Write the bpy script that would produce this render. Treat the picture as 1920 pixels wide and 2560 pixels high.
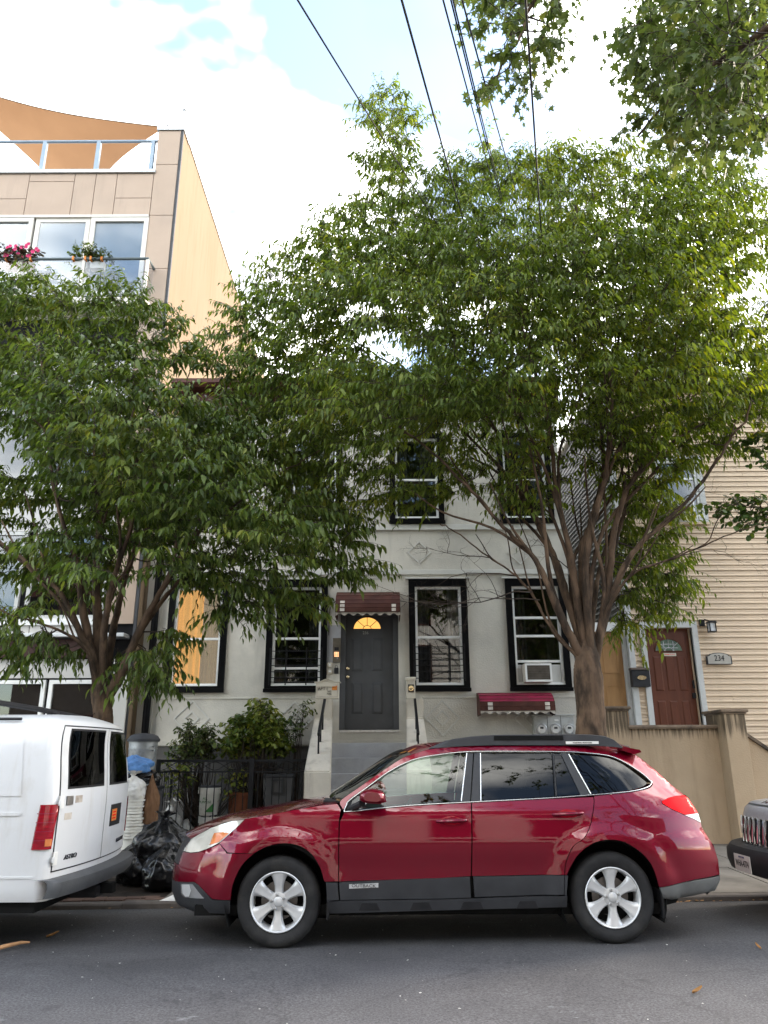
import bpy, bmesh, math, random
from mathutils import Vector, Matrix
from mathutils.geometry import delaunay_2d_cdt
from mathutils.kdtree import KDTree
R = math.radians
rng = random.Random(7)
sc = bpy.context.scene
for o in list(bpy.data.objects): bpy.data.objects.remove(o)

# ------------------------------------------------------------------ camera
FOC, EYE, TILT, ROLL = 1880.0, 1.504, R(17.7), R(-0.25)
cam_d = bpy.data.cameras.new('camera'); cam = bpy.data.objects.new('camera', cam_d)
sc.collection.objects.link(cam)
cam_d.sensor_fit = 'HORIZONTAL'; cam_d.sensor_width = 36.0; cam_d.lens = FOC / 1920 * 36
cam_d.clip_start = 0.05; cam_d.clip_end = 3000
CAMR = Matrix.Rotation(math.pi / 2 + TILT, 3, 'X') @ Matrix.Rotation(ROLL, 3, 'Z')
cam.matrix_world = Matrix.Translation((0, 0, EYE)) @ CAMR.to_4x4()
sc.camera = cam
sc.render.resolution_x, sc.render.resolution_y = 768, 1024

# ------------------------------------------------------------------ sky and sun
SUN_ELEV, SUN_AZ = 24.0, 62.0      # azimuth measured from +Y (into the picture) towards +X (right)
world = bpy.data.worlds.new('World'); sc.world = world; world.use_nodes = True
wn, wl = world.node_tree.nodes, world.node_tree.links
wn.clear()
w_out = wn.new('ShaderNodeOutputWorld'); w_bg = wn.new('ShaderNodeBackground')
w_sky = wn.new('ShaderNodeTexSky'); w_sky.sky_type = 'NISHITA'; w_sky.sun_disc = False
w_sky.sun_elevation = R(SUN_ELEV); w_sky.sun_rotation = R(SUN_AZ)
w_sky.air_density = 1.0; w_sky.dust_density = 1.2
w_tc = wn.new('ShaderNodeTexCoord'); w_map = wn.new('ShaderNodeMapping')
w_map.inputs['Scale'].default_value = (1.0, 1.0, 1.9); w_map.inputs['Location'].default_value = (.35, 1.25, .4)
w_noise = wn.new('ShaderNodeTexNoise'); w_noise.inputs['Scale'].default_value = 2.2
w_noise.inputs['Detail'].default_value = 5.0; w_noise.inputs['Roughness'].default_value = 0.5
w_ramp = wn.new('ShaderNodeValToRGB')
w_ramp.color_ramp.elements[0].position = 0.455; w_ramp.color_ramp.elements[0].color = (0.012, 0.012, 0.012, 1)
w_ramp.color_ramp.elements[1].position = 0.66; w_ramp.color_ramp.elements[1].color = (1, 1, 1, 1)
w_n2 = wn.new('ShaderNodeTexNoise'); w_n2.inputs['Scale'].default_value = 2.6; w_n2.inputs['Detail'].default_value = 4.0
w_r2 = wn.new('ShaderNodeValToRGB')
w_r2.color_ramp.elements[0].position = 0.37; w_r2.color_ramp.elements[0].color = (1.38, 1.40, 1.62, 1)
w_r2.color_ramp.elements[1].position = 0.52; w_r2.color_ramp.elements[1].color = (21.5, 21.0, 19.6, 1)
w_mix = wn.new('ShaderNodeMixRGB')
wl.new(w_tc.outputs['Generated'], w_map.inputs['Vector'])
wl.new(w_map.outputs['Vector'], w_noise.inputs['Vector']); wl.new(w_map.outputs['Vector'], w_n2.inputs['Vector'])
wl.new(w_noise.outputs['Fac'], w_ramp.inputs['Fac']); wl.new(w_n2.outputs['Fac'], w_r2.inputs['Fac'])
wl.new(w_ramp.outputs['Color'], w_mix.inputs['Fac'])
wl.new(w_sky.outputs['Color'], w_mix.inputs['Color1']); wl.new(w_r2.outputs['Color'], w_mix.inputs['Color2'])
wl.new(w_mix.outputs['Color'], w_bg.inputs['Color']); w_bg.inputs['Strength'].default_value = 0.13
wl.new(w_bg.outputs['Background'], w_out.inputs['Surface'])
sun_d = bpy.data.lights.new('sun', 'SUN'); sun_d.energy = 1.1; sun_d.angle = R(14); sun_d.color = (1.0, 0.86, 0.68)
sun = bpy.data.objects.new('sun', sun_d); sc.collection.objects.link(sun)
_sd = Vector((math.sin(R(SUN_AZ)) * math.cos(R(SUN_ELEV)), math.cos(R(SUN_AZ)) * math.cos(R(SUN_ELEV)), math.sin(R(SUN_ELEV))))
sun.rotation_euler = (-_sd).to_track_quat('-Z', 'Y').to_euler(); sun.location = _sd * 30
sc.view_settings.view_transform = 'Standard'; sc.view_settings.look = 'None'
sc.view_settings.gamma = 1.0; sc.view_settings.use_curve_mapping = False
sc.view_settings.exposure = 2.3
sc.render.engine = 'CYCLES'; sc.cycles.max_bounces = 8; sc.cycles.transparent_max_bounces = 16
sc.cycles.use_denoising = True; sc.cycles.sample_clamp_indirect = 6

# ------------------------------------------------------------------ helpers
def at(px, py, Y):
    """world point on the vertical plane at depth Y that the 1920x2560 photograph shows at (px, py)"""
    d = CAMR @ Vector(((px - 960) / FOC, (1280 - py) / FOC, -1.0))
    t = Y / d.y
    return Vector((d.x * t, Y, EYE + d.z * t))
def X_(px, py, Y): return at(px, py, Y).x
def Z_(px, py, Y): return at(px, py, Y).z
GR = 0.008
KERB = 8.92
def gz(x, y):
    if y < 6.9: return GR * x
    if y < KERB: return GR * x - 0.06 * (y - 6.9) / (KERB - 6.9)
    return GR * x - 0.005 + (y - KERB) * 0.024

col = sc.collection
WORLD = {}
def setp(o, parent):
    if parent is not None:
        o.parent = parent
        o.matrix_parent_inverse = WORLD[parent.name].inverted() if parent.name in WORLD else Matrix()
def tag(o, label=None, cat=None, group=None, kind=None):
    if label: o['label'] = label
    if cat: o['category'] = cat
    if group: o['group'] = group
    if kind: o['kind'] = kind
    return o
def thing(name, label, cat, loc=(0, 0, 0), group=None):
    o = bpy.data.objects.new(name, None); col.objects.link(o)
    o.location = loc; o.empty_display_size = 0.2
    WORLD[o.name] = Matrix.Translation(loc)
    return tag(o, label, cat, group)
def link(name, me, mat, parent=None, loc=None):
    o = bpy.data.objects.new(name, me); col.objects.link(o)
    if mat is not None and len(me.materials) == 0: me.materials.append(mat)
    if loc is not None: o.location = loc
    setp(o, parent)
    return o

class MB:
    def __init__(s): s.v = []; s.f = []
    def add(s, vs, fs):
        b = len(s.v); s.v += [tuple(p) for p in vs]; s.f += [tuple(i + b for i in f) for f in fs]; return s
    def box(s, a, b, c=0.0):
        x0, x1 = sorted((a[0], b[0])); y0, y1 = sorted((a[1], b[1])); z0, z1 = sorted((a[2], b[2]))
        if c <= 0:
            vs = [(x, y, z) for z in (z0, z1) for y in (y0, y1) for x in (x0, x1)]
            return s.add(vs, [(0, 2, 3, 1), (4, 5, 7, 6), (0, 1, 5, 4), (2, 6, 7, 3), (0, 4, 6, 2), (1, 3, 7, 5)])
        bm = bmesh.new(); bmesh.ops.create_cube(bm, size=1.0)
        for v in bm.verts:
            v.co = Vector((x0 + (v.co.x + .5) * (x1 - x0), y0 + (v.co.y + .5) * (y1 - y0), z0 + (v.co.z + .5) * (z1 - z0)))
        bmesh.ops.bevel(bm, geom=bm.edges[:], offset=c, segments=2, affect='EDGES', profile=0.6)
        s.bm(bm); return s
    def bm(s, bm, M=None):
        bm.verts.index_update(); b = len(s.v)
        s.v += [tuple((M @ v.co) if M else v.co) for v in bm.verts]
        s.f += [tuple(v.index + b for v in f.verts) for f in bm.faces]; bm.free(); return s
    def prism(s, poly, axis, a, b):
        """poly of 2-tuples; axis 'y': (x,z) extruded along y a..b; 'x': (y,z); 'z': (x,y)"""
        n = len(poly)
        def P(u, w, t): return (u, t, w) if axis == 'y' else ((t, u, w) if axis == 'x' else (u, w, t))
        vs = [P(u, w, a) for u, w in poly] + [P(u, w, b) for u, w in poly]
        fs = [tuple(range(n))[::-1], tuple(range(n, 2 * n))] + [(i, (i + 1) % n, n + (i + 1) % n, n + i) for i in range(n)]
        return s.add(vs, fs)
    def tube(s, pts, r, n=8, cap=True):
        pts = [Vector(p) for p in pts]; rs = r if isinstance(r, (list, tuple)) else [r] * len(pts)
        rings = []; up = None
        for i, p in enumerate(pts):
            t = (pts[min(i + 1, len(pts) - 1)] - pts[max(i - 1, 0)])
            if t.length < 1e-9: t = Vector((0, 0, 1))
            t.normalize()
            if up is None: up = Vector((0, 0, 1)) if abs(t.z) < .9 else Vector((1, 0, 0))
            a = t.cross(up)
            if a.length < 1e-6: a = t.orthogonal()
            a.normalize(); b = t.cross(a); up = -b
            rings.append([p + (a * math.cos(2 * math.pi * k / n) + b * math.sin(2 * math.pi * k / n)) * rs[i] for k in range(n)])
        vs = [q for rg in rings for q in rg]
        fs = [(i * n + k, i * n + (k + 1) % n, (i + 1) * n + (k + 1) % n, (i + 1) * n + k) for i in range(len(pts) - 1) for k in range(n)]
        if cap: fs += [tuple(range(n))[::-1], tuple(range((len(pts) - 1) * n, len(pts) * n))]
        return s.add(vs, fs)
    def lathe(s, prof, c, axis='z', n=24, cap=True, a0=0, a1=2 * math.pi):
        """prof: list of (radius, height)"""
        full = abs(a1 - a0 - 2 * math.pi) < 1e-6; m = n if full else n + 1
        c = Vector(c); vs = []
        for r_, h in prof:
            for k in range(m):
                t = a0 + (a1 - a0) * k / n; u, w = r_ * math.cos(t), r_ * math.sin(t)
                vs.append(c + Vector((u, w, h) if axis == 'z' else ((u, h, w) if axis == 'y' else (h, u, w))))
        fs = []
        for i in range(len(prof) - 1):
            for k in range(n):
                k2 = (k + 1) % m
                fs.append((i * m + k, i * m + k2, (i + 1) * m + k2, (i + 1) * m + k))
        if cap and full: fs += [tuple(range(m))[::-1], tuple(range((len(prof) - 1) * m, len(prof) * m))]
        return s.add(vs, fs)
    def grid(s, rows, closed=False):
        n = len(rows[0]); vs = [p for r_ in rows for p in r_]; fs = []
        for i in range(len(rows) - 1):
            for k in range(n if closed else n - 1):
                fs.append((i * n + k, i * n + (k + 1) % n, (i + 1) * n + (k + 1) % n, (i + 1) * n + k))
        return s.add(vs, fs)
    def mesh(s, name, smooth=False, fix=True, sharp=None):
        me = bpy.data.meshes.new(name); me.from_pydata(s.v, [], s.f)
        if fix:
            bm = bmesh.new(); bm.from_mesh(me); bmesh.ops.recalc_face_normals(bm, faces=bm.faces[:]); bm.to_mesh(me); bm.free()
        if smooth:
            me.polygons.foreach_set('use_smooth', [True] * len(me.polygons))
            if sharp is not None: me.set_sharp_from_angle(angle=R(sharp))
        me.update(); return me
    def build(s, name, mat, parent=None, smooth=False, sharp=40, fix=True):
        return link(name, s.mesh(name, smooth, fix, sharp if smooth else None), mat, parent)

def text_mesh(txt, size, M, mat, name, parent, depth=0.002, align='CENTER'):
    cu = bpy.data.curves.new('lettering', 'FONT'); cu.body = txt; cu.size = size; cu.extrude = depth
    cu.align_x = align; cu.align_y = 'CENTER'; cu.resolution_u = 3
    tmp = bpy.data.objects.new('lettering_tmp', cu); col.objects.link(tmp)
    dg = bpy.context.evaluated_depsgraph_get()
    me = bpy.data.meshes.new_from_object(tmp.evaluated_get(dg)); me.transform(M)
    bpy.data.objects.remove(tmp); bpy.data.curves.remove(cu)
    me.materials.clear()
    return link(name, me, mat, parent)
FRONT = Matrix.Rotation(math.pi / 2, 4, 'X')     # text in the XZ plane that faces the camera (-Y)
def text_at(txt, size, p, mat, name, parent, sx=1.0, rot=0.0):
    M = Matrix.Translation(p) @ FRONT @ Matrix.Rotation(rot, 4, 'Z') @ Matrix.Diagonal((sx, 1, 1, 1))
    return text_mesh(txt, size, M, mat, name, parent)

# ------------------------------------------------------------------ materials
def M_(name, c, rough=0.6, metal=0.0, var=0.12, vs=4.0, bump=0.0, bs=60.0, coat=0.0, spec=0.2, dirt=None, ds=1.5, dw=(0.5, 0.7),
       stretch=(1, 1, 1), rvar=0.0, streak=None, sk=(.52, .72)):
    m = bpy.data.materials.new(name); m.use_nodes = True
    nt = m.node_tree; n, l = nt.nodes, nt.links; b = n['Principled BSDF']
    b.inputs['Roughness'].default_value = rough; b.inputs['Metallic'].default_value = metal
    b.inputs['Specular IOR Level'].default_value = spec
    if coat: b.inputs['Coat Weight'].default_value = coat; b.inputs['Coat Roughness'].default_value = 0.03
    tc = n.new('ShaderNodeTexCoord'); mp = n.new('ShaderNodeMapping'); mp.inputs['Scale'].default_value = stretch
    l.new(tc.outputs['Object'], mp.inputs['Vector'])
    no = n.new('ShaderNodeTexNoise'); no.inputs['Scale'].default_value = vs; no.inputs['Detail'].default_value = 6
    l.new(mp.outputs['Vector'], no.inputs['Vector'])
    rp = n.new('ShaderNodeValToRGB'); rp.color_ramp.elements[0].position = .3; rp.color_ramp.elements[1].position = .7
    rp.color_ramp.elements[0].color = (c[0] * (1 - var), c[1] * (1 - var), c[2] * (1 - var), 1)
    rp.color_ramp.elements[1].color = (min(1, c[0] * (1 + var)), min(1, c[1] * (1 + var)), min(1, c[2] * (1 + var)), 1)
    l.new(no.outputs['Fac'], rp.inputs['Fac']); out = rp.outputs['Color']
    if dirt is not None:
        n2 = n.new('ShaderNodeTexNoise'); n2.inputs['Scale'].default_value = ds; n2.inputs['Detail'].default_value = 9; n2.inputs['Roughness'].default_value = .62
        l.new(mp.outputs['Vector'], n2.inputs['Vector'])
        r2 = n.new('ShaderNodeValToRGB'); r2.color_ramp.elements[0].position = dw[0]; r2.color_ramp.elements[1].position = dw[1]
        l.new(n2.outputs['Fac'], r2.inputs['Fac'])
        mx = n.new('ShaderNodeMixRGB'); mx.inputs['Color2'].default_value = (*dirt, 1)
        l.new(r2.outputs['Color'], mx.inputs['Fac']); l.new(out, mx.inputs['Color1']); out = mx.outputs['Color']
    if streak is not None:
        m3 = n.new('ShaderNodeMapping'); m3.inputs['Scale'].default_value = (4.2, 4.2, .55); l.new(tc.outputs['Object'], m3.inputs['Vector'])
        n3 = n.new('ShaderNodeTexNoise'); n3.inputs['Scale'].default_value = 1.3; n3.inputs['Detail'].default_value = 7; n3.inputs['Roughness'].default_value = .65; l.new(m3.outputs['Vector'], n3.inputs['Vector'])
        r3 = n.new('ShaderNodeValToRGB'); r3.color_ramp.elements[0].position = sk[0]; r3.color_ramp.elements[1].position = sk[1]; r3.color_ramp.elements[1].color = (.75, .75, .75, 1); l.new(n3.outputs['Fac'], r3.inputs['Fac'])
        x3 = n.new('ShaderNodeMixRGB'); x3.inputs['Color2'].default_value = (*streak, 1); l.new(r3.outputs['Color'], x3.inputs['Fac']); l.new(out, x3.inputs['Color1']); out = x3.outputs['Color']
    l.new(out, b.inputs['Base Color'])
    if rvar:
        mr = n.new('ShaderNodeMapRange'); mr.inputs['To Min'].default_value = max(0.02, rough - rvar); mr.inputs['To Max'].default_value = min(1, rough + rvar)
        l.new(no.outputs['Fac'], mr.inputs['Value']); l.new(mr.outputs['Result'], b.inputs['Roughness'])
    if bump:
        nb = n.new('ShaderNodeTexNoise'); nb.inputs['Scale'].default_value = bs; nb.inputs['Detail'].default_value = 5
        l.new(mp.outputs['Vector'], nb.inputs['Vector'])
        bp = n.new('ShaderNodeBump'); bp.inputs['Strength'].default_value = bump; bp.inputs['Distance'].default_value = 0.01
        l.new(nb.outputs['Fac'], bp.inputs['Height']); l.new(bp.outputs['Normal'], b.inputs['Normal'])
    return m
def glass(name, tint, refl=1.0, dirt=0.0):
    m = bpy.data.materials.new(name); m.use_nodes = True
    n, l = m.node_tree.nodes, m.node_tree.links; n.clear()
    o = n.new('ShaderNodeOutputMaterial'); t = n.new('ShaderNodeBsdfTransparent'); g = n.new('ShaderNodeBsdfGlossy')
    t.inputs['Color'].default_value = (*tint, 1); g.inputs['Roughness'].default_value = 0.01
    g.inputs['Color'].default_value = (refl, refl, refl, 1)
    geo = n.new('ShaderNodeNewGeometry'); dt = n.new('ShaderNodeVectorMath'); dt.operation = 'DOT_PRODUCT'
    l.new(geo.outputs['Normal'], dt.inputs[0]); l.new(geo.outputs['Incoming'], dt.inputs[1])
    ab = n.new('ShaderNodeMath'); ab.operation = 'ABSOLUTE'; l.new(dt.outputs['Value'], ab.inputs[0])
    om = n.new('ShaderNodeMath'); om.operation = 'SUBTRACT'; om.inputs[0].default_value = 1.0; l.new(ab.outputs[0], om.inputs[1])
    pw = n.new('ShaderNodeMath'); pw.operation = 'POWER'; l.new(om.outputs[0], pw.inputs[0]); pw.inputs[1].default_value = 5.0
    mxn = n.new('ShaderNodeMath'); mxn.operation = 'MULTIPLY_ADD'; l.new(pw.outputs[0], mxn.inputs[0]); mxn.inputs[1].default_value = .95; mxn.inputs[2].default_value = .045 + dirt
    mx = n.new('ShaderNodeMixShader'); l.new(mxn.outputs[0], mx.inputs['Fac']); l.new(t.outputs['BSDF'], mx.inputs[1]); l.new(g.outputs['BSDF'], mx.inputs[2])
    l.new(mx.outputs['Shader'], o.inputs['Surface']); return m
def emit(name, c, s):
    m = bpy.data.materials.new(name); m.use_nodes = True
    n, l = m.node_tree.nodes, m.node_tree.links; b = n['Principled BSDF']
    b.inputs['Base Color'].default_value = (*c, 1); b.inputs['Emission Color'].default_value = (*c, 1); b.inputs['Emission Strength'].default_value = s
    return m

MAT = dict(
    stucco=M_('grey_stucco', (.57, .54, .475), .9, var=.10, vs=1.3, bump=.55, bs=38, dirt=(.42, .40, .36), ds=.9, dw=(.48, .72), streak=(.37, .35, .31), sk=(.56, .86)),
    stucco_trim=M_('pale_stucco', (.57, .56, .52), .9, var=.08, vs=2, bump=.3, bs=45),
    cheek=M_('beige_stucco', (.56, .51, .43), .9, var=.10, vs=2, bump=.45, bs=50, dirt=(.42, .38, .32), ds=1.6, dw=(.5, .75), streak=(.33, .29, .24)),
    step=M_('grey_concrete_paint', (.36, .36, .37), .85, var=.12, vs=3, bump=.35, bs=60, dirt=(.27, .27, .27), ds=2.2, dw=(.52, .75)),
    blacktrim=M_('black_gloss_trim', (.005, .005, .0055), .4, var=.3, vs=6, spec=.06, bump=.35, bs=22, rvar=.15),
    vinyl=M_('white_vinyl', (.74, .74, .72), .45, var=.05, vs=5, dirt=(.55, .53, .48), ds=3, dw=(.55, .85)),
    oldvinyl=M_('grey_white_casing', (.50, .50, .48), .6, var=.10, vs=5, dirt=(.33, .32, .3), ds=2.5, dw=(.5, .8)),
    pane=glass('window_glass', (.55, .56, .56), 1.0, .03),
    pane_clear=glass('balcony_glass', (.86, .88, .9), 1.0, .02),
    room=M_('dark_room', (.012, .012, .013), .95, var=.3),
    curtain=M_('grey_curtain', (.20, .20, .20), .9, var=.35, vs=3, stretch=(6, 1, .3), bump=.5, bs=9),
    sheer=M_('white_curtain', (.52, .52, .52), .9, var=.25, vs=3, stretch=(8, 1, .3), bump=.4, bs=9),
    mesh_screen=M_('insect_screen', (.045, .045, .045), .8, var=.2, vs=3),
    greydoor=M_('charcoal_door_paint', (.080, .081, .085), .5, var=.10, vs=4, rvar=.08),
    brass=M_('worn_brass', (.62, .50, .30), .25, 1.0, var=.2, vs=20),
    steel=M_('dull_steel', (.45, .45, .45), .38, 1.0, var=.2, vs=15),
    galv=M_('grey_meter_paint', (.42, .42, .40), .55, var=.1, vs=6, dirt=(.24, .23, .21), ds=4, dw=(.5, .8)),
    blackiron=M_('black_iron', (.010, .010, .011), .45, var=.3, vs=10, bump=.2, bs=90),
    awn_brown=M_('brown_awning_slat', (.070, .024, .017), .5, var=.25, vs=5, dirt=(.10, .045, .035), ds=3, dw=(.55, .8)),
    awn_red=M_('crimson_awning_slat', (.21, .012, .04), .45, var=.2, vs=5, dirt=(.12, .03, .03), ds=3, dw=(.55, .8)),
    awn_white=M_('weathered_white_awning', (.52, .47, .41), .7, var=.2, vs=8, dirt=(.25, .2, .16), ds=6, dw=(.5, .75)),
    cream=M_('cream_enamel', (.60, .55, .46), .45, var=.06, vs=5, dirt=(.42, .37, .3), ds=5, dw=(.58, .85)),
    ink=M_('black_ink', (.03, .03, .03), .8, var=.1),
    orange_sticker=M_('orange_sticker', (.65, .22, .05), .6, var=.2, vs=30),
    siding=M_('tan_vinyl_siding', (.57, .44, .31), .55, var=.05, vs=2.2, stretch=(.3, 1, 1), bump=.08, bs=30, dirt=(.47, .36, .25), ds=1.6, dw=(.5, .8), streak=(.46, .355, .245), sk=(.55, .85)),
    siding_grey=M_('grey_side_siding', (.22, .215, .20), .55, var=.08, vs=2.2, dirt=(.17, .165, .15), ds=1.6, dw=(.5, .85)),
    reddoor=M_('brown_red_door', (.105, .034, .018), .42, var=.15, vs=3, stretch=(4, 1, .5)),
    tandoor=M_('tan_wood_door', (.36, .20, .085), .6, var=.15, vs=3, stretch=(3, 1, .6)),
    porch=M_('tan_porch_stucco', (.42, .315, .21), .9, var=.09, vs=1.6, bump=.5, bs=42, dirt=(.33, .245, .16), ds=.8, dw=(.5, .75), streak=(.29, .21, .135), sk=(.5, .75)),
    porchcap=M_('brown_porch_cap', (.19, .14, .10), .8, var=.25, vs=5, bump=.4, bs=30, dirt=(.05, .042, .035), ds=3, dw=(.45, .7)),
    panel=M_('pinkish_facade_panel', (.42, .318, .245), .7, var=.05, vs=1.5, dirt=(.36, .28, .222), ds=.8, dw=(.5, .8), streak=(.33, .255, .20), sk=(.55, .85)),
    panel_white=M_('white_facade_panel', (.50, .485, .46), .6, var=.05, vs=1.5, dirt=(.48, .46, .42), ds=1.1, dw=(.52, .8)),
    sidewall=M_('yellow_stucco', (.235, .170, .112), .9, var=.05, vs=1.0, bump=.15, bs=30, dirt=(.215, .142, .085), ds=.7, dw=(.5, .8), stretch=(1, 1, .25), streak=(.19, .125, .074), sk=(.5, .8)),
    alu=M_('grey_metal_coping', (.42, .43, .43), .45, .6, var=.1, vs=4),
    rail_dark=M_('dark_green_grey_rail', (.10, .12, .125), .5, .2, var=.1, vs=4),
    alu_blue=M_('blue_grey_rail_post', (.26, .32, .38), .5, .2, var=.1, vs=4),
    frame_tan=M_('beige_window_frame', (.60, .56, .50), .5, var=.05, vs=4),
    blind=M_('sky_reflection_blind', (.24, .30, .345), .8, var=.08, vs=1.0),  # sky mirrored in the panes is put into this blue
    sail=M_('tan_shade_sail', (.62, .36, .15), .85, var=.10, vs=2, bump=.1, bs=80),
    darkband=M_('dark_red_brown_band', (.055, .026, .022), .6, var=.25, vs=4),
    asphalt=None, concrete=None,
    car_glass=glass('clear_green_car_glass', (.70, .82, .74), .8, .0),
    privacy=glass('dark_privacy_glass', (.03, .034, .034), .6, .0),
    chrome=M_('bright_chrome', (.50, .50, .49), .16, 1.0, var=.05, vs=10),
    blackplastic=M_('black_plastic', (.022, .022, .024), .5, var=.2, vs=8, bump=.15, bs=160, rvar=.1),
    greyplastic=M_('grey_plastic_cladding', (.040, .041, .045), .42, var=.15, vs=6, bump=.1, bs=200, rvar=.08),
    rubber=M_('tyre_rubber', (.024, .024, .025), .72, var=.25, vs=9, bump=.25, bs=70, dirt=(.045, .043, .04), ds=5, dw=(.5, .75)),
    alloy=M_('silver_alloy', (.62, .625, .63), .34, .35, var=.06, vs=14, rvar=.06),
    underbody=M_('underbody_black', (.006, .006, .006), .9, var=.3),
    redlens=M_('red_tail_lens', (.80, .002, .008), .35, var=.08, vs=12, spec=.02, coat=.06),
    darkredlens=M_('dark_red_tail_lens', (.26, .002, .012), .15, var=.3, vs=14, stretch=(1, 1, 6), coat=1),
    clearlens=M_('clear_headlight_lens', (.62, .60, .53), .14, .25, var=.15, vs=9, coat=1),
    amber=M_('amber_lens', (.62, .20, .06), .2, var=.15, vs=20, coat=1),
    vanwhite=M_('white_van_paint', (.66, .67, .68), .38, var=.04, vs=2, coat=.5, bump=.12, bs=2.2, dirt=(.50, .48, .44), ds=1.6, dw=(.54, .82), streak=(.50, .47, .42), sk=(.56, .85)),
    vangrey=M_('grey_van_bumper', (.082, .086, .092), .5, var=.2, vs=6, bump=.12, bs=60, rvar=.1),
    jeepgrey=M_('grey_metallic_paint', (.36, .365, .375), .38, .15, var=.06, vs=30, coat=.8),
    seat=M_('dark_grey_seat', (.03, .03, .032), .9, var=.2),
    bark=M_('brown_bark', (.115, .076, .050), .95, var=.35, vs=7, stretch=(1, 1, .35), bump=1.0, bs=14, dirt=(.036, .026, .019), ds=6, dw=(.42, .60)),
    twig=M_('dark_twig', (.05, .038, .03), .9, var=.3, vs=8),
    bag=M_('black_bin_bag', (.006, .006, .007), .26, spec=.45, var=.2, vs=5, rvar=.08, bump=.9, bs=9),
    bluebag=M_('blue_plastic_bag', (.10, .22, .46), .35, var=.25, vs=9, bump=.8, bs=18),
    clearbag=M_('milky_plastic_bag', (.62, .60, .56), .3, var=.2, vs=8, bump=.7, bs=14),
    paperbag=M_('brown_paper', (.16, .085, .045), .9, var=.2, vs=5, bump=.5, bs=12),
    bucket=M_('white_bucket_plastic', (.66, .64, .58), .45, var=.06, vs=6, dirt=(.45, .42, .36), ds=5, dw=(.55, .8)),
    greenlabel=M_('green_label', (.06, .20, .06), .6, var=.2),
    bin_grey=M_('dark_grey_bin_plastic', (.055, .056, .06), .55, var=.2, vs=5),
    can_steel=M_('dented_galvanised_can', (.33, .34, .34), .5, .5, var=.3, vs=4, bump=.5, bs=10, dirt=(.10, .10, .10), ds=4, dw=(.45, .62)),
    terracotta=M_('terracotta', (.17, .06, .03), .85, var=.2, vs=5),
    paper=M_('white_paper', (.7, .69, .66), .9, var=.06),
    dryleaf=M_('dry_leaf', (.33, .17, .06), .8, var=.3, vs=20),
    stickbark=M_('pale_stick', (.36, .20, .10), .85, var=.35, vs=12),
    grit=M_('pale_grit', (.5, .49, .46), .9, var=.3, vs=20),
    brickpave=M_('brown_paver', (.115, .072, .055), .9, var=.35, vs=3, bump=.5, bs=40),
    kerbstone=M_('grey_kerb_stone', (.12, .105, .095), .9, var=.25, vs=3, bump=.5, bs=45, dirt=(.07, .06, .05), ds=3, dw=(.5, .7)),
    soil=M_('dark_soil', (.03, .022, .016), .95, var=.4, vs=8, bump=.8, bs=25),
    cable=M_('black_cable', (.012, .012, .014), .6, var=.1),
    brick=M_('red_brick_wall', (.085, .072, .064), .9, var=.25, vs=4, bump=.3, bs=30),
    brick2=M_('white_reflection_wall', (.62, .60, .56), .9, var=.2, vs=4, bump=.3, bs=30),  # white chosen to throw bright reflections onto the car paint
)
warm_curtain = emit('lamplit_curtain', (.82, .48, .18), .46)
fan_glow = emit('lamplit_fanlight', (.74, .36, .085), .36)
lamp_panel = emit('intercom_light', (.9, .42, .2), .6)

def paint(name, c, flake=0.0):
    m = M_(name, c, .36, .45, var=.03, vs=2, coat=1.0, spec=.05)
    return m
MAT['carred'] = paint('deep_red_car_paint', (.150, .0006, .0120))

def leaf_mat(name, c1, c2, trans=.35, gloss=.42):
    m = bpy.data.materials.new(name); m.use_nodes = True
    n, l = m.node_tree.nodes, m.node_tree.links; n.clear()
    o = n.new('ShaderNodeOutputMaterial'); b = n.new('ShaderNodeBsdfPrincipled'); t = n.new('ShaderNodeBsdfTranslucent'); mx = n.new('ShaderNodeMixShader')
    tc = n.new('ShaderNodeTexCoord'); no = n.new('ShaderNodeTexNoise'); no.inputs['Scale'].default_value = 1.1; no.inputs['Detail'].default_value = 3
    geo = n.new('ShaderNodeNewGeometry'); ad = n.new('ShaderNodeMath'); ad.operation = 'ADD'
    sb = n.new('ShaderNodeMath'); sb.operation = 'MULTIPLY_ADD'; sb.inputs[1].default_value = .55; sb.inputs[2].default_value = -.27
    l.new(geo.outputs['Random Per Island'], sb.inputs[0])
    l.new(tc.outputs['Object'], no.inputs['Vector']); l.new(no.outputs['Fac'], ad.inputs[0]); l.new(sb.outputs[0], ad.inputs[1])
    rp = n.new('ShaderNodeValToRGB'); rp.color_ramp.elements[0].position = .3; rp.color_ramp.elements[1].position = .72
    rp.color_ramp.elements[0].color = (*c1, 1); rp.color_ramp.elements[1].color = (*c2, 1)
    e3 = rp.color_ramp.elements.new(.90); e3.color = (c2[0] * 1.45, c2[1] * 1.12, c2[2] * .9, 1)
    l.new(ad.outputs[0], rp.inputs['Fac']); l.new(rp.outputs['Color'], b.inputs['Base Color'])
    b.inputs['Roughness'].default_value = gloss; b.inputs['Specular IOR Level'].default_value = .28
    hs = n.new('ShaderNodeHueSaturation'); hs.inputs['Hue'].default_value = .485; hs.inputs['Saturation'].default_value = 1.15; hs.inputs['Value'].default_value = 1.5
    l.new(rp.outputs['Color'], hs.inputs['Color']); l.new(hs.outputs['Color'], t.inputs['Color'])
    mx.inputs['Fac'].default_value = trans
    l.new(b.outputs['BSDF'], mx.inputs[1]); l.new(t.outputs['BSDF'], mx.inputs[2]); l.new(mx.outputs['Shader'], o.inputs['Surface'])
    return m
MAT['leaf_a'] = leaf_mat('grey_green_leaf', (.058, .094, .016), (.150, .205, .040), .46, .42)
MAT['leaf_l'] = leaf_mat('deep_green_leaf', (.042, .072, .014), (.118, .165, .036), .40, .38)
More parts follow.
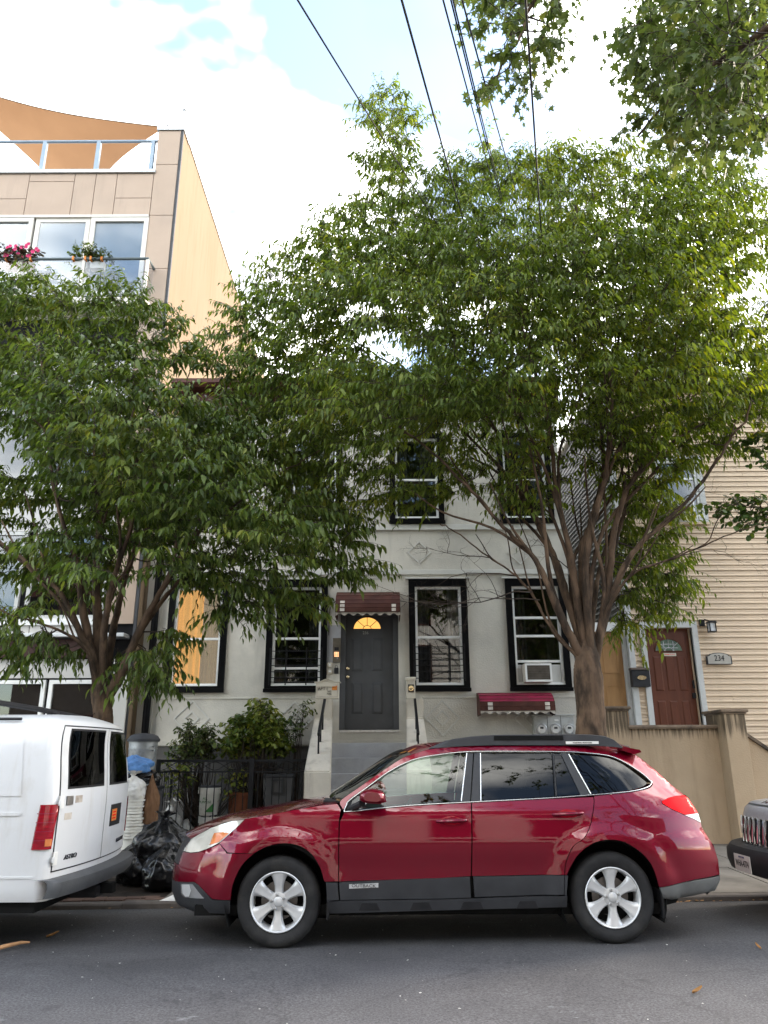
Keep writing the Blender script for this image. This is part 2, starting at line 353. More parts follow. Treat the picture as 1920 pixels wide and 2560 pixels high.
MAT['leaf_sunlit'] = leaf_mat('sunlit_green_leaf', (.058, .094, .014), (.145, .195, .032), .44, .42)  # sun on the right side of the crown, put into leaf colour
MAT['leaf_maple'] = leaf_mat('maple_leaf', (.055, .085, .022), (.12, .16, .042), .42)
MAT['leaf_round'] = leaf_mat('round_dark_leaf', (.03, .06, .012), (.06, .10, .02), .3)
MAT['leaf_shrub'] = leaf_mat('shrub_leaf', (.05, .085, .015), (.16, .19, .035), .3, .3)
MAT['leaf_dark'] = leaf_mat('dark_shrub_leaf', (.03, .05, .014), (.085, .11, .03), .25, .3)
dim_curtain = emit('dimly_lit_curtain', (.50, .41, .30), .30)
MAT['sail'] = leaf_mat('tan_shade_sail_cloth', (.35, .215, .115), (.40, .25, .135), .12, .8)
MAT['meter_glass'] = glass('clear_meter_glass', (.95, .95, .95), 1.0, .02)
MAT['petal'] = M_('pink_petal', (.62, .06, .17), .7, var=.25, vs=30)
MAT['leaf_purple'] = leaf_mat('brown_green_leaf', (.06, .05, .035), (.12, .10, .06), .25)

def asphalt():
    m = bpy.data.materials.new('worn_asphalt'); m.use_nodes = True
    n, l = m.node_tree.nodes, m.node_tree.links; b = n['Principled BSDF']
    tc = n.new('ShaderNodeTexCoord')
    def noise(s, d, r=.5, st=(1, 1, 1)):
        mp = n.new('ShaderNodeMapping'); mp.inputs['Scale'].default_value = st; l.new(tc.outputs['Object'], mp.inputs['Vector'])
        x = n.new('ShaderNodeTexNoise'); x.inputs['Scale'].default_value = s; x.inputs['Detail'].default_value = d; x.inputs['Roughness'].default_value = r
        l.new(mp.outputs['Vector'], x.inputs['Vector']); return x
    def ramp(src, p0, p1, c0, c1):
        r_ = n.new('ShaderNodeValToRGB'); r_.color_ramp.elements[0].position = p0; r_.color_ramp.elements[1].position = p1
        r_.color_ramp.elements[0].color = (*c0, 1); r_.color_ramp.elements[1].color = (*c1, 1); l.new(src, r_.inputs['Fac']); return r_.outputs['Color']
    def mix(f, a, c2, mode='MIX'):
        x = n.new('ShaderNodeMixRGB'); x.blend_type = mode
        if f is not None: l.new(f, x.inputs['Fac'])
        else: x.inputs['Fac'].default_value = 1
        l.new(a, x.inputs['Color1'])
        if isinstance(c2, tuple): x.inputs['Color2'].default_value = (*c2, 1)
        else: l.new(c2, x.inputs['Color2'])
        return x.outputs['Color']
    base = ramp(noise(1.3, 8, .6).outputs['Fac'], .3, .75, (.052, .051, .056), (.088, .086, .091))
    fine = ramp(noise(62, 4, .75).outputs['Fac'], .34, .68, (.35, .35, .35), (1.8, 1.8, 1.8))
    c = mix(None, base, fine, 'MULTIPLY')
    # pale aggregate specks
    vo = n.new('ShaderNodeTexVoronoi'); vo.inputs['Scale'].default_value = 55; l.new(tc.outputs['Object'], vo.inputs['Vector'])
    sp = ramp(vo.outputs['Distance'], .04, .12, (1, 1, 1), (0, 0, 0))
    rn = ramp(vo.outputs['Color'], .80, .90, (0, 0, 0), (1, 1, 1))
    f = mix(None, sp, rn, 'MULTIPLY')
    c = mix(f, c, (.36, .35, .34))
    # faded pale scrapes running along the street
    sc_ = ramp(noise(.9, 9, .7, (.5, 2.2, 1)).outputs['Fac'], .62, .74, (0, 0, 0), (.22, .22, .22))
    c = mix(sc_, c, (.30, .30, .31))
    # darker oil streak
    dk = ramp(noise(.45, 5, .5, (.35, 1.6, 1)).outputs['Fac'], .52, .72, (0, 0, 0), (.55, .55, .55))
    c = mix(dk, c, (.040, .040, .043))
    vc = n.new('ShaderNodeTexVoronoi'); vc.feature = 'DISTANCE_TO_EDGE'; vc.inputs['Scale'].default_value = .55
    wn_ = noise(1.6, 6, .6); va = n.new('ShaderNodeVectorMath'); va.operation = 'MULTIPLY_ADD'; l.new(wn_.outputs['Color'], va.inputs[0]); va.inputs[1].default_value = (.9, .9, 0); l.new(tc.outputs['Object'], va.inputs[2]); l.new(va.outputs[0], vc.inputs['Vector'])
    ck = ramp(vc.outputs['Distance'], .0015, .0055, (.5, .5, .5), (0, 0, 0)); c = mix(ck, c, (.026, .026, .027))
    dr = ramp(noise(3.2, 3, .5).outputs['Fac'], .66, .72, (0, 0, 0), (.6, .6, .6)); c = mix(dr, c, (.030, .030, .032))
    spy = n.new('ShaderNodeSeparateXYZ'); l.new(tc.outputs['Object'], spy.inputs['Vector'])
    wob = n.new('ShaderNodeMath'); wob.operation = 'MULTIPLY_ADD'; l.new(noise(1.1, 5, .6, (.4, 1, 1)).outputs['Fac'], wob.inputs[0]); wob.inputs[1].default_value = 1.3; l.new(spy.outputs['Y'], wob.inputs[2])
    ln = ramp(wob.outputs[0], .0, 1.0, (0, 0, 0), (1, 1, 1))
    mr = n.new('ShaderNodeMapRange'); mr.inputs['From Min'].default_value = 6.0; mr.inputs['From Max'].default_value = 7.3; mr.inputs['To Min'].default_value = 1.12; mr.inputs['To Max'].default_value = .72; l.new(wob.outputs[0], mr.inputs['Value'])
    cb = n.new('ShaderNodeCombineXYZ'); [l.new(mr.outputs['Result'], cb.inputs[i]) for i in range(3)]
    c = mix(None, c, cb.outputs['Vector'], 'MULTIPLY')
    # two worn chalky paint smears on the surface
    spz = n.new('ShaderNodeSeparateXYZ'); l.new(tc.outputs['Object'], spz.inputs['Vector'])
    for (cx, cy, rx, ry, k) in ((1.08, 5.22, .34, .30, .75), (-1.2, 5.2, .42, .16, .42), (-2.3, 5.25, .5, .12, .3), (.98, 5.62, .16, .05, .6)):
        ms = n.new('ShaderNodeMath'); ms.operation = 'SUBTRACT'; l.new(spz.outputs['X'], ms.inputs[0]); ms.inputs[1].default_value = cx
        md = n.new('ShaderNodeMath'); md.operation = 'DIVIDE'; l.new(ms.outputs[0], md.inputs[0]); md.inputs[1].default_value = rx
        mp2 = n.new('ShaderNodeMath'); mp2.operation = 'MULTIPLY'; l.new(md.outputs[0], mp2.inputs[0]); l.new(md.outputs[0], mp2.inputs[1])
        ns = n.new('ShaderNodeMath'); ns.operation = 'SUBTRACT'; l.new(spz.outputs['Y'], ns.inputs[0]); ns.inputs[1].default_value = cy
        nd = n.new('ShaderNodeMath'); nd.operation = 'DIVIDE'; l.new(ns.outputs[0], nd.inputs[0]); nd.inputs[1].default_value = ry
        np2 = n.new('ShaderNodeMath'); np2.operation = 'MULTIPLY'; l.new(nd.outputs[0], np2.inputs[0]); l.new(nd.outputs[0], np2.inputs[1])
        ad = n.new('ShaderNodeMath'); ad.operation = 'ADD'; l.new(mp2.outputs[0], ad.inputs[0]); l.new(np2.outputs[0], ad.inputs[1])
        nz = noise(7, 8, .7); sb = n.new('ShaderNodeMath'); sb.operation = 'MULTIPLY_ADD'; l.new(nz.outputs['Fac'], sb.inputs[0]); sb.inputs[1].default_value = 2.0; l.new(ad.outputs[0], sb.inputs[2])
        fm = ramp(sb.outputs[0], .75, 1.9, (k, k, k), (0, 0, 0))
        c = mix(fm, c, (.36, .38, .40))
    l.new(c, b.inputs['Base Color']); b.inputs['Roughness'].default_value = .82
    bp = n.new('ShaderNodeBump'); bp.inputs['Strength'].default_value = .55; bp.inputs['Distance'].default_value = .006
    l.new(noise(160, 4, .7).outputs['Fac'], bp.inputs['Height']); l.new(bp.outputs['Normal'], b.inputs['Normal'])
    return m
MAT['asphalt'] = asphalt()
MAT['concrete'] = M_('sidewalk_concrete', (.165, .15, .13), .9, var=.15, vs=2.5, bump=.4, bs=70, dirt=(.10, .09, .078), ds=1.4, dw=(.48, .7))
def porch_stain():
    m = MAT['porch'].copy(); m.name = 'rain_streaked_porch_stucco'
    n, l = m.node_tree.nodes, m.node_tree.links; b = n['Principled BSDF']
    src = b.inputs['Base Color'].links[0].from_socket
    tc = n.new('ShaderNodeTexCoord'); mp = n.new('ShaderNodeMapping'); mp.inputs['Scale'].default_value = (16, 3, .55); l.new(tc.outputs['Object'], mp.inputs['Vector'])
    no = n.new('ShaderNodeTexNoise'); no.inputs['Scale'].default_value = 2.0; no.inputs['Detail'].default_value = 4; l.new(mp.outputs['Vector'], no.inputs['Vector'])
    sp = n.new('ShaderNodeSeparateXYZ'); l.new(tc.outputs['Object'], sp.inputs['Vector'])
    mr = n.new('ShaderNodeMapRange'); mr.inputs['From Min'].default_value = STAIN_Z - .42; mr.inputs['From Max'].default_value = STAIN_Z + .05; l.new(sp.outputs['Z'], mr.inputs['Value'])
    mu = n.new('ShaderNodeMath'); mu.operation = 'MULTIPLY'; l.new(no.outputs['Fac'], mu.inputs[0]); l.new(mr.outputs['Result'], mu.inputs[1])
    rp = n.new('ShaderNodeValToRGB'); rp.color_ramp.elements[0].position = .30; rp.color_ramp.elements[1].position = .50; l.new(mu.outputs[0], rp.inputs['Fac'])
    rp.color_ramp.elements[1].color = (.8, .8, .8, 1)
    mx = n.new('ShaderNodeMixRGB'); mx.inputs['Color2'].default_value = (.055, .043, .03, 1)
    l.new(rp.outputs['Color'], mx.inputs['Fac']); l.new(src, mx.inputs['Color1']); l.new(mx.outputs['Color'], b.inputs['Base Color'])
    return m

# ------------------------------------------------------------------ ground, street and pavement
def struct(o, label=None): o['kind'] = 'structure'; return o
m = MB(); m.add([(-600, -600, -.9), (600, -600, -.9), (600, 600, -.9), (-600, 600, -.9)], [(0, 1, 2, 3)])
struct(m.build('ground', MAT['soil']))
xs = [-60, -30, -15] + [i * .5 for i in range(-20, 21)] + [15, 30, 60]
ys = [-1.2, 0, 1.5, 3, 4.5, 6, 6.9, 7.5, 8.2, KERB + .02]
m = MB(); m.grid([[(x, y, gz(x, min(y, KERB - .001))) for x in xs] for y in ys])
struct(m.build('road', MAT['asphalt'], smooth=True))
# pavement bed, kerb stones and slabs
m = MB(); m.grid([[(x, y, gz(x, y) - .03) for x in (-40, -10, 0, 10, 40)] for y in (KERB + .1, 11, 13, 14.6)])
walk = struct(m.build('sidewalk', MAT['soil']))
x = -13.0
while x < 13:
    w = rng.uniform(1.5, 2.2); b = MB()
    dz = rng.uniform(-.006, .006)
    z0, z1 = gz(x, KERB + .05) + dz, gz(x + w, KERB + .05) + dz
    pr = [(KERB, -.25), (KERB + .012, -.014), (KERB + .03, 0.0), (KERB + .155, .002), (KERB + .155, -.25)]
    b.add([(x + .004, y, z0 + z) for y, z in pr] + [(x + w - .004, y, z1 + z) for y, z in pr],
          [(0, 1, 2, 3, 4), (9, 8, 7, 6, 5)] + [(i, (i + 1) % 5, 5 + (i + 1) % 5, 5 + i) for i in range(5)])
    b.build('kerb_stone', MAT['kerbstone'], walk); x += w
TREE_PITS = [(-4.15, 9.12, -2.45, 10.5), (2.0, 9.12, 3.35, 10.6)]
def in_pit(x, y): return any(a - .02 < x < c + .02 and b - .02 < y < d + .02 for a, b, c, d in TREE_PITS)
yb = [KERB + .165, 10.62, 12.05, 13.4, 14.5]
for j in range(4):
    x = -13.0 + j * .3
    while x < 13:
        w = 1.45; segs = [(x, x + w)]
        y0, y1 = yb[j] + .006, yb[j + 1] - .006
        if j == 0:
            for a, _, c, _ in TREE_PITS:
                ns = []
                for s0, s1 in segs:
                    if s1 <= a or s0 >= c: ns.append((s0, s1)); continue
                    if s0 < a - .05: ns.append((s0, a))
                    if s1 > c + .05: ns.append((c, s1))
                segs = ns
        for s0, s1 in segs:
            dz = rng.uniform(-.004, .004); b = MB()
            c4 = [(s0 + .006, y0), (s1 - .006, y0), (s1 - .006, y1), (s0 + .006, y1)]
            b.add([(p, q, gz(p, q) - .06) for p, q in c4] + [(p, q, gz(p, q) + dz) for p, q in c4],
                  [(4, 5, 6, 7), (0, 1, 5, 4), (1, 2, 6, 5), (2, 3, 7, 6), (3, 0, 4, 7)])
            b.build('paving_slab', MAT['concrete'], walk)
        x += w
# brick pavers edging the left tree pit
a, b0, c, d0 = TREE_PITS[0]
for row in range(2):
    x = a
    while x < c - .1:
        w = rng.uniform(.19, .24); b = MB(); y0 = b0 + .01 + row * .125
        z = gz(x, y0) + rng.uniform(-.012, .006)
        b.box((x + .006, y0, z - .07), (x + w - .006, y0 + .115, z), .008); b.build('brick_paver', MAT['brickpave'], walk); x += w
for a, b0, c, d0 in TREE_PITS:
    m = MB(); m.grid([[(a + (c - a) * i / 8, b0 + (d0 - b0) * j / 8, gz(a, b0) - .02 + rng.uniform(0, .02)) for i in range(9)] for j in range(9)])
    struct(m.build('tree_pit_soil', MAT['soil'], smooth=True))
# ------------------------------------------------------------------ building helpers
def wall_cells(mb, x0, x1, z0, z1, Y, holes, depth=.25):
    """front wall in the plane y=Y with rectangular openings (hx0,hx1,hz0,hz1) and their reveals"""
    xs_ = sorted({x0, x1, *[min(max(h[i], x0), x1) for h in holes for i in (0, 1)]})
    zs_ = sorted({z0, z1, *[min(max(h[i], z0), z1) for h in holes for i in (2, 3)]})
    for i in range(len(xs_) - 1):
        for j in range(len(zs_) - 1):
            cx, cz = (xs_[i] + xs_[i + 1]) / 2, (zs_[j] + zs_[j + 1]) / 2
            if any(h[0] < cx < h[1] and h[2] < cz < h[3] for h in holes): continue
            mb.add([(xs_[i], Y, zs_[j]), (xs_[i + 1], Y, zs_[j]), (xs_[i + 1], Y, zs_[j + 1]), (xs_[i], Y, zs_[j + 1])], [(0, 1, 2, 3)])
    for a, b, c, d in holes:
        q = [(a, c), (b, c), (b, d), (a, d)]
        for k in range(4):
            (u, w), (u2, w2) = q[k], q[(k + 1) % 4]
            mb.add([(u, Y, w), (u2, Y, w2), (u2, Y + depth, w2), (u, Y + depth, w)], [(0, 1, 2, 3)])
def frame(mb, x0, x1, z0, z1, ya, yb, t, tb=None, tt=None):
    tb = t if tb is None else tb; tt = t if tt is None else tt
    mb.box((x0, ya, z0), (x1, yb, z0 + tb)); mb.box((x0, ya, z1 - tt), (x1, yb, z1))
    mb.box((x0, ya, z0 + tb), (x0 + t, yb, z1 - tt)); mb.box((x1 - t, ya, z0 + tb), (x1, yb, z1 - tt))
def wavy(mb, x0, x1, z0, z1, Y, amp=.02, waves=7, seed=0, n=40):
    r_ = random.Random(seed); ph = [r_.uniform(0, 6.28) for _ in range(3)]
    row = lambda z, k: [(x0 + (x1 - x0) * i / n, Y + amp * (math.sin(waves * 6.28 * i / n + ph[0]) + .5 * math.sin(waves * 14 * i / n + ph[1] + k)), z) for i in range(n + 1)]
    mb.grid([row(z0, .3), row((z0 + z1) / 2, .1), row(z1, 0)])

FY = 14.4
mhx0, mhx1 = X_(384, 1700, FY), X_(1424, 1500, FY)
Zf = lambda y, px=1100, Y=FY: Z_(px, y, Y)
roof_z = Zf(943, 1300, FY - .4)
house = thing('grey_house', 'two-storey grey stucco house with black window surrounds behind the red car', 'house', ((mhx0 + mhx1) / 2, FY, gz(0, FY)))
DX0, DX1 = X_(863, 1640, FY), X_(983, 1640, FY)
door_z0, door_z1 = Zf(1826, 922), Zf(1534, 922)
wz0, wz1 = Zf(1727), Zf(1449)
w2z0, w2z1 = Zf(1309), Zf(1085)
def pxspan(a, b, y): return X_(a, y, FY), X_(b, y, FY)
W1 = [(*pxspan(417, 567, 1600), 'lit'), (*pxspan(666, 818, 1600), 'guard'), (*pxspan(1023, 1171, 1600), 'guard2'), (*pxspan(1269, 1420, 1600), 'ac')]
W2 = [(*pxspan(*p, 1200), 'plain') for p in ((478, 612), (719, 855), (974, 1108), (1245, 1378))]
holes = [(a + .12, b - .12, wz0 + .10, wz1 - .14) for a, b, _ in W1] + [(a + .11, b - .11, w2z0 + .10, w2z1 - .10) for a, b, _ in W2]
holes.append((DX0 - .10, DX1 + .10, door_z0 - .02, door_z1 + .03))
m = MB(); wall_cells(m, mhx0, mhx1, -.3, roof_z - .3, FY, holes, .3)
m.add([(mhx1, FY, -.3), (mhx1, FY + 12, -.3), (mhx1, FY + 12, roof_z), (mhx1, FY, roof_z - .3)], [(0, 1, 2, 3)])
m.add([(mhx0, FY, -.3), (mhx0, FY + 12, -.3), (mhx0, FY + 12, roof_z), (mhx0, FY, roof_z - .3)], [(0, 1, 2, 3)])
m.build('wall', MAT['stucco'], house)
m = MB(); m.box((mhx0, FY + .05, roof_z - .3), (mhx1, FY + 12, roof_z - .1)); m.build('roof', MAT['blacktrim'], house)
m = MB(); m.box((mhx0 + .1, FY + 1.2, 0), (mhx1 - .1, FY + 1.3, roof_z - .5)); m.build('room_back_wall', MAT['room'], house)

def double_hung(parent, x0, x1, z0, z1, Y, rails, kind, seed, surround=(.12, .10, .14), smat='blacktrim', fmat='vinyl', proud=.055):
    t, tb, tt = surround
    s = MB(); frame(s, x0, x1, z0, z1, Y - proud, Y + .07, t, tb, tt)
    if smat == 'blacktrim':
        s.box((x0 - .015, Y - proud - .03, z0 - .02), (x1 + .015, Y - proud - .002, z0 + .05), .006)
    win = s.build('window', MAT[smat], parent)
    a, b, c, d = x0 + t, x1 - t, z0 + tb, z1 - tt
    f = MB(); frame(f, a, b, c, d, Y + .0, Y + .09, .045, .05, .045); f.build('window_frame', MAT[fmat], win)
    f = MB(); f.box((a - .03, Y - .035, c - .004), (b + .03, Y + .0, c + .026), .004); f.build('sill', MAT[fmat], win)
    lv = [c + .05] + rails + [d - .045]
    for i, r_ in enumerate(rails):
        f = MB(); f.box((a + .045, Y + .015, r_ - .022), (b - .045, Y + .075, r_ + .022), .003); f.build('sash_rail', MAT[fmat], win)
    for i in range(len(lv) - 1):
        lo, hi = lv[i] + (.022 if i else 0), lv[i + 1] - (.022 if i < len(lv) - 2 else 0)
        yy = Y + .04 + (.02 if i else 0)
        p = MB(); p.box((a + .045, yy, lo), (b - .045, yy + .006, hi)); p.build('pane', MAT['pane'], win)
    q = MB()
    if kind == 'lit':
        wavy(q, a, b, c, d, Y + .22, .022, 6, seed); q.build('curtain', warm_curtain, win, smooth=True)
        q = MB(); wavy(q, a + (b - a) * .55, b, c, d, Y + .17, .02, 5, seed + 1); q.build('curtain', dim_curtain, win, smooth=True)
    else:
        mat = MAT['curtain'] if kind != 'dark' else MAT['mesh_screen']
        wavy(q, a, a + (b - a) * .30, c, d, Y + .18, .02, 3, seed); q.build('curtain', mat, win, smooth=True)
        q = MB(); wavy(q, a + (b - a) * (.72 if kind != 'plain' else .6), b, c, d, Y + .2, .02, 4, seed + 2); q.build('curtain', MAT['sheer' if kind == 'guard2' else 'curtain'], win, smooth=True)
        q = MB(); q.box((a, Y + .5, c), (b, Y + .52, d)); q.build('room_shade', MAT['mesh_screen'], win)
    return win, (a, b, c, d)
rail_px = {'lit': [1594.6], 'guard': [1669, 1594.6], 'guard2': [1593], 'ac': [1654, 1590.6, 1545]}
def guard_bars(win, a, b, zs_, xs_, Y):
    for z in zs_:
        g = MB(); g.tube([(a - .035, Y - .06, z), (b + .035, Y - .06, z)], .008, 6); g.build('guard_bar', MAT['blackiron'], win)
    for x in xs_:
        g = MB(); g.box((x - .011, Y - .076, min(zs_) - .06), (x + .011, Y - .066, max(zs_) + .07)); g.build('guard_bar', MAT['blackiron'], win)
    for x in (a - .03, b + .03):
        g = MB(); g.box((x - .014, Y - .072, min(zs_) - .05), (x + .014, Y - .05, max(zs_) + .06)); g.build('guard_bracket', MAT['blackiron'], win)
for i, (a, b, k) in enumerate(W1):
    win, (fa, fb, fc, fd) = double_hung(house, a, b, wz0, wz1, FY, [Zf(y) for y in rail_px[k]], k, i * 5)
    if k == 'guard2': guard_bars(win, fa, fb, [Zf(y) for y in (1618, 1634, 1649, 1664, 1679.5, 1696)], [fa + (fb - fa) * .30, fa + (fb - fa) * .72], FY)
    if k == 'guard': guard_bars(win, fa, fb, [Zf(y) for y in (1627, 1646, 1662.6, 1678.5, 1693, 1704)], [fa + (fb - fa) * .30, fa + (fb - fa) * .72], FY)
    # stucco lintel above the surround
    m = MB(); m.box((a - .06, FY - .075, wz1 + .004), (b + .06, FY - .002, wz1 + .035), .006); m.build('lintel', MAT['stucco_trim'], house)
    if k == 'ac':
        acx0, acx1, acz0, acz1 = X_(1312, 1680, FY - .25), X_(1380, 1680, FY - .25), Z_(1345, 1705, FY - .25), Z_(1345, 1658, FY - .25)
        ac = thing('air_conditioner', 'white window air conditioner in the grey house, beside the right tree trunk', 'air conditioner', ((acx0 + acx1) / 2, FY - .25, acz0))
        m = MB(); m.box((acx0, FY - .26, acz0), (acx1, FY + .3, acz1), .012); m.build('casing', MAT['cream'], ac)
        m = MB(); frame(m, acx0 + .005, acx1 - .005, acz0 + .005, acz1 - .005, FY - .275, FY - .258, .035); m.build('front_frame', MAT['vinyl'], ac)
        m = MB(); m.box((acx0 + .04, FY - .266, acz0 + .04), (acx1 - .04, FY - .261, acz1 - .04)); cg = m.build('condenser_grille', M_('ac_coil', (.10, .085, .07), .7, .3, var=.3, vs=8), ac)
        for q in range(9):
            z = acz0 + .05 + q * (acz1 - acz0 - .1) / 8
            g = MB(); g.box((acx0 + .04, FY - .2705, z - .002), (acx1 - .04, FY - .2665, z + .002)); g.build('fin', M_('ac_fin', (.16, .14, .12), .6, .3) if q == 0 and 'ac_fin' not in bpy.data.materials else bpy.data.materials['ac_fin'], cg)
        for s in (0, 1):
            g = MB(); g.box(((fa + .05, acx1 + .004)[s], FY + .01, acz0), ((acx0 - .004, fb - .05)[s], FY + .03, acz1)); g.build('side_curtain', MAT['oldvinyl'], ac)
for i, (a, b, k) in enumerate(W2):
    double_hung(house, a, b, w2z0, w2z1, FY, [Zf(1199)], k, 40 + i * 3, (.11, .10, .10))
# string courses, panels and mouldings
def band(za, zb, out, name='string_course', xs_=None, mat='stucco_trim'):
    a, b = xs_ or (mhx0, mhx1)
    m = MB(); m.box((a + .002, FY - out, za), (b - .002, FY + .001, zb), .008); m.build(name, MAT[mat], house)
band(Zf(1326), Zf(1312), .05); band(Zf(1437), Zf(1425), .045)
band(Zf(1746), Zf(1741), .018, xs_=(mhx0, -1.28), mat='stucco'); band(Zf(1746), Zf(1741), .018, xs_=(.70, mhx1), mat='stucco'); band(Zf(1862), Zf(1849), .05, mat='stucco')
m = MB(); m.box((mhx0 + .01, FY - .012, -.2), (-1.275, FY + .001, Zf(1864))); m.build('shaded_basement_wall', M_('basement_shade_grey', (.125, .12, .115), .9, var=.2, vs=2, bump=.4, bs=40), house)  # shade of the basement recess put into a dark slab
for (cx, cy, r1, r2) in ((479, 1797, 46, 20), (736, 1799, 46, 20), (1106, 1795, 45, 20), (1330, 1797, 45, 20), (1048, 1381, 31, 0), (1299, 1381, 33, 0), (790, 1383, 31, 0), (530, 1383, 31, 0)):
    c = at(cx, cy, FY); s = 136.0 if cy > 1500 else 131.0
    for r_, o_ in ((r1 / s, .014), (r2 / s, .03)):
        if r_ <= 0: continue
        m = MB(); P4 = [(c.x - r_, c.z), (c.x, c.z - r_ * .98), (c.x + r_, c.z), (c.x, c.z + r_ * .98)]
        for q in range(4):
            (u, w), (u2, w2) = P4[q], P4[(q + 1) % 4]; k = 1 - .022 / r_ * 1.4
            iu, iw, iu2, iw2 = c.x + (u - c.x) * k, c.z + (w - c.z) * k, c.x + (u2 - c.x) * k, c.z + (w2 - c.z) * k
            m.prism([(u, w), (u2, w2), (iu2, iw2), (iu, iw)], 'y', FY - .016, FY + .001)
        m.build('diamond_moulding', MAT['stucco_trim'], house)
m = MB(); m.box((X_(838, 1430, FY), FY - .014, Zf(1446)), (X_(985, 1430, FY), FY + .001, Zf(1420))); m.build('stucco_patch', MAT['stucco_trim'], house)
m = MB(); m.box((X_(862, 1470, FY), FY - .01, Zf(1497)), (X_(867, 1470, FY), FY + .001, Zf(1449))); m.build('stucco_patch', MAT['stucco_trim'], house)
# cornice with brackets
cz = roof_z
m = MB(); m.prism([(FY - .42, cz), (FY - .42, cz - .09), (FY - .34, cz - .16), (FY - .12, cz - .2), (FY - .08, cz - .62), (FY - .001, cz - .64), (FY - .001, cz)], 'x', mhx0 - .05, mhx1 + .08)
cor = m.build('cornice', MAT['awn_brown'], house)
for i in range(9):
    x = mhx0 + .2 + i * (mhx1 - mhx0 - .4) / 8
    m = MB(); m.prism([(FY - .33, cz - .165), (FY - .34, cz - .25), (FY - .2, cz - .42), (FY - .12, cz - .66), (FY - .06, cz - .66), (FY - .06, cz - .205)], 'x', x - .05, x + .05)
    m.build('bracket', MAT['awn_brown'], cor)
# door
m = MB(); frame(m, DX0 - .10, DX1 + .10, door_z0 - .02, door_z1 + .03, FY + .02, FY + .14, .10, .03, .06); fr_ = m.build('door_frame', MAT['greydoor'], house)
dY = FY + .10
m = MB(); m.box((DX0, dY, door_z0 + .01), (DX1, dY + .045, door_z1 - .03)); door = m.build('door', MAT['greydoor'], house); door['label'] = 'charcoal six-panel front door with an amber fanlight'
def px_panel(pxs, pys, Yp, name, mat, parent, raise_=.012, slope=.022):
    x0, x1 = X_(pxs[0], (pys[0] + pys[1]) / 2, Yp), X_(pxs[1], (pys[0] + pys[1]) / 2, Yp)
    z1, z0 = Z_(pxs[0], pys[0], Yp), Z_(pxs[0], pys[1], Yp)
    m = MB(); s = slope
    # moulded ring plus raised field
    o = [(x0, z0), (x1, z0), (x1, z1), (x0, z1)]; i1 = [(x0 + s, z0 + s), (x1 - s, z0 + s), (x1 - s, z1 - s), (x0 + s, z1 - s)]
    i2 = [(x0 + 2 * s, z0 + 2 * s), (x1 - 2 * s, z0 + 2 * s), (x1 - 2 * s, z1 - 2 * s), (x0 + 2 * s, z1 - 2 * s)]
    V = [(u, Yp - .001, w) for u, w in o] + [(u, Yp - raise_, w) for u, w in i1] + [(u, Yp - .002, w) for u, w in i1] + [(u, Yp - raise_ * .8, w) for u, w in i2]
    F = []
    for k in range(4):
        k2 = (k + 1) % 4; F += [(k, k2, 4 + k2, 4 + k), (4 + k, 4 + k2, 8 + k2, 8 + k), (8 + k, 8 + k2, 12 + k2, 12 + k)]
    F.append((12, 13, 14, 15)); m.add(V, F); return m.build(name, mat, parent)
for xs_, ys_ in (((879, 907), (1595, 1678)), ((929, 957), (1595, 1678)), ((879, 908), (1706, 1785)), ((929, 957), (1706, 1785))):
    px_panel(xs_, ys_, dY, 'panel', MAT['greydoor'], door)
def fanlight(c, rx, rz, Y, parent, glow, bar, n=20):
    m = MB(); poly = [(c.x + rx * math.cos(math.pi * k / n), c.z + rz * math.sin(math.pi * k / n)) for k in range(n + 1)]
    m.prism(poly, 'y', Y - .012, Y - .002); fan = m.build('fanlight', glow, parent)
    for a in (45, 90, 135):
        b = MB(); b.tube([(c.x + .3 * rx * math.cos(R(a)), Y - .016, c.z + .3 * rz * math.sin(R(a))), (c.x + rx * math.cos(R(a)), Y - .016, c.z + rz * math.sin(R(a)))], .006, 6); b.build('glazing_bar', bar, fan)
    b = MB(); b.tube([(c.x + .3 * rx * math.cos(math.pi * k / 10), Y - .016, c.z + .3 * rz * math.sin(math.pi * k / 10)) for k in range(11)], .006, 6); b.build('glazing_bar', bar, fan)
    b = MB(); b.tube([(c.x + 1.02 * rx * math.cos(math.pi * k / n), Y - .010, c.z + 1.02 * rz * math.sin(math.pi * k / n)) for k in range(n + 1)] + [(c.x + 1.02 * rx, Y - .010, c.z)], .010, 6); b.build('fanlight_rim', parent.data.materials[0], fan)
    return fan
fanlight(at(918, 1573, dY), .262, .228, dY, door, fan_glow, MAT['blackiron'])
text_at('236', .075, at(914, 1582.5, dY - .004), MAT['steel'], 'house_number', door)
for y in (1672, 1693):
    k = MB(); c = at(869.5, y, dY); k.lathe([(.028, -.004), (.028, -.012), (.012, -.016), (.012, -.035), (.026, -.045), (.030, -.06), (.018, -.072), (.0, -.074)], c, 'y', 16); k.build('door_knob', MAT['brass'], door, smooth=True)
m = MB(); m.box((DX0 - .1, FY - .03, door_z0 - .035), (DX1 + .1, dY + .02, door_z0 + .008), .004); m.build('threshold', MAT['steel'], house)
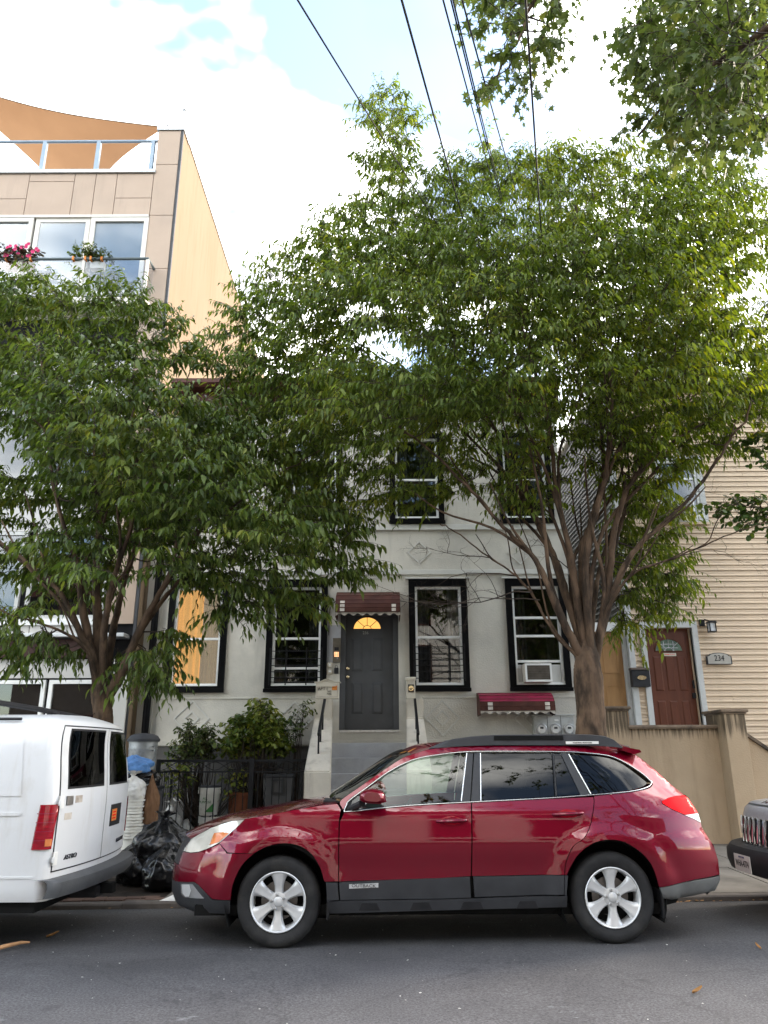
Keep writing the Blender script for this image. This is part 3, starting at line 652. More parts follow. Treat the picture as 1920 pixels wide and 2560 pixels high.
# grey paint patch and intercom beside the door
m = MB(); m.box((X_(818, 1600, FY), FY - .006, Zf(1656)), (X_(852, 1600, FY), FY + .001, Zf(1562))); m.build('paint_patch', MAT['step'], house)
ic = thing('intercom_panel', 'tall metal intercom panel with glowing keypad left of the grey door', 'intercom', at(841, 1656, FY - .03))
a_, b_ = at(831.5, 1656, FY - .03), at(852, 1595, FY - .03)
m = MB(); m.box((a_.x, FY - .045, a_.z), (b_.x, FY - .007, b_.z), .005); m.build('plate', M_('bronze_intercom', (.16, .14, .11), .4, .6, var=.2, vs=9), ic)
p0, p1 = at(836, 1626, FY - .05), at(847, 1618, FY - .05)
m = MB(); m.box((p0.x, FY - .05, p0.z), (p1.x, FY - .046, p1.z)); m.build('display', MAT['blackplastic'], ic)
for r_ in range(4):
    for c_ in range(3):
        p = at(837.5 + c_ * 3.8, 1631 + r_ * 3.2, FY - .05); m = MB(); m.box((p.x - .010, FY - .052, p.z - .007), (p.x + .010, FY - .046, p.z + .007)); m.build('key', lamp_panel, ic)
k = MB(); k.lathe([(.016, -.046), (.016, -.054), (.0, -.056)], (at(844, 1646.5, FY).x, FY, at(844, 1646.5, FY).z), 'y', 14); k.build('button', MAT['steel'], ic)
for (px, py) in ((824.5, 1662), (824.5, 1679)):
    p = at(px, py, FY); bb = thing('doorbell', ('upper' if py < 1670 else 'lower') + ' of two square white doorbells under the intercom', 'doorbell', p)
    m = MB(); m.box((p.x - .045, FY - .03, p.z - .04), (p.x + .045, FY - .002, p.z + .04), .006); m.build('box', MAT['cream'], bb)
    m = MB(); m.box((p.x - .022, FY - .036, p.z - .016), (p.x + .022, FY - .0305, p.z + .016), .003); m.build('button', MAT['vinyl'], bb)
p = at(841, 1676, FY); lk = thing('lockbox', 'small black lockbox on the wall left of the grey door', 'lockbox', p)
m = MB(); m.box((p.x - .04, FY - .045, p.z - .065), (p.x + .04, FY - .002, p.z + .05), .012); m.build('body', MAT['blackplastic'], lk)
m = MB(); m.tube([(p.x - .022, FY - .025, p.z + .05), (p.x - .02, FY - .025, p.z + .085), (p.x + .02, FY - .025, p.z + .085), (p.x + .022, FY - .025, p.z + .05)], .006, 6); m.build('shackle', MAT['blackiron'], lk)

# awnings
def awning(name, label, x0, x1, prof, split, patches, loc, mats, side=True):
    """prof: list of (y,z) from wall down to the front lip"""
    aw = thing(name, label, 'awning', loc)
    n = len(prof) - 1
    for i in range(n):
        (ya, za), (yb, zb) = prof[i], prof[i + 1]; m = MB(); o = .012
        m.prism([(ya, za), (ya - o, za - .004), (yb - o, zb - .012), (yb, zb + .006)], 'x', x0, x1)
        m.build('slat', MAT[mats[0] if i < split else mats[1]], aw)
        m = MB(); m.tube([(x0, yb - .010, zb), (x1, yb - .010, zb)], .006, 6); m.build('slat_rib', MAT[mats[1]], aw)
        for (u, w, rows) in patches:
            if i not in rows: continue
            m = MB(); m.prism([(ya - .014, za - .012), (ya - .018, za - .016), (yb - .018, zb + .006), (yb - .014, zb + .010)], 'x', u, w); m.build('patch', MAT['awn_white'], aw)
    (yf, zf) = prof[-1]; N = 56; waves = (x1 - x0) / .165
    m = MB(); sco = lambda t: .05 + .022 * math.cos(2 * math.pi * waves * t)
    m.grid([[(x0 + (x1 - x0) * k / N, yf + .004, zf + .005) for k in range(N + 1)], [(x0 + (x1 - x0) * k / N, yf, zf - sco(k / N)) for k in range(N + 1)],
            [(x0 + (x1 - x0) * k / N, yf + .012, zf - sco(k / N)) for k in range(N + 1)], [(x0 + (x1 - x0) * k / N, yf + .016, zf + .005) for k in range(N + 1)]])
    m.build('valance', MAT['awn_white'], aw)
    for x in (x0, x1):
        m = MB(); poly = list(prof) + [(yf + .02, zf - .05)] + [(yf + .02 + (prof[0][0] - yf - .02) * t, zf - .05 - .045 * abs(math.sin(t * 9))) for t in (.12, .25, .38, .5, .62, .75, .88, 1)]
        m.prism(poly, 'x', x - .006, x + .006); m.build('side_panel', MAT[mats[1]], aw)
    return aw
ax0, ax1 = X_(839, 1515, 13.78), X_(1000, 1515, 13.78)
zA, zB = Z_(920, 1500, 13.86), Z_(920, 1529, 13.74)
prof = [(FY - .01, zA + .24), (14.15, zA + .2), (13.94, zA + .10), (13.84, zA), (13.79, zA - (zA - zB) * .33), (13.76, zA - (zA - zB) * .66), (13.74, zB)]
pw = (ax1 - ax0)
awning('door_awning', 'brown slatted metal awning with scalloped edge over the grey door', ax0, ax1, prof, 0,
       [(ax0 + pw * .07, ax0 + pw * .14, (3, 4, 5)), (ax0 + pw * .87, ax0 + pw * .935, (4, 5))], (0, FY, zB), ('awn_brown', 'awn_brown'))
bx0, bx1 = X_(1200, 1760, 13.95), X_(1386, 1760, 13.95)
zt, zb = Z_(1300, 1735, 14.3), Z_(1300, 1775, 13.9)
zm = Z_(1300, 1754, 13.92)
prof = [(FY - .01, zt + .03), (14.2, zt + .01), (14.06, zt - .04), (13.97, zm + .05), (13.92, zm), (13.905, (zm + zb) / 2), (13.9, zb)]
pw = bx1 - bx0
awning('basement_awning', 'crimson and brown slatted awning low on the grey wall above the red car', bx0, bx1, prof, 4,
       [(bx0 + pw * .10, bx0 + pw * .165, (4, 5)), (bx0 + pw * .865, bx0 + pw * .93, (4, 5))], ((bx0 + bx1) / 2, FY, zb), ('awn_red', 'awn_brown'))
# electric meters
e0, e1 = at(1338, 1850, FY - .2), at(1434, 1789, FY - .2)
em = thing('meter_cabinet', 'grey cabinet with three round glass electric meters beside the right tree trunk', 'electric meter', ((e0.x + e1.x) / 2, FY - .2, e0.z))
m = MB(); m.box((e0.x, FY - .2, e0.z - .3), (e1.x, FY - .002, e1.z), .008); m.build('cabinet', MAT['galv'], em)
m = MB(); m.box((e0.x - .02, FY - .225, e1.z), (e1.x + .02, FY - .002, e1.z + .025), .004); m.build('lid', MAT['galv'], em)
for k in (1, 2):
    x = e0.x + (e1.x - e0.x) * k / 3; m = MB(); m.box((x - .003, FY - .203, e0.z - .3), (x + .003, FY - .2, e1.z)); m.build('seam', MAT['blackplastic'], em)
for px in (1354, 1389, 1423):
    c = at(px, 1823, FY - .2); m = MB(); m.lathe([(.098, 0), (.098, -.02), (.088, -.024), (.088, -.03)], c, 'y', 24); mt = m.build('meter', MAT['steel'], em, smooth=True)
    m = MB(); m.lathe([(.07, -.031), (.0, -.032)], c, 'y', 20, cap=False); m.build('dial', MAT['paper'], mt)
    m = MB(); m.box((c.x - .03, c.y - .036, c.z + .005), (c.x + .03, c.y - .033, c.z + .04)); m.build('display', MAT['bin_grey'], mt)
    m = MB(); m.lathe([(.086, -.03), (.084, -.07), (.07, -.085), (.0, -.088)], c, 'y', 24, cap=False); m.build('glass_cover', MAT['meter_glass'], mt, smooth=True)
m = MB(); m.box((at(1386, 1803, FY - .2).x, FY - .204, at(1386, 1803, FY - .2).z), (at(1396, 1799, FY - .2).x, FY - .2, at(1386, 1798, FY - .2).z)); m.build('sticker', MAT['paper'], em)
# gable-side pipes between the two left houses, conduit by the meters
for (px, w, nm, mt_, lab) in ((319, .055, 'drainpipe', 'blacktrim', 'narrow black drainpipe beside the cream panel wall'), (369, .065, 'drainpipe', 'blacktrim', 'wide black drainpipe at the left edge of the grey house')):
    x = X_(px, 1760, FY - .1); m = MB(); m.tube([(x, FY - .12, .1), (x, FY - .12, roof_z - .7)], w, 12)
    tag(m.build(nm, MAT[mt_], None, smooth=True), lab, 'drainpipe', 'drainpipes between the left houses')
m = MB(); m.box((X_(331, 1760, FY), FY - .05, 0), (X_(345, 1760, FY), FY + .3, 7.6)); tag(m.build('wall_strip', MAT['sidewall']), 'tan vertical stucco strip between the two black drainpipes', 'wall strip')
m = MB(); m.box((X_(345, 1760, FY) + .003, FY - .03, 0), (X_(384, 1760, FY) - .003, FY + .3, 7.6)); tag(m.build('wall_strip', MAT['stucco']), 'grey stucco strip behind the wide black drainpipe', 'wall strip')

# ------------------------------------------------------------------ stoop
stoop = thing('stoop', 'grey concrete stoop with beige cheek walls climbing to the grey door', 'stairs', (-.27, 13, gz(0, 12)))
lv = [(14.38, 1.89), (13.62, 1.656), (13.34, 1.41), (13.07, 1.165), (12.8, .93), (12.53, .70), (12.26, .47), (11.99, .24)]
for i in range(1, len(lv)):
    yb = lv[i - 1][0] if i > 1 else FY
    m = MB(); m.box((-.96, lv[i][0], -.1), (.42, (yb + .0) if i > 1 else FY - .001, lv[i][1]), .006); m.build('step' if i > 1 else 'landing', MAT['step'], stoop)
def cheek(xo_b, xi_b, xo_f, xi_f):
    # profile (y,z): back bottom, back top, pier front, slope, front
    pr = [(14.39, -.1), (14.39, 2.42), (13.92, 2.42), (13.92, 2.07), (12.32, 1.25), (12.28, 1.22), (12.28, -.1)]
    m = MB(); N = len(pr)
    def xo(y): t = (14.39 - y) / 2.1; return xo_b + (xo_f - xo_b) * t
    def xi(y): t = (14.39 - y) / 2.1; return xi_b + (xi_f - xi_b) * t
    V = [(xo(y), y, z) for y, z in pr] + [(xi(y), y, z) for y, z in pr]
    m.add(V, [tuple(range(N))[::-1], tuple(range(N, 2 * N))] + [(i, (i + 1) % N, N + (i + 1) % N, N + i) for i in range(N)])
    me = m.mesh('cheek_wall'); bm = bmesh.new(); bm.from_mesh(me)
    bmesh.ops.bevel(bm, geom=bm.edges[:], offset=.018, segments=2, affect='EDGES'); bm.to_mesh(me); bm.free()
    link('cheek_wall', me, MAT['cheek'], stoop)
cheek(-1.27, -.965, -1.25, -.84); cheek(.69, .40, .72, .33)
def railing(x, pts, posts):
    m = MB(); P = [Vector((x, y, z)) for y, z in pts]
    for i in range(len(P) - 1):
        d = (P[i + 1] - P[i]).normalized(); nrm = Vector((0, -d.z, d.y)) * .022
        m.add([P[i] + Vector((-.022, 0, 0)) + nrm, P[i] + Vector((.022, 0, 0)) + nrm, P[i] + Vector((.022, 0, 0)) - nrm, P[i] + Vector((-.022, 0, 0)) - nrm,
               P[i + 1] + Vector((-.022, 0, 0)) + nrm, P[i + 1] + Vector((.022, 0, 0)) + nrm, P[i + 1] + Vector((.022, 0, 0)) - nrm, P[i + 1] + Vector((-.022, 0, 0)) - nrm],
              [(0, 1, 2, 3), (7, 6, 5, 4), (0, 4, 5, 1), (1, 5, 6, 2), (2, 6, 7, 3), (3, 7, 4, 0)])
    hr = m.build('handrail', MAT['blackiron'], stoop)
    for y, z0, z1 in posts:
        m = MB(); m.box((x - .014, y - .014, z0), (x + .014, y + .014, z1)); m.build('baluster', MAT['blackiron'], hr)
sl = lambda y: 1.25 + (y - 12.32) * (2.07 - 1.25) / 1.6
for x in (-1.08, .54):
    railing(x, [(13.9, 2.40), (12.75, 1.78)], [(13.55, sl(13.55) - .05, 2.2), (13.15, sl(13.15) - .05, 1.99), (12.78, sl(12.78) - .05, 1.79)])
# letter boxes on the cheek walls
c = at(818, 1749, 13.95); mb_ = thing('letterbox', 'cream metal letterbox marked APT 1 on the left stoop wall', 'mailbox', (c.x, 13.95, 2.42))
x0, x1, z0, z1 = X_(790, 1720, 13.95), X_(847, 1720, 13.95), 2.425, Z_(818, 1706, 13.95)
m = MB(); m.box((x0, 13.92, z0), (x1, 14.1, z1), .006); m.build('body', MAT['cream'], mb_)
m = MB(); N = 16; tp = [(x0 - .03 + (x1 - x0 + .06) * k / N, z1 - .005 + .055 * math.exp(-((k / N - .5) / .23) ** 2)) for k in range(N + 1)]
m.prism(tp + [(x, z + .012) for x, z in reversed(tp)], 'y', 13.9, 14.12); lid = m.build('lid', MAT['cream'], mb_)
m = MB(); m.prism([(x0 + .01, z1 - .004)] + [(x, z - .002) for x, z in tp[2:-2]] + [(x1 - .01, z1 - .004)], 'y', 13.925, 14.1); m.build('gable', MAT['cream'], mb_)
m = MB(); frame(m, x0 + .02, x1 - .02, z0 + .03, z1 - .09, 13.912, 13.919, .006); m.build('door_seam', MAT['awn_white'], mb_)
m = MB(); m.box((x0 + .025, 13.905, z1 - .075), (x1 - .05, 13.918, z1 - .06)); m.build('slot_flap', MAT['cream'], mb_)
text_at('APT I', .085, (x0 + .125, 13.915, z1 - .115), MAT['ink'], 'lettering', mb_, .9)
text_at('NO\nMAIL', .045, (x0 + .245, 13.915, z1 - .185), MAT['ink'], 'lettering', mb_, .9)
m = MB(); m.box((x1 - .12, 13.912, z1 - .14), (x1 - .03, 13.917, z1 - .06)); m.build('sticker', MAT['orange_sticker'], mb_)
m = MB(); m.lathe([(.012, 0), (.012, -.008), (0, -.009)], (x0 + .055, 13.918, z0 + .15), 'y', 10); m.build('lock', MAT['steel'], mb_)
x0, x1 = X_(1016, 1715, 13.95), X_(1038, 1715, 13.95); z1 = Z_(1026, 1693, 13.95)
pb = thing('letterbox', 'narrow cream box with a round eagle plate on the right stoop wall', 'mailbox', ((x0 + x1) / 2, 13.95, 2.42))
m = MB(); m.box((x0, 13.95, 2.425), (x1, 14.22, z1 - .04), .006); m.build('body', MAT['cream'], pb)
m = MB(); m.prism([(13.93, z1 - .05), (13.93, z1 - .01), (14.0, z1 + .01), (14.24, z1 + .015), (14.24, z1 - .04)], 'x', x0 - .012, x1 + .012); m.build('lid', MAT['cream'], pb)
cx, czz = (x0 + x1) / 2 + .005, Z_(1027, 1721, 13.95)
m = MB(); m.box((cx - .052, 13.942, czz - .07), (cx + .052, 13.949, czz + .07)); pl = m.build('plate', MAT['blackplastic'], pb)
m = MB(); m.lathe([(.055, 0), (.055, -.005), (.045, -.007), (.043, -.004), (0, -.004)], (cx, 13.942, czz), 'y', 24); m.build('round_emblem', MAT['brass'], pl, smooth=True)
m = MB(); m.prism([(cx - .035, czz + .008), (cx, czz - .006), (cx + .035, czz + .008), (cx + .02, czz - .012), (cx + .006, czz - .03), (cx - .006, czz - .03), (cx - .02, czz - .012)], 'y', 13.93, 13.939); m.build('eagle', MAT['ink'], pl)
# loose cable over the awning
m = MB(); P = [(X_(822, 1600, FY), FY - .03, Zf(1588)), (X_(823, 1540, FY), FY - .03, Zf(1535)), (X_(828, 1515, FY), FY - .04, Zf(1513)), (X_(840, 1504, FY), FY - .05, Zf(1503))]
m.tube(P, .007, 6); m.tube([(X_(1000, 1503, FY), FY - .05, Zf(1503)), (X_(1025, 1508, FY), FY - .03, Zf(1507)), (X_(1027, 1560, FY), FY - .03, Zf(1558))], .007, 6)
tag(m.build('door_cable', MAT['cable'], None, smooth=True), 'thin black cable running behind the awning over the grey door', 'cable')

# ------------------------------------------------------------------ right house: tan siding
RY = 14.2
rx0 = X_(1573, 1600, RY); rx1 = rx0 + 9
rh = thing('tan_house', 'house with tan vinyl siding and a brown-red door at the right edge', 'house', (rx0 + 2, RY, .1))
rz1 = 8.75
Zr = lambda y, px=1760: Z_(px, y, RY)
dx0, dx1 = X_(1614, 1600, RY), X_(1728, 1600, RY); dz1 = Zr(1569); dz0 = Zr(1829, 1690) - .02
wx0, wx1 = X_(1642, 1240, RY), X_(1762, 1240, RY); wwz0, wwz1 = Zr(1306), Zr(1140)
cut = [(dx0 - .10, dx1 + .13, dz0 - .1, dz1 + .11), (wx0, wx1, wwz0, wwz1)]
m = MB(); wall_cells(m, rx0, rx1, -.2, rz1, RY + .03, [(dx0, dx1, dz0, dz1), (wx0 + .1, wx1 - .1, wwz0 + .1, wwz1 - .1)], .2)
m.add([(rx0, RY + .03, -.2), (rx0, RY + 11, -.2), (rx0, RY + 11, rz1), (rx0, RY + .03, rz1)], [(0, 1, 2, 3)])
m.build('wall', MAT['siding'], rh)
m = MB(); m.box((rx0 - .1, RY - .25, rz1), (rx1, RY + 11, rz1 + .25), .02); m.build('roof_edge', MAT['frame_tan'], rh)
m = MB(); m.box((rx0 + .05, RY + 1.2, 0), (rx1, RY + 1.25, rz1)); m.build('room_back_wall', MAT['room'], rh)
EXP = .1075
def board_mesh(L):
    pr = [(0, .006), (-.030, .0), (-.030, .016), (-.016, .052), (-.021, .058), (-.003, EXP + .006), (0, EXP + .006)]
    m = MB(); n = len(pr); m.add([(0, y, z) for y, z in pr] + [(L, y, z) for y, z in pr], [tuple(range(n))[::-1], tuple(range(n, 2 * n))] + [(i, (i + 1) % n, n + (i + 1) % n, n + i) for i in range(n)])
    return m.mesh('siding_board')
z = .2; cache = {}
while z < rz1 - .05:
    segs = [(rx0 + .06, rx1)]
    for a, b, c, d in cut:
        if z + EXP > c and z < d - .02:
            ns = []
            for s0, s1 in segs:
                if s1 <= a or s0 >= b: ns.append((s0, s1)); continue
                if s0 < a: ns.append((s0, a))
                if s1 > b: ns.append((b, s1))
            segs = ns
    for s0, s1 in segs:
        cuts = [s0]; xj = rx0 + rng.choice((1.2, 1.9, 2.6, 3.3, .8)) + rng.uniform(-.1, .1)
        while xj < s1 - .4:
            if xj > s0 + .4: cuts.append(xj)
            xj += 3.66
        cuts.append(s1)
        for q in range(len(cuts) - 1):
            L = cuts[q + 1] - cuts[q] - (.004 if q < len(cuts) - 2 else 0)
            link('siding_board', board_mesh(L), MAT['siding'], rh, (cuts[q], RY + .029 - (.002 if q % 2 else 0), z + rng.uniform(-.0012, .0012)))
    z += EXP
# side wall facing the alley
pr = None
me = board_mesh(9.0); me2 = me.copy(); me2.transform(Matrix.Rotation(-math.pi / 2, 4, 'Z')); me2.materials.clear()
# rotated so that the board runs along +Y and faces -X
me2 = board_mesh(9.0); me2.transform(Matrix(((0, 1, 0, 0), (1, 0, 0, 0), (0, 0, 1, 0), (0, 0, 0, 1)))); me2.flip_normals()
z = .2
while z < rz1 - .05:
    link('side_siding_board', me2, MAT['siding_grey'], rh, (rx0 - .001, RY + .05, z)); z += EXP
m = MB(); m.box((rx0 - .035, RY - .035, 0), (rx0 + .07, RY + .06, rz1), .004); m.build('corner_post', MAT['oldvinyl'], rh)
# window
win, (fa, fb, fc, fd) = double_hung(rh, wx0, wx1, wwz0, wwz1, RY, [Zr(1196), ], 'dark', 77, (.11, .10, .10), 'oldvinyl', 'vinyl', .03)
m = MB(); m.box((wx0 - .03, RY - .05, wwz0 - .05), (wx1 + .03, RY - .022, wwz0 - .002), .004); m.build('window_sill', MAT['siding'], rh)
ax0, ax1, az0, az1 = X_(1676, 1270, RY - .2), X_(1737, 1270, RY - .2), Z_(1710, 1289, RY - .2), Z_(1710, 1252, RY - .2)
ac = thing('air_conditioner', 'white air conditioner in the upstairs window of the tan house', 'air conditioner', ((ax0 + ax1) / 2, RY - .2, az0))
m = MB(); m.box((ax0, RY - .2, az0), (ax1, RY + .25, az1), .01); m.build('casing', MAT['cream'], ac)
m = MB(); frame(m, ax0 + .004, ax1 - .004, az0 + .004, az1 - .004, RY - .215, RY - .199, .03); m.build('front_frame', MAT['vinyl'], ac)
for q in range(8):
    zz = az0 + .045 + q * (az1 - az0 - .09) / 7; g = MB(); g.box((ax0 + .03, RY - .209, zz - .006), (ax1 - .03, RY - .2025, zz + .006)); g.build('louvre', MAT['oldvinyl'], ac)
# door
m = MB(); frame(m, dx0 - .10, dx1 + .13, dz0 - .1, dz1 + .11, RY - .03, RY + .035, .10, .02, .11); m.build('door_casing', MAT['oldvinyl'], rh)
m = MB(); m.box((dx1 + .001, RY + .03, dz0), (dx1 + .10, RY + .16, dz1)); m.box((dx0 - .02, RY + .03, dz0), (dx0 - .001, RY + .16, dz1)); m.build('door_jamb', MAT['oldvinyl'], rh)
rdY = RY + .12
m = MB(); m.box((dx0, rdY, dz0), (dx1, rdY + .04, dz1 - .002)); rdoor = m.build('door', MAT['reddoor'], rh); rdoor['label'] = 'brown-red panelled door with half-round leaded glass'
def rp_panel(f0, f1, y0, y1):
    w = dx1 - dx0; x0, x1 = dx0 + w * f0, dx0 + w * f1; z1, z0 = Z_(1690, y0, rdY), Z_(1690, y1, rdY)
    m = MB(); s = .02
    o = [(x0, z0), (x1, z0), (x1, z1), (x0, z1)]; i1 = [(x0 + s, z0 + s), (x1 - s, z0 + s), (x1 - s, z1 - s), (x0 + s, z1 - s)]
    m.add([(u, rdY - .001, w_) for u, w_ in o] + [(u, rdY - .014, w_) for u, w_ in i1], [(k, (k + 1) % 4, 4 + (k + 1) % 4, 4 + k) for k in range(4)] + [(4, 5, 6, 7)])
    m.build('panel', MAT['reddoor'], rdoor)
for f0, f1 in ((.16, .34), (.42, .60), (.68, .86)):
    rp_panel(f0, f1, 1641, 1727); rp_panel(f0, f1, 1752, 1840)
leaded = M_('leaded_green_glass', (.10, .15, .11), .15, var=.4, vs=14, spec=.8)
c = at(1672, 1628, rdY); fan = fanlight(c, .255, .225, rdY, rdoor, leaded, MAT['steel'])
for u, w in ((-.09, .13), (.09, .13)):
    g = MB(); g.box((c.x + u - .004, rdY - .02, c.z), (c.x + u + .004, rdY - .0125, c.z + w + .05)); g.build('lead_came', MAT['steel'], fan)
for w in (.06, .13):
    g = MB(); g.box((c.x - .2 + w * .5, rdY - .02, c.z + w - .004), (c.x + .2 - w * .5, rdY - .0125, c.z + w + .004)); g.build('lead_came', MAT['steel'], fan)
p0, p1 = at(1659, 1640, rdY - .01), at(1690, 1632.5, rdY - .01); m = MB(); m.box((p0.x, rdY - .008, p0.z), (p1.x, rdY - .002, p1.z)); st = m.build('notice_strip', MAT['cream'], rdoor)
text_at('BEWARE OF DOG', .028, ((p0.x + p1.x) / 2, rdY - .009, (p0.z + p1.z) / 2), MAT['redlens'], 'lettering', st, .85)
for y, h in ((1711, .15), (1739, .10)):
    c = at(1735, y, rdY); m = MB(); m.box((c.x - .035, rdY - .03, c.z - h / 2), (c.x + .035, rdY - .001, c.z + h / 2), .01); m.build('door_lock', MAT['blackplastic'], rdoor)
# wall lantern, number plaque, mailbox
c = at(1779, 1567, RY - .16); ln = thing('wall_lantern', 'black carriage lantern with frosted panes beside the brown-red door', 'lamp', (c.x, RY - .16, c.z))
m = MB(); m.box((c.x - .065, c.y - .065, c.z + .075), (c.x + .065, c.y + .065, c.z + .09), .004); m.prism([(c.x - .085, c.z + .07), (c.x + .085, c.z + .07), (c.x + .05, c.z + .105), (c.x - .05, c.z + .105)], 'y', c.y - .08, c.y + .08); m.build('cap', MAT['blackiron'], ln)
m = MB(); m.box((c.x - .05, c.y - .05, c.z - .085), (c.x + .05, c.y + .05, c.z + .07)); m.build('glass', MAT['sheer'], ln)
for sx in (-1, 1):
    for sy in (-1, 1):
        m = MB(); m.box((c.x + sx * .055 - .008, c.y + sy * .055 - .008, c.z - .095), (c.x + sx * .055 + .008, c.y + sy * .055 + .008, c.z + .075)); m.build('corner_bar', MAT['blackiron'], ln)
m = MB(); m.box((c.x - .065, c.y - .065, c.z - .10), (c.x + .065, c.y + .065, c.z - .085), .004); m.build('base', MAT['blackiron'], ln)
m = MB(); m.box((c.x - .16, RY - .03, c.z + .03), (c.x - .06, RY - .005, c.z + .16), .006); m.tube([(c.x - .11, RY - .03, c.z + .13), (c.x - .08, RY - .09, c.z + .15), (c.x - .03, c.y, c.z + .11)], .012, 8); m.build('bracket', MAT['blackiron'], ln)
c = at(1796.5, 1647, RY - .03); w, h = .235, .105
nb = thing('number_plaque', 'arched grey house number plaque reading 234 on the tan siding', 'house number', (c.x, RY - .03, c.z - h))
def plaque(k): return [(c.x - w * k, c.z - h * k), (c.x + w * k, c.z - h * k), (c.x + w * k, c.z + h * .45 * k), (c.x + w * .82 * k, c.z + h * .5 * k)] + [(c.x + w * .82 * k * math.cos(t), c.z + h * .5 * k + h * .55 * k * math.sin(t)) for t in [R(a) for a in range(20, 161, 14)]] + [(c.x - w * .82 * k, c.z + h * .5 * k), (c.x - w * k, c.z + h * .45 * k)]
m = MB(); m.prism(plaque(1), 'y', RY - .055, RY - .022); m.build('backing', MAT['blackplastic'], nb)
m = MB(); m.prism(plaque(.9), 'y', RY - .062, RY - .0555); m.build('face', M_('plaque_grey', (.34, .32, .28), .5, var=.1), nb)
text_at('234', .15, (c.x, RY - .066, c.z + .005), MAT['ink'], 'lettering', nb, .85)
p0, p1 = at(1582, 1717, RY - .12), at(1622, 1672, RY - .12)
bm_ = thing('wall_mailbox', 'black wall mailbox with an oval badge between the tan and red doors', 'mailbox', ((p0.x + p1.x) / 2, RY - .1, p0.z))
m = MB(); m.box((p0.x, RY - .14, p0.z), (p1.x, RY - .006, p1.z - .02), .008); m.build('body', MAT['blackplastic'], bm_)
m = MB(); m.box((p0.x - .012, RY - .16, p1.z - .02), (p1.x + .012, RY - .006, p1.z + .02), .006); m.build('lid', M_('bronze_lid', (.13, .10, .085), .5, .3, var=.2), bm_)
m = MB(); cx, cz_ = (p0.x + p1.x) / 2 + .01, (p0.z + p1.z) / 2
m.prism([(cx + .085 * math.cos(k * math.pi / 10), cz_ + .04 * math.sin(k * math.pi / 10)) for k in range(20)], 'y', RY - .152, RY - .1405); m.build('badge', MAT['brass'], bm_)
# alley door between the houses
g0, g1 = X_(1452, 1680, RY + .15), X_(1560, 1680, RY + .15)
al = thing('alley_door', 'tan wooden panelled door closing the alley behind the right tree', 'door', ((g0 + g1) / 2, RY + .15, .2))
az1 = Z_(1530, 1580, RY + .15)
m = MB(); m.box((g0, RY + .15, .15), (g1, RY + .2, az1)); m.build('leaf', MAT['tandoor'], al)
for f0, f1 in ((.1, .45), (.55, .9)):
    for za, zb in ((.08, .35), (.42, .72), (.78, .93)):
        w = g1 - g0; x0, x1 = g0 + w * f0, g0 + w * f1; z0, z1 = .15 + (az1 - .15) * za, .15 + (az1 - .15) * zb
        m = MB(); frame(m, x0, x1, z0, z1, RY + .139, RY + .149, .03); m.build('panel_moulding', MAT['tandoor'], al)
m = MB(); m.box((g0 - .15, RY + .06, az1 + .002), (rx0 - .04, RY + .24, az1 + .17), .006); m.build('header', MAT['vinyl'], al)
m = MB(); m.box((g1 + .002, RY + .06, .1), (rx0 - .037, RY + .24, az1), .004); m.build('jamb', MAT['oldvinyl'], al)

# ------------------------------------------------------------------ porch wall in front of the tan house
PY = 12.7
STAIN_Z = Z_(1700, 1822, PY)
MAT['porch_stain'] = porch_stain()
pwl = thing('porch_wall', 'tan stucco porch wall with dark cap and rain streaks behind the red car', 'wall', (X_(1690, 1900, PY), PY, .1))
wx0, wx1 = X_(1572, 1850, PY), X_(1822, 1850, PY)
m = MB(); m.box((wx0 - .02, PY, -.1), (wx1, PY + .2, STAIN_Z)); m.build('wall', MAT['porch_stain'], pwl)
m = MB(); zc = STAIN_Z + .032; m.prism([(PY - .05 + .0, zc - .03), (PY - .06, zc), (PY - .045, zc + .028), (PY + .23, zc + .028), (PY + .245, zc), (PY + .23, zc - .03)], 'x', wx0 + .003, wx1 - .003); m.build('cap', MAT['porchcap'], pwl)
def pier(px0, px1, y_top, Y, depth):
    x0, x1 = X_(px0, 1830, Y), X_(px1, 1830, Y); z1 = Z_((px0 + px1) / 2, y_top, Y)
    p = MB(); p.box((x0, Y, -.1), (x1, Y + depth, z1 - .07), .01); pr_ = p.build('pier', MAT['porch_stain'], pwl)
    p = MB(); p.box((x0 - .05, Y - .05, z1 - .05), (x1 + .05, Y + depth + .05, z1), .02); p.box((x0 - .02, Y - .02, z1 - .075), (x1 + .02, Y + depth + .02, z1 - .052), .006); p.build('pier_cap', MAT['porchcap'], pr_)
    return x0, x1, z1
pier(1503, 1574, 1766, PY - .05, .5)
qx0, qx1, qz = pier(1815, 1868, 1773, PY - .32, .72)
m = MB(); zs0, zs1 = Z_(1868, 1838, PY - .2), Z_(1920, 1873, PY - .2)
sx0 = qx1 + .002; sx1 = sx0 + 3.2; slope = (zs1 - zs0) / (X_(1920, 1873, PY - .2) - X_(1868, 1838, PY - .2))
ze = max(.35, zs0 + slope * (sx1 - sx0))
m.prism([(sx0, -.1), (sx1, -.1), (sx1, zs0 + slope * (sx1 - sx0)), (sx0, zs0)] if zs0 + slope * (sx1 - sx0) > 0 else [(sx0, -.1), (sx0 + (zs0 - .3) / -slope, -.1), (sx0 + (zs0 - .3) / -slope, .3), (sx0, zs0)], 'y', PY - .2, PY + .05); m.build('sloping_wall', MAT['porch'], pwl)
xe = min(sx1, sx0 + (zs0 - .3) / -slope)
m = MB(); m.prism([(sx0, zs0 + .003), (xe, zs0 + slope * (xe - sx0) + .003), (xe, zs0 + slope * (xe - sx0) + .06), (sx0, zs0 + .06)], 'y', PY - .24, PY + .09); m.build('sloping_cap', MAT['porchcap'], pwl)
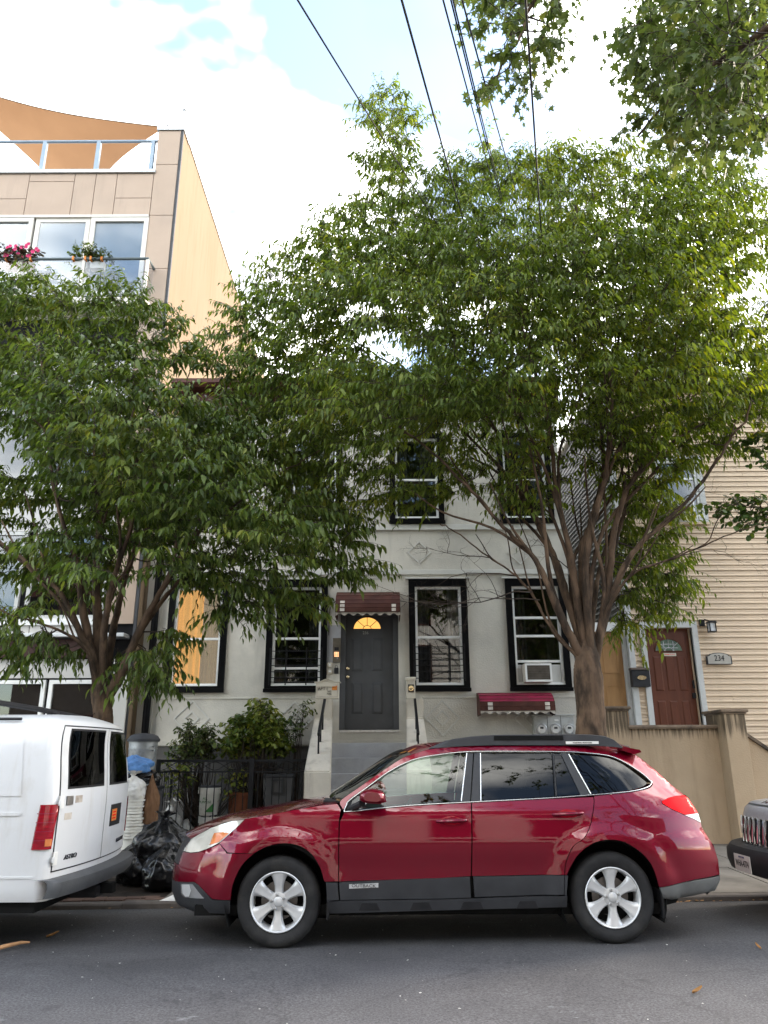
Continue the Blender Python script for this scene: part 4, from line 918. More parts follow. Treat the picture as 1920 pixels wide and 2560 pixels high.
m = MB(); m.box((wx0 - .5, PY + .2, -.1), (wx1 + .3, RY - .01, dz0 - .03)); m.build('porch_floor', MAT['step'], pwl)

# ------------------------------------------------------------------ left building: panel-clad block
LY = 14.0
Pl = lambda px, py, Y=LY: at(px, py, Y)
lx1 = (X_(438, 440, LY) + X_(334, 1750, LY)) / 2
lx0 = lx1 - 11
print('left corner', X_(438, 440, LY), X_(334, 1750, LY), 'main', mhx0, mhx1, 'rx0', rx0)
lb = thing('panel_clad_building', 'tall beige panel-clad block with roof terrace and yellow side wall at the left', 'building', (lx1 - 3, LY, 0))
XS = lambda px, py: lx1 + (at(px, py, LY).x - at(437 - (py - 440) * .078, py, LY).x)    # width measured from the corner pier
top = Pl(410, 322).z; cop = Pl(200, 428).z; wt = Pl(200, 540).z; fl = Pl(300, 738).z
m = MB()
m.box((lx0, LY + .06, -.2), (lx1 - .06, LY + .4, cop - .08))
m.box((lx1 - .58, LY + .06, cop - .1), (lx1 - .06, LY + .4, top - .06)); m.build('front_wall', MAT['room'], lb)
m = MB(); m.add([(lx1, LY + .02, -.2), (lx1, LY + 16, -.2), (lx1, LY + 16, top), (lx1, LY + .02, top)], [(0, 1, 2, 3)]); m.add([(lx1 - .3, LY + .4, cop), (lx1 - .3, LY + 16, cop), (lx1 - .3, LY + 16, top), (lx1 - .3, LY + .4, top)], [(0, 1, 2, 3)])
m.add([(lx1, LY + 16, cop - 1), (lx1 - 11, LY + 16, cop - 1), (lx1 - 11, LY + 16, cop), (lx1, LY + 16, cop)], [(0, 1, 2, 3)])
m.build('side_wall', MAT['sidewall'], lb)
m = MB(); m.box((lx1 - .32, LY + .45, top + .002), (lx1 + .025, LY + 16, top + .05), .006); m.build('parapet_coping', MAT['alu'], lb)
m = MB(); m.add([(lx0, LY + .4, cop - .3), (lx1 - .3, LY + .4, cop - .3), (lx1 - .3, LY + 16, cop - .3), (lx0, LY + 16, cop - .3)], [(0, 1, 2, 3)]); m.build('roof_deck', MAT['step'], lb)
m = MB(); m.box((lx1 - .045, LY - .012, 0), (lx1 + .008, LY + .05, top), .004); m.build('corner_trim', MAT['bin_grey'], lb)
def panel(x0, x1, z0, z1, mat='panel', g=.007):
    m = MB(); m.box((x0 + g, LY, z0 + g), (x1 - g, LY + .05, z1 - g), .003); m.build('facade_panel', MAT[mat], lb)
cw = .53
zp = [top - .06, Pl(410, 411).z, Pl(410, 538).z, Pl(410, 671).z, Pl(410, 810).z, 7.0, 5.4, 3.8]
for i in range(len(zp) - 1): panel(lx1 - .05 - cw, lx1 - .05, zp[i + 1], zp[i])
m = MB(); m.box((lx1 - .05 - cw - .03, LY - .03, top - .055), (lx1 + .03, LY + .45, top + .06), .006); m.build('pier_coping', MAT['alu'], lb)
xe = lx1 - .05 - cw
zc0, zc1 = cop - .07, cop + .02
m = MB(); m.box((lx0, LY - .05, zc0), (xe + .04, LY + .42, zc1), .006); m.build('coping', MAT['alu'], lb)
X7 = lambda cx, cy: xe + (X_(cx / 2.676, 240 + cy / 2.676, LY) - X_(1025 / 2.676 - (cy - 600) * .0297, 240 + cy / 2.676, LY)) * 1.0
j = [X7(v, 660) for v in (-560, -240, 185, 490, 632, 775)] + [xe]
za, zb = zc0 - .003, wt + .02
panel(j[5], j[6], Pl(340, 495).z, za); panel(j[5], j[6], zb, Pl(340, 495).z)
panel(j[4], j[5], zb, za); panel(j[3], j[4], zb, za)
panel(j[2], j[3], Pl(130, 454).z, za); panel(j[2], j[3], zb, Pl(130, 454).z)
panel(j[1], j[2], Pl(40, 497).z, za); panel(j[1], j[2], zb, Pl(40, 497).z)
panel(j[0], j[1], zb, za); panel(lx0, j[0], zb, za)
# window band of the top storey
wb0 = fl + .02
wins = [(X7(610, 940), X7(1000, 940)), (X7(235, 940), X7(605, 940)), (X7(-170, 940), X7(225, 940)), (X7(-560, 940), X7(-175, 940)), (X7(-960, 940), X7(-565, 940))]
m = MB(); m.box((lx0, LY - .03, wt - .05), (xe - .01, LY + .055, wt + .016), .004); m.build('window_head', MAT['frame_tan'], lb)
def bldg_window(x0, x1, z0, z1, inset=.0, blind=True, mat='frame_tan', lit=False, t=.10):
    f = MB(); frame(f, x0 + .004, x1 - .004, z0, z1, LY - .02 + inset, LY + .055, t, t, t); w_ = f.build('window', MAT[mat], lb)
    p = MB(); p.box((x0 + t, LY + .02, z0 + t), (x1 - t, LY + .026, z1 - t)); p.build('pane', MAT['pane_clear' if blind else 'pane'], w_)
    q = MB(); q.box((x0 + t, LY + .045, z0 + t), (x1 - t, LY + .052, z1 - t)); q.build('blind', warm_curtain if lit else (MAT['blind'] if blind else MAT['mesh_screen']), w_)
    return w_
for i, (x0, x1) in enumerate(wins): bldg_window(x0, x1, wb0, wt - .055, .03 if i % 2 else 0)
# balcony
BY = LY - .42
bz1 = Z_(200, 646, BY); bz0 = Z_(200, 742, BY) ; bxr = X_(371, 650, BY)
m = MB(); m.box((lx0, BY, bz0 - .16), (bxr + .04, LY - .002, bz0), .01); m.build('balcony_slab', MAT['frame_tan'], lb)
m = MB(); m.tube([(lx0, BY + .02, bz1), (bxr, BY + .02, bz1), (bxr, LY - .03, bz1)], .032, 10); m.build('balcony_rail', MAT['rail_dark'], lb, smooth=True)
pxs = [371 - 8, 205, 45]
px_x = [bxr - .02, X_(203, 700, BY), X_(44, 700, BY), X_(-110, 700, BY)]
for x in px_x:
    m = MB(); m.box((x - .03, BY, bz0), (x + .03, BY + .04, bz1 - .03)); m.build('balcony_post', MAT['frame_tan'], lb)
for i in range(3):
    m = MB(); m.box((px_x[i + 1] + .04, BY + .015, bz0 + .03), (px_x[i] - .04, BY + .025, bz1 - .06)); m.build('balcony_glass', MAT['pane_clear'], lb)
m = MB(); m.box((bxr - .012, BY + .06, bz0 + .03), (bxr - .002, LY - .05, bz1 - .06)); m.build('balcony_glass', MAT['pane_clear'], lb)
# lower storeys, mostly behind the tree
for (za, zb) in ((6.6, 8.4), (3.9, 5.6)):
    for k in range(4):
        x1 = xe - .05 - k * 1.62; bldg_window(x1 - 1.5, x1, za, zb, 0, False, 'oldvinyl', lit=(za < 5 and k == 2), t=.07)
    m = MB(); m.box((lx0, LY - .06, za - .12), (xe, LY + .05, za - .004), .006); m.build('window_ledge', MAT['vinyl'], lb)
    for k in range(6):
        panel(xe - 1.62 * (k + 1), xe - 1.62 * k, zb + .005, zb + .92, 'panel_white')
for k in range(6): panel(xe - 1.62 * (k + 1), xe - 1.62 * k, wb0 - .62, wb0 - .2, 'panel_white')
# ground floor
Zl = lambda y: Pl(150, y).z
gx = [xe + .0 - v for v in (0, .70, 1.4, 2.1, 2.8, 3.5)]
for k in range(5):
    panel(gx[k + 1], gx[k], Zl(1588), Zl(1560), 'panel_white'); panel(gx[k + 1], gx[k], Zl(1696), Zl(1647), 'panel_white')
m = MB(); m.box((lx0, LY - .30, Zl(1598)), (lx1 - .1, LY + .05, Zl(1588) - .003), .01); m.build('ledge', MAT['alu'], lb)
m = MB(); m.box((lx0, LY - .12, Zl(1645)), (lx1 - .62, LY + .05, Zl(1600)), .004); m.build('dark_fascia', MAT['darkband'], lb)
m = MB(); m.box((X_(272, 1780, LY - .04), LY - .05, -.1), (lx1 - .02, LY + .055, Zl(1648)), .006); m.build('cream_panel', MAT['panel_white'], lb)
wx = [X_(118, 1750, LY), X_(268, 1750, LY)]
bldg_window(X_(118, 1750, LY), X_(268, 1750, LY), .55, Zl(1700), 0, False, 'vinyl', t=.07)
bldg_window(X_(118, 1750, LY) - 1.6, X_(118, 1750, LY) - .06, .55, Zl(1700), 0, False, 'vinyl', t=.07)
m = MB(); m.box((lx0, LY, -.1), (X_(270, 1780, LY), LY + .05, .545)); m.build('plinth', MAT['panel_white'], lb)
# roof terrace railing, poles, shade sail
RLZ = Pl(200, 346).z
m = MB(); m.tube([(lx0, LY + .1, RLZ), (xe + .02, LY + .1, RLZ)], .035, 10); m.build('terrace_rail', MAT['alu_blue'], lb, smooth=True)
for px in (381, 245, 110, -25, -160):
    x = X_(px, 385, LY + .1); m = MB(); m.box((x - .045, LY + .06, zc1), (x + .045, LY + .14, RLZ - .02)); m.build('terrace_post', MAT['alu_blue'], lb)
pA = at(461.5, 277, LY + .6)
tp_ = thing('sail_pole', 'thin steel pole holding the shade sail at the roof corner', 'pole', (pA.x, pA.y, top - .4))
m = MB(); m.tube([(pA.x + .0, pA.y, top - .8), (pA.x, pA.y, pA.z)], .032, 10); m.build('shaft', MAT['alu'], tp_, smooth=True)
m = MB(); m.lathe([(.05, 0), (.05, .05), (.03, .06), (0, .062)], pA, 'z', 12); m.build('cap', MAT['alu'], tp_)
pB = at(551, 590, LY + 8.5)
tq_ = thing('roof_pole', 'short steel pole on the far roof edge of the panel-clad block', 'pole', (lx1, LY + 8.5, top))
m = MB(); m.tube([(lx1 - .1, LY + 8.5, top - .2), (lx1 - .1, LY + 8.5, top + 1.2)], .03, 8); m.build('shaft', MAT['alu'], tq_, smooth=True)
A, B, C = at(413, 318, LY + .75), at(-170, 190, LY + .9), at(215, 540, LY + 4.2)
m = MB(); N = 22; rows = []
def bow(P, Q, t, k):
    mid = (A + B + C) / 3; p = P.lerp(Q, t); return p + (mid - p) * k * 4 * t * (1 - t)
for i in range(N + 1):
    t = i / N; L_, R_ = bow(B, C, t, .14), bow(A, C, t, .20)
    row = []
    for q in range(N + 1):
        s = q / N; p = L_.lerp(R_, s)
        if t < 1: p = p + (bow(B, A, s, .17) - B.lerp(A, s)) * (1 - t) ** 2
        row.append(p + Vector((0, 0, -.25 * math.sin(math.pi * s) * math.sin(math.pi * min(1, t + .1)) * .6)))
    rows.append(row)
m.grid(rows); sail = thing('shade_sail', 'tan triangular shade sail stretched over the roof terrace', 'shade sail', (A.x, A.y, cop))
m.build('cloth', MAT['sail'], sail, smooth=True)
m = MB(); m.tube([rows[0][0]] + [rows[0][q] for q in range(1, N + 1)], .012, 6); m.build('hem', MAT['porchcap'], sail)
m = MB(); m.tube([A, pA - Vector((0, 0, .06))], .012, 6); m.build('rope', MAT['cable'], sail)
# ------------------------------------------------------------------ red estate car
CYC = 7.72
def interp(tab, t):
    if t <= tab[0][0]: return tab[0][1]
    for (a, u), (b, v) in zip(tab, tab[1:]):
        if t <= b: 
            k = (t - a) / (b - a); return u + (v - u) * k
    return tab[-1][1]
def sm(t): t = max(0.0, min(1.0, t)); return t * t * (3 - 2 * t)
_front = sorted((at(x, y, CYC - .50).z, at(x, y, CYC - .50).x) for x, y in
    ((500, 2072), (484, 2092), (463, 2121), (451, 2150), (445, 2175), (442, 2201), (440, 2230), (446, 2258), (460, 2275)))
_rear = sorted((at(x, y, CYC - .66).z, at(x, y, CYC - .66).x) for x, y in
    ((1560, 1868), (1598, 1880), (1652, 1926), (1692, 1968), (1722, 1990), (1746, 2031), (1757, 2075), (1782, 2112), (1795, 2150), (1800, 2200), (1788, 2226), (1765, 2240)))
WF, WR = at(695, 2254, 6.86), at(1532.5, 2247, 6.86)        # wheel centres (outer face)
TR_ = .347
WF.z = gz(WF.x, 6.9) + TR_ - .006; WR.z = gz(WR.x, 6.9) + TR_ - .006
_sect = [(.15, .80), (.25, .852), (.36, .872), (.5, .888), (.62, .896), (.72, .897), (.82, .888), (.90, .874), (.96, .862), (1.03, .838), (1.10, .808), (1.20, .765), (1.32, .712), (1.44, .655), (1.52, .612), (1.60, .54)]
def CW(x, z):
    w = interp(_sect, z)
    xf, xr = interp(_front, z), interp(_rear, z)
    s = max(0, min(1, 1 - (x - xf) / .62)); w *= 1 - .40 * s ** 2.3
    s = max(0, min(1, 1 - (xr - x) / .70)); w *= 1 - .25 * s ** 2.2
    for c in (WF, WR):
        r_ = math.hypot(x - c.x, (z - c.z) * .97)
        if z > c.z - .1: w += .030 * sm((.60 - r_) / .15) * sm((z - c.z + .1) / .12)
    # shoulder crease along the doors and a soft waist
    w += .006 * math.exp(-((z - .80) / .035) ** 2) - .008 * math.exp(-((z - .60) / .09) ** 2)
    return w
def surf(px, py, off=0.0):
    w = .88
    for _ in range(10):
        p = at(px, py, CYC - w); w = .5 * w + .5 * CW(p.x, p.z)
    return (p.x, p.z)
def dens(poly, step=.03):
    out = []
    n = len(poly)
    for i in range(n):
        a, b = Vector(poly[i]), Vector(poly[(i + 1) % n]); L = (b - a).length; k = max(1, int(L / step))
        out += [a.lerp(b, t / k) for t in range(k)]
    return out
def smooth_poly(pts, closed=False, sub=4):
    """Catmull-Rom through points"""
    out = []; n = len(pts); P = [Vector(p) for p in pts]
    for i in range(n - 1):
        p0, p1, p2, p3 = P[max(i - 1, 0)], P[i], P[i + 1], P[min(i + 2, n - 1)]
        for k in range(sub):
            t = k / sub
            out.append(.5 * ((2 * p1) + (-p0 + p2) * t + (2 * p0 - 5 * p1 + 4 * p2 - p3) * t * t + (-p0 + 3 * p1 - 3 * p2 + p3) * t ** 3))
    out.append(P[-1]); return out
def skin(poly, off=0.0, step=.035, thick=.02, Wf=None, sides=(1,)):
    """panel of the car's side bounded by poly (x,z), lying on the body surface (both sides when sides=(1,-1))"""
    Wf = Wf or CW
    bd = dens(poly, step); nb = len(bd)
    xs_ = [p.x for p in bd]; zs_ = [p.y for p in bd]
    pts = list(bd); cell = step
    x = min(xs_) + cell * .5; row = 0
    from mathutils.geometry import intersect_point_tri_2d
    def inside(p):
        c = False; j = nb - 1
        for i in range(nb):
            a, b = bd[i], bd[j]
            if (a.y > p.y) != (b.y > p.y) and p.x < (b.x - a.x) * (p.y - a.y) / (b.y - a.y) + a.x: c = not c
            j = i
        return c
    while x < max(xs_):
        z = min(zs_) + cell * (.5 if row % 2 else .25)
        while z < max(zs_):
            p = Vector((x, z))
            if inside(p) and min((p - q).length_squared for q in bd) > (cell * .55) ** 2: pts.append(p)
            z += cell
        x += cell; row += 1
    co, _, fs, *_r = delaunay_2d_cdt(pts, [(i, (i + 1) % nb) for i in range(nb)], [], 1, 1e-5)
    m = MB()
    for s in sides:
        V = [(p.x, CYC - s * (Wf(p.x, p.y) + off), p.y) for p in co]
        b = len(m.v); m.add(V, [tuple(f) for f in fs])
        if thick:
            k = len(m.v); m.add([(p.x, CYC - s * (Wf(p.x, p.y) + off - thick), p.y) for p in bd], [])
            # boundary vertices are the first nb of co when nothing is merged
            if len(co) == len(pts):
                m.f += [(b + i, b + (i + 1) % nb, k + (i + 1) % nb, k + i) for i in range(nb)]
    return m
def S(pts): return [surf(*p) for p in pts]
def SS(pts, sub=4): return [tuple(v) for v in smooth_poly(S(pts), sub=sub)]
def fr(y0, y1, n=6, which=_front, wv=.5):
    """points down the nose or tail outline between two photo heights"""
    z0, z1 = at(450 if which is _front else 1780, y0, CYC - wv).z, at(450 if which is _front else 1780, y1, CYC - wv).z
    return [(interp(which, z0 + (z1 - z0) * k / n), z0 + (z1 - z0) * k / n) for k in range(n + 1)]
car = thing('estate_car', 'dark red estate car parked at the kerb, facing left', 'car', (.5, CYC, gz(.5, 7)))
RED, BP, GP = MAT['carred'], MAT['blackplastic'], MAT['greyplastic']
BOTH = (1, -1)
def cpart(poly, name, mat, off=0, parent=None, thick=.02, step=.035, sides=(1,), Wf=None):
    os_ = [skin(poly, off, step, thick, Wf, (s,)).build(name, mat, parent or car, smooth=True, sharp=55, fix=True) for s in sides]
    return os_[0]
archF = SS([(576, 2250), (581, 2213), (602, 2167), (636, 2133), (674, 2114), (712, 2108), (750, 2115), (780, 2136), (801, 2170), (810, 2203)])
archR = SS([(1417, 2187), (1427, 2165), (1448, 2134), (1485, 2107), (1524, 2099), (1564, 2106), (1606, 2134), (1632, 2167), (1648, 2216)])
hood_edge = SS([(611, 2048), (669, 2038), (727, 2027), (800, 2015), (843, 2010)])
# fender
iF = min(range(len(archF)), key=lambda i: abs(archF[i][0] - surf(636, 2133)[0]))
fender = hood_edge + S([(852, 2024), (847, 2053), (845.5, 2120), (845.5, 2203), (812, 2204)]) + archF[::-1][1:len(archF) - iF] + S([(569, 2131), (549, 2108), (560, 2098), (581, 2079), (598, 2063)])
cpart(fender, 'front_fender', RED, sides=BOTH)
bump = S([(549, 2110), (567, 2134), (634, 2134)]) + archF[iF - 1::-1] + S([(574, 2250), (530, 2247), (497, 2213), (485, 2204)]) + fr(2204, 2128) + S([(478, 2133), (497, 2131), (522, 2122)])
cpart(bump, 'front_bumper', RED, sides=BOTH)
hl = S([(611, 2049), (597, 2063), (580, 2079), (559, 2098), (547, 2107), (522, 2120), (497, 2129), (476, 2131)]) + fr(2126, 2096, 4) + S([(503, 2083), (527, 2070), (552, 2061), (580, 2053)])
head = cpart(hl, 'headlight', MAT['clearlens'], .004, sides=BOTH)
amb = S([(547, 2105), (573, 2083), (560, 2080), (536, 2082), (530, 2095), (524, 2112)])
cpart(amb, 'amber_reflector', MAT['amber'], .0075, head, .003)
lowtrim = S([(485, 2205), (498, 2214), (530, 2249), (575, 2252), (574, 2284), (520, 2282), (484, 2279), (460, 2270)]) + fr(2262, 2202, 6)
lt = cpart(lowtrim, 'bumper_trim', GP, .004, sides=BOTH)
fog = S([(482, 2210), (511, 2246), (485, 2245), (463, 2243), (453, 2234), (452, 2209)])
fg = cpart(fog, 'fog_light', M_('fog_lens', (.42, .42, .43), .22, .5, var=.1, vs=12, coat=1), .010, lt, .004)
fg2 = S([(474, 2211), (478, 2226), (473, 2241), (464, 2241), (456, 2232), (455, 2211)])
cpart(fg2, 'fog_lamp', MAT['alloy'], .0135, lt, .003)
# doors
beltF = SS([(861, 2031), (894, 2029), (965, 2021), (1050, 2014), (1177, 2007)])
fdoor = beltF + S([(1177, 2190), (1100, 2195), (848, 2204), (848, 2120), (850, 2055)])
d1 = cpart(fdoor, 'front_door', RED, .001, sides=BOTH)
rdoor_edge = SS([(1483, 1994), (1484, 2010), (1475, 2062), (1459, 2095), (1431, 2117), (1414, 2156), (1411, 2187)])
rdo = S([(1411, 2187), (1180, 2190), (1180, 2006)]) + SS([(1180, 2006), (1286, 2001), (1365, 1998), (1483, 1993)])[1:] + rdoor_edge[1:-1]
d2 = cpart(rdo, 'rear_door', RED, .001, sides=BOTH)
# body side: A pillar, roof side and rear quarter in one
chrome_top = SS([(873, 1998), (919, 1965), (971, 1928), (1029, 1899), (1087, 1886), (1168, 1877), (1286, 1876.5), (1412, 1877.5), (1469, 1881), (1522, 1887.5), (1559, 1902.5), (1601, 1929), (1624, 1948)])
roof_edge = SS([(850, 2010), (856, 1998), (902, 1966), (943, 1937), (1000, 1899), (1029, 1887), (1073, 1874), (1140, 1867), (1207, 1864), (1417, 1864), (1510, 1866), (1556, 1869.5)])
tail_in = [(1712, 1988), (1690, 1989), (1672, 1994), (1654, 2003), (1656, 2010), (1681, 2024), (1711, 2038), (1735, 2046)]
quarter = roof_edge + [(interp(_rear, z), z) for z in [at(1600, y, CYC - .66).z for y in (1878, 1890, 1908, 1926, 1945, 1962, 1980)]] + S(tail_in) + fr(2056, 2186, 8, _rear, .66) + S([(1740, 2198), (1700, 2207), (1650, 2218)]) + archR[::-1] + \
    [(p[0] + .007, p[1]) for p in rdoor_edge[::-1]] + SS([(1487, 1990), (1520, 1987), (1574, 1981), (1618, 1973), (1632, 1962), (1628, 1951)]) + chrome_top[::-1][1:] + S([(866, 2012), (858, 2024)])
cpart(quarter, 'body_side', RED, sides=BOTH)
tl = S([(1712, 1988.5), (1690, 1989.5), (1673, 1994.5), (1655, 2003), (1657, 2009), (1681, 2023), (1712, 2036.5), (1746, 2032), (1738, 2008), (1730, 1996)])
tlz = [(min(p[0], interp(_rear, p[1])), p[1]) for p in tl]
tail = cpart(tlz, 'tail_light', MAT['redlens'], .006, sides=BOTH)
tw = S([(1712, 2037.5), (1746, 2033), (1754, 2042), (1753, 2056), (1735, 2047)]); tw = [(min(p[0], interp(_rear, p[1])), p[1]) for p in tw]
cpart(tw, 'reversing_light', MAT['clearlens'], .005, tail, .01)
rtrim = S([(1650, 2220), (1700, 2209), (1742, 2200)]) + fr(2190, 2226, 5, _rear, .66) + S([(1740, 2238), (1678, 2249), (1660, 2246)])
cpart(rtrim, 'rear_bumper_trim', M_('faded_bumper_plastic', (.14, .142, .14), .5, var=.15, vs=5), .004, sides=BOTH)
# cladding and sill
c1 = S([(815, 2206), (844, 2207), (847, 2249), (818, 2252)]); cpart(c1, 'fender_cladding', GP, .008, sides=BOTH)
c2 = S([(848, 2206), (1174, 2192), (1177, 2243), (1100, 2246), (851, 2250)]); cl = cpart(c2, 'door_cladding', GP, .012, sides=BOTH)
c3 = S([(1183, 2191.5), (1409, 2188.5), (1409, 2236), (1186, 2242)]); cpart(c3, 'door_cladding', GP, .012, sides=BOTH)
c3b = S([(1411, 2189), (1419, 2189), (1416, 2238), (1411, 2238)]); cpart(c3b, 'quarter_cladding', GP, .010, sides=BOTH)
sill = S([(819, 2254), (851, 2252), (1100, 2248), (1417, 2239), (1416, 2267), (1100, 2275), (824, 2283)]); sl_ = cpart(sill, 'sill', GP, .016, sides=BOTH)
for a, b in ((897, 950), (1025, 1080), (1150, 1208), (1290, 1345)):
    yy = 2271 - (a - 897) * .013
    cpart(S([(a + 8, yy - 14), (b - 8, yy - 14.5), (b, yy + 4), (a, yy + 4.5)]), 'sill_recess', BP, .0185, sl_, .002)
bd = S([(873, 2210), (946, 2207), (946, 2218), (873, 2221)]); bdg = cpart(bd, 'badge', MAT['alloy'], .0145, cl, .002)
pc = surf(909.5, 2214)
text_mesh('OUTBACK', .034, Matrix.Translation((pc[0], CYC - CW(*pc) - .0165, pc[1])) @ Matrix.Rotation(R(.8), 4, 'Y') @ FRONT @ Matrix.Diagonal((1.25, 1, 1, 1)), MAT['greyplastic'], 'lettering', bdg, .001)
# glass
def gpart(poly, name, mat, off=-.012, parent=None, sides=(1,)): return cpart(poly, name, mat, off, parent, 0, .05, sides)
gl1 = SS([(877, 2021), (880, 2001), (921, 1969), (972, 1932), (1030, 1904), (1088, 1891), (1166, 1884)]) + SS([(1166, 1884), (1152, 2004)])[1:] + SS([(1152, 2004), (1050, 2010), (965, 2017), (894, 2025)])[1:]
gpart(gl1, 'front_door_window', MAT['car_glass'], sides=BOTH)
gl2 = S([(1201, 1882), (1290, 1881), (1379, 1883), (1386, 1991), (1300, 1996), (1202, 2002)]); gpart(gl2, 'rear_door_window', MAT['privacy'], sides=BOTH)
gl3 = S([(1386, 1883), (1400, 1884), (1450, 1986), (1394, 1990)]); gpart(gl3, 'rear_door_quarter_window', MAT['privacy'], sides=BOTH)
gl4 = SS([(1424, 1887), (1469, 1889), (1522, 1895), (1556, 1910), (1606, 1947), (1616, 1961), (1574, 1976), (1478, 1984.5)]); gpart(gl4, 'rear_quarter_window', MAT['privacy'], sides=BOTH)
gpart(S([(866, 2024), (877, 2023), (880, 2001), (874, 2004)]), 'mirror_triangle', BP, -.006, sides=BOTH)
pil1 = S([(1168, 1882), (1183, 1881), (1175, 2004), (1153, 2005)]); cpart(pil1, 'pillar_trim', GP, -.004, sides=BOTH)
pil2 = S([(1186, 1881), (1199, 1881), (1200, 2003), (1178, 2004)]); cpart(pil2, 'pillar_trim', GP, -.004, sides=BOTH)
pil3 = S([(1401, 1882), (1421, 1883), (1475, 1986), (1452, 1988)]); cpart(pil3, 'pillar_trim', GP, -.004, sides=BOTH)
def strip(pts, r_, name, mat, off=.004, parent=None, sides=(1, -1)):
    for s in sides:
        m = MB(); m.tube([(x, CYC - s * (CW(x, z) + off), z) for x, z in pts], r_, 6)
        m.build(name, mat, parent or car, smooth=True, sharp=80)
strip(SS([(860, 2029), (866, 2014), (874, 2001), (920, 1967), (971, 1930), (1029, 1901), (1087, 1888.5), (1168, 1879.5), (1286, 1878.5), (1412, 1879.5), (1469, 1883), (1522, 1890), (1559, 1905), (1601, 1931), (1622, 1949), (1628, 1957), (1618, 1968), (1574, 1979), (1470, 1988), (1365, 1995.5), (1181, 2005), (1050, 2012), (965, 2019), (894, 2027), (860, 2029.5)]), .0065, 'chrome_trim', MAT['chrome'])
strip(S([(1167, 1883), (1153, 2003)]), .006, 'window_channel', MAT['chrome'], .0)
strip(S([(1201, 1883), (1202, 2002)]), .006, 'window_channel', MAT['chrome'], .0)
strip(S([(1382.5, 1884), (1390, 1990)]), .009, 'window_channel', BP, .0)
strip(S([(1422, 1886), (1477, 1985)]), .006, 'window_channel', MAT['chrome'], .0)
# hood, windscreen, roof, tailgate
def cross(edge, crown, name, mat, n=16, drop=0, lift=0.0, p=2.4):
    """sheet spanning the car between a side edge and its mirror image"""
    m = MB(); rows = []
    for (x, z), cr in zip(edge, crown):
        w = CW(x, z) - drop
        rows.append([(x - cr[1] * (1 - abs(2 * k / n - 1) ** 2), CYC - w + 2 * w * k / n, z + lift + cr[0] * (1 - abs(2 * k / n - 1) ** p)) for k in range(n + 1)])
    m.grid(rows); return m.build(name, mat, car, smooth=True, sharp=60)
he = [tuple(v) for v in smooth_poly(fr(2096, 2090, 1)[:1] + S([(503, 2082), (527, 2069), (560, 2057), (585, 2052), (611, 2047.5), (669, 2037.5), (727, 2026.5), (800, 2014.5), (843, 2009.5)]))]
n_ = len(he); cross(he, [(.012 + .018 * sm(i / n_ * 2), .16 * (1 - sm(i / n_ * 1.6)) + .10 * sm((i / n_ - .6) * 2.5)) for i in range(n_)], 'hood', RED, 20)
ws = [tuple(v) for v in smooth_poly(S([(846, 2008), (856, 1997), (902, 1965), (943, 1936), (1000, 1898), (1029, 1886)]))]
n_ = len(ws); cross(ws, [(.03 + .02 * i / n_, .13 - .05 * i / n_) for i in range(n_)], 'windscreen', glass('windscreen_glass', (.30, .34, .32), 1, .02), 20, .01)
rf = [tuple(v) for v in smooth_poly(S([(1029, 1886), (1073, 1873.5), (1140, 1866.5), (1207, 1863.5), (1417, 1863.5), (1510, 1865.5), (1556, 1869)]))] + [(interp(_rear, z), z) for z in [at(1600, y, CYC - .66).z for y in (1874, 1878)]]
n_ = len(rf); cross(rf, [(.04 + .015 * sm(i / 4), .08 * (1 - i / n_) - .10 * sm((i / n_ - .8) * 5)) for i in range(n_)], 'roof', RED, 20)
tg = [(interp(_rear, z), z) for z in [at(1600, y, CYC - .66).z for y in (1880, 1908, 1926, 1945, 1968)]]
cross(tg, [(0, -.10)] * len(tg), 'rear_window', MAT['privacy'], 14)
tg = [(interp(_rear, z), z) for z in [at(1750, y, CYC - .66).z for y in (1970, 1990, 2031, 2075, 2112, 2150, 2186)]]
cross(tg, [(0, -.10)] * len(tg), 'tailgate', RED, 14)
tg = [(interp(_rear, z), z) for z in [at(1790, y, CYC - .66).z for y in (2188, 2210, 2238)]]
cross(tg, [(0, -.10)] * len(tg), 'rear_bumper', GP, 14)
nf = [(interp(_front, z), z) for z in [at(450, y, CYC - .5).z for y in (2092, 2112, 2135, 2160)]]
cross(nf, [(0, .14)] * len(nf), 'grille', BP, 14)
nf = [(interp(_front, z), z) for z in [at(450, y, CYC - .5).z for y in (2161, 2180, 2202)]]
cross(nf, [(0, .14)] * len(nf), 'nose', RED, 14)
nf = [(interp(_front, z), z) for z in [at(450, y, CYC - .5).z for y in (2203, 2235, 2262, 2275)]]
cross(nf, [(0, .14)] * len(nf), 'lower_grille', GP, 14)
# spoiler
sp = [at(1556, 1868, CYC - .6), at(1601, 1877, CYC - .6)]
m = MB(); m.prism([(sp[0].x, sp[0].z + .005), (sp[1].x, sp[1].z + .01), (sp[1].x + .015, sp[1].z - .012), (sp[1].x - .05, sp[1].z - .03), (sp[0].x, sp[0].z - .03)], 'y', CYC - .585, CYC + .585); m.build('spoiler', RED, car)
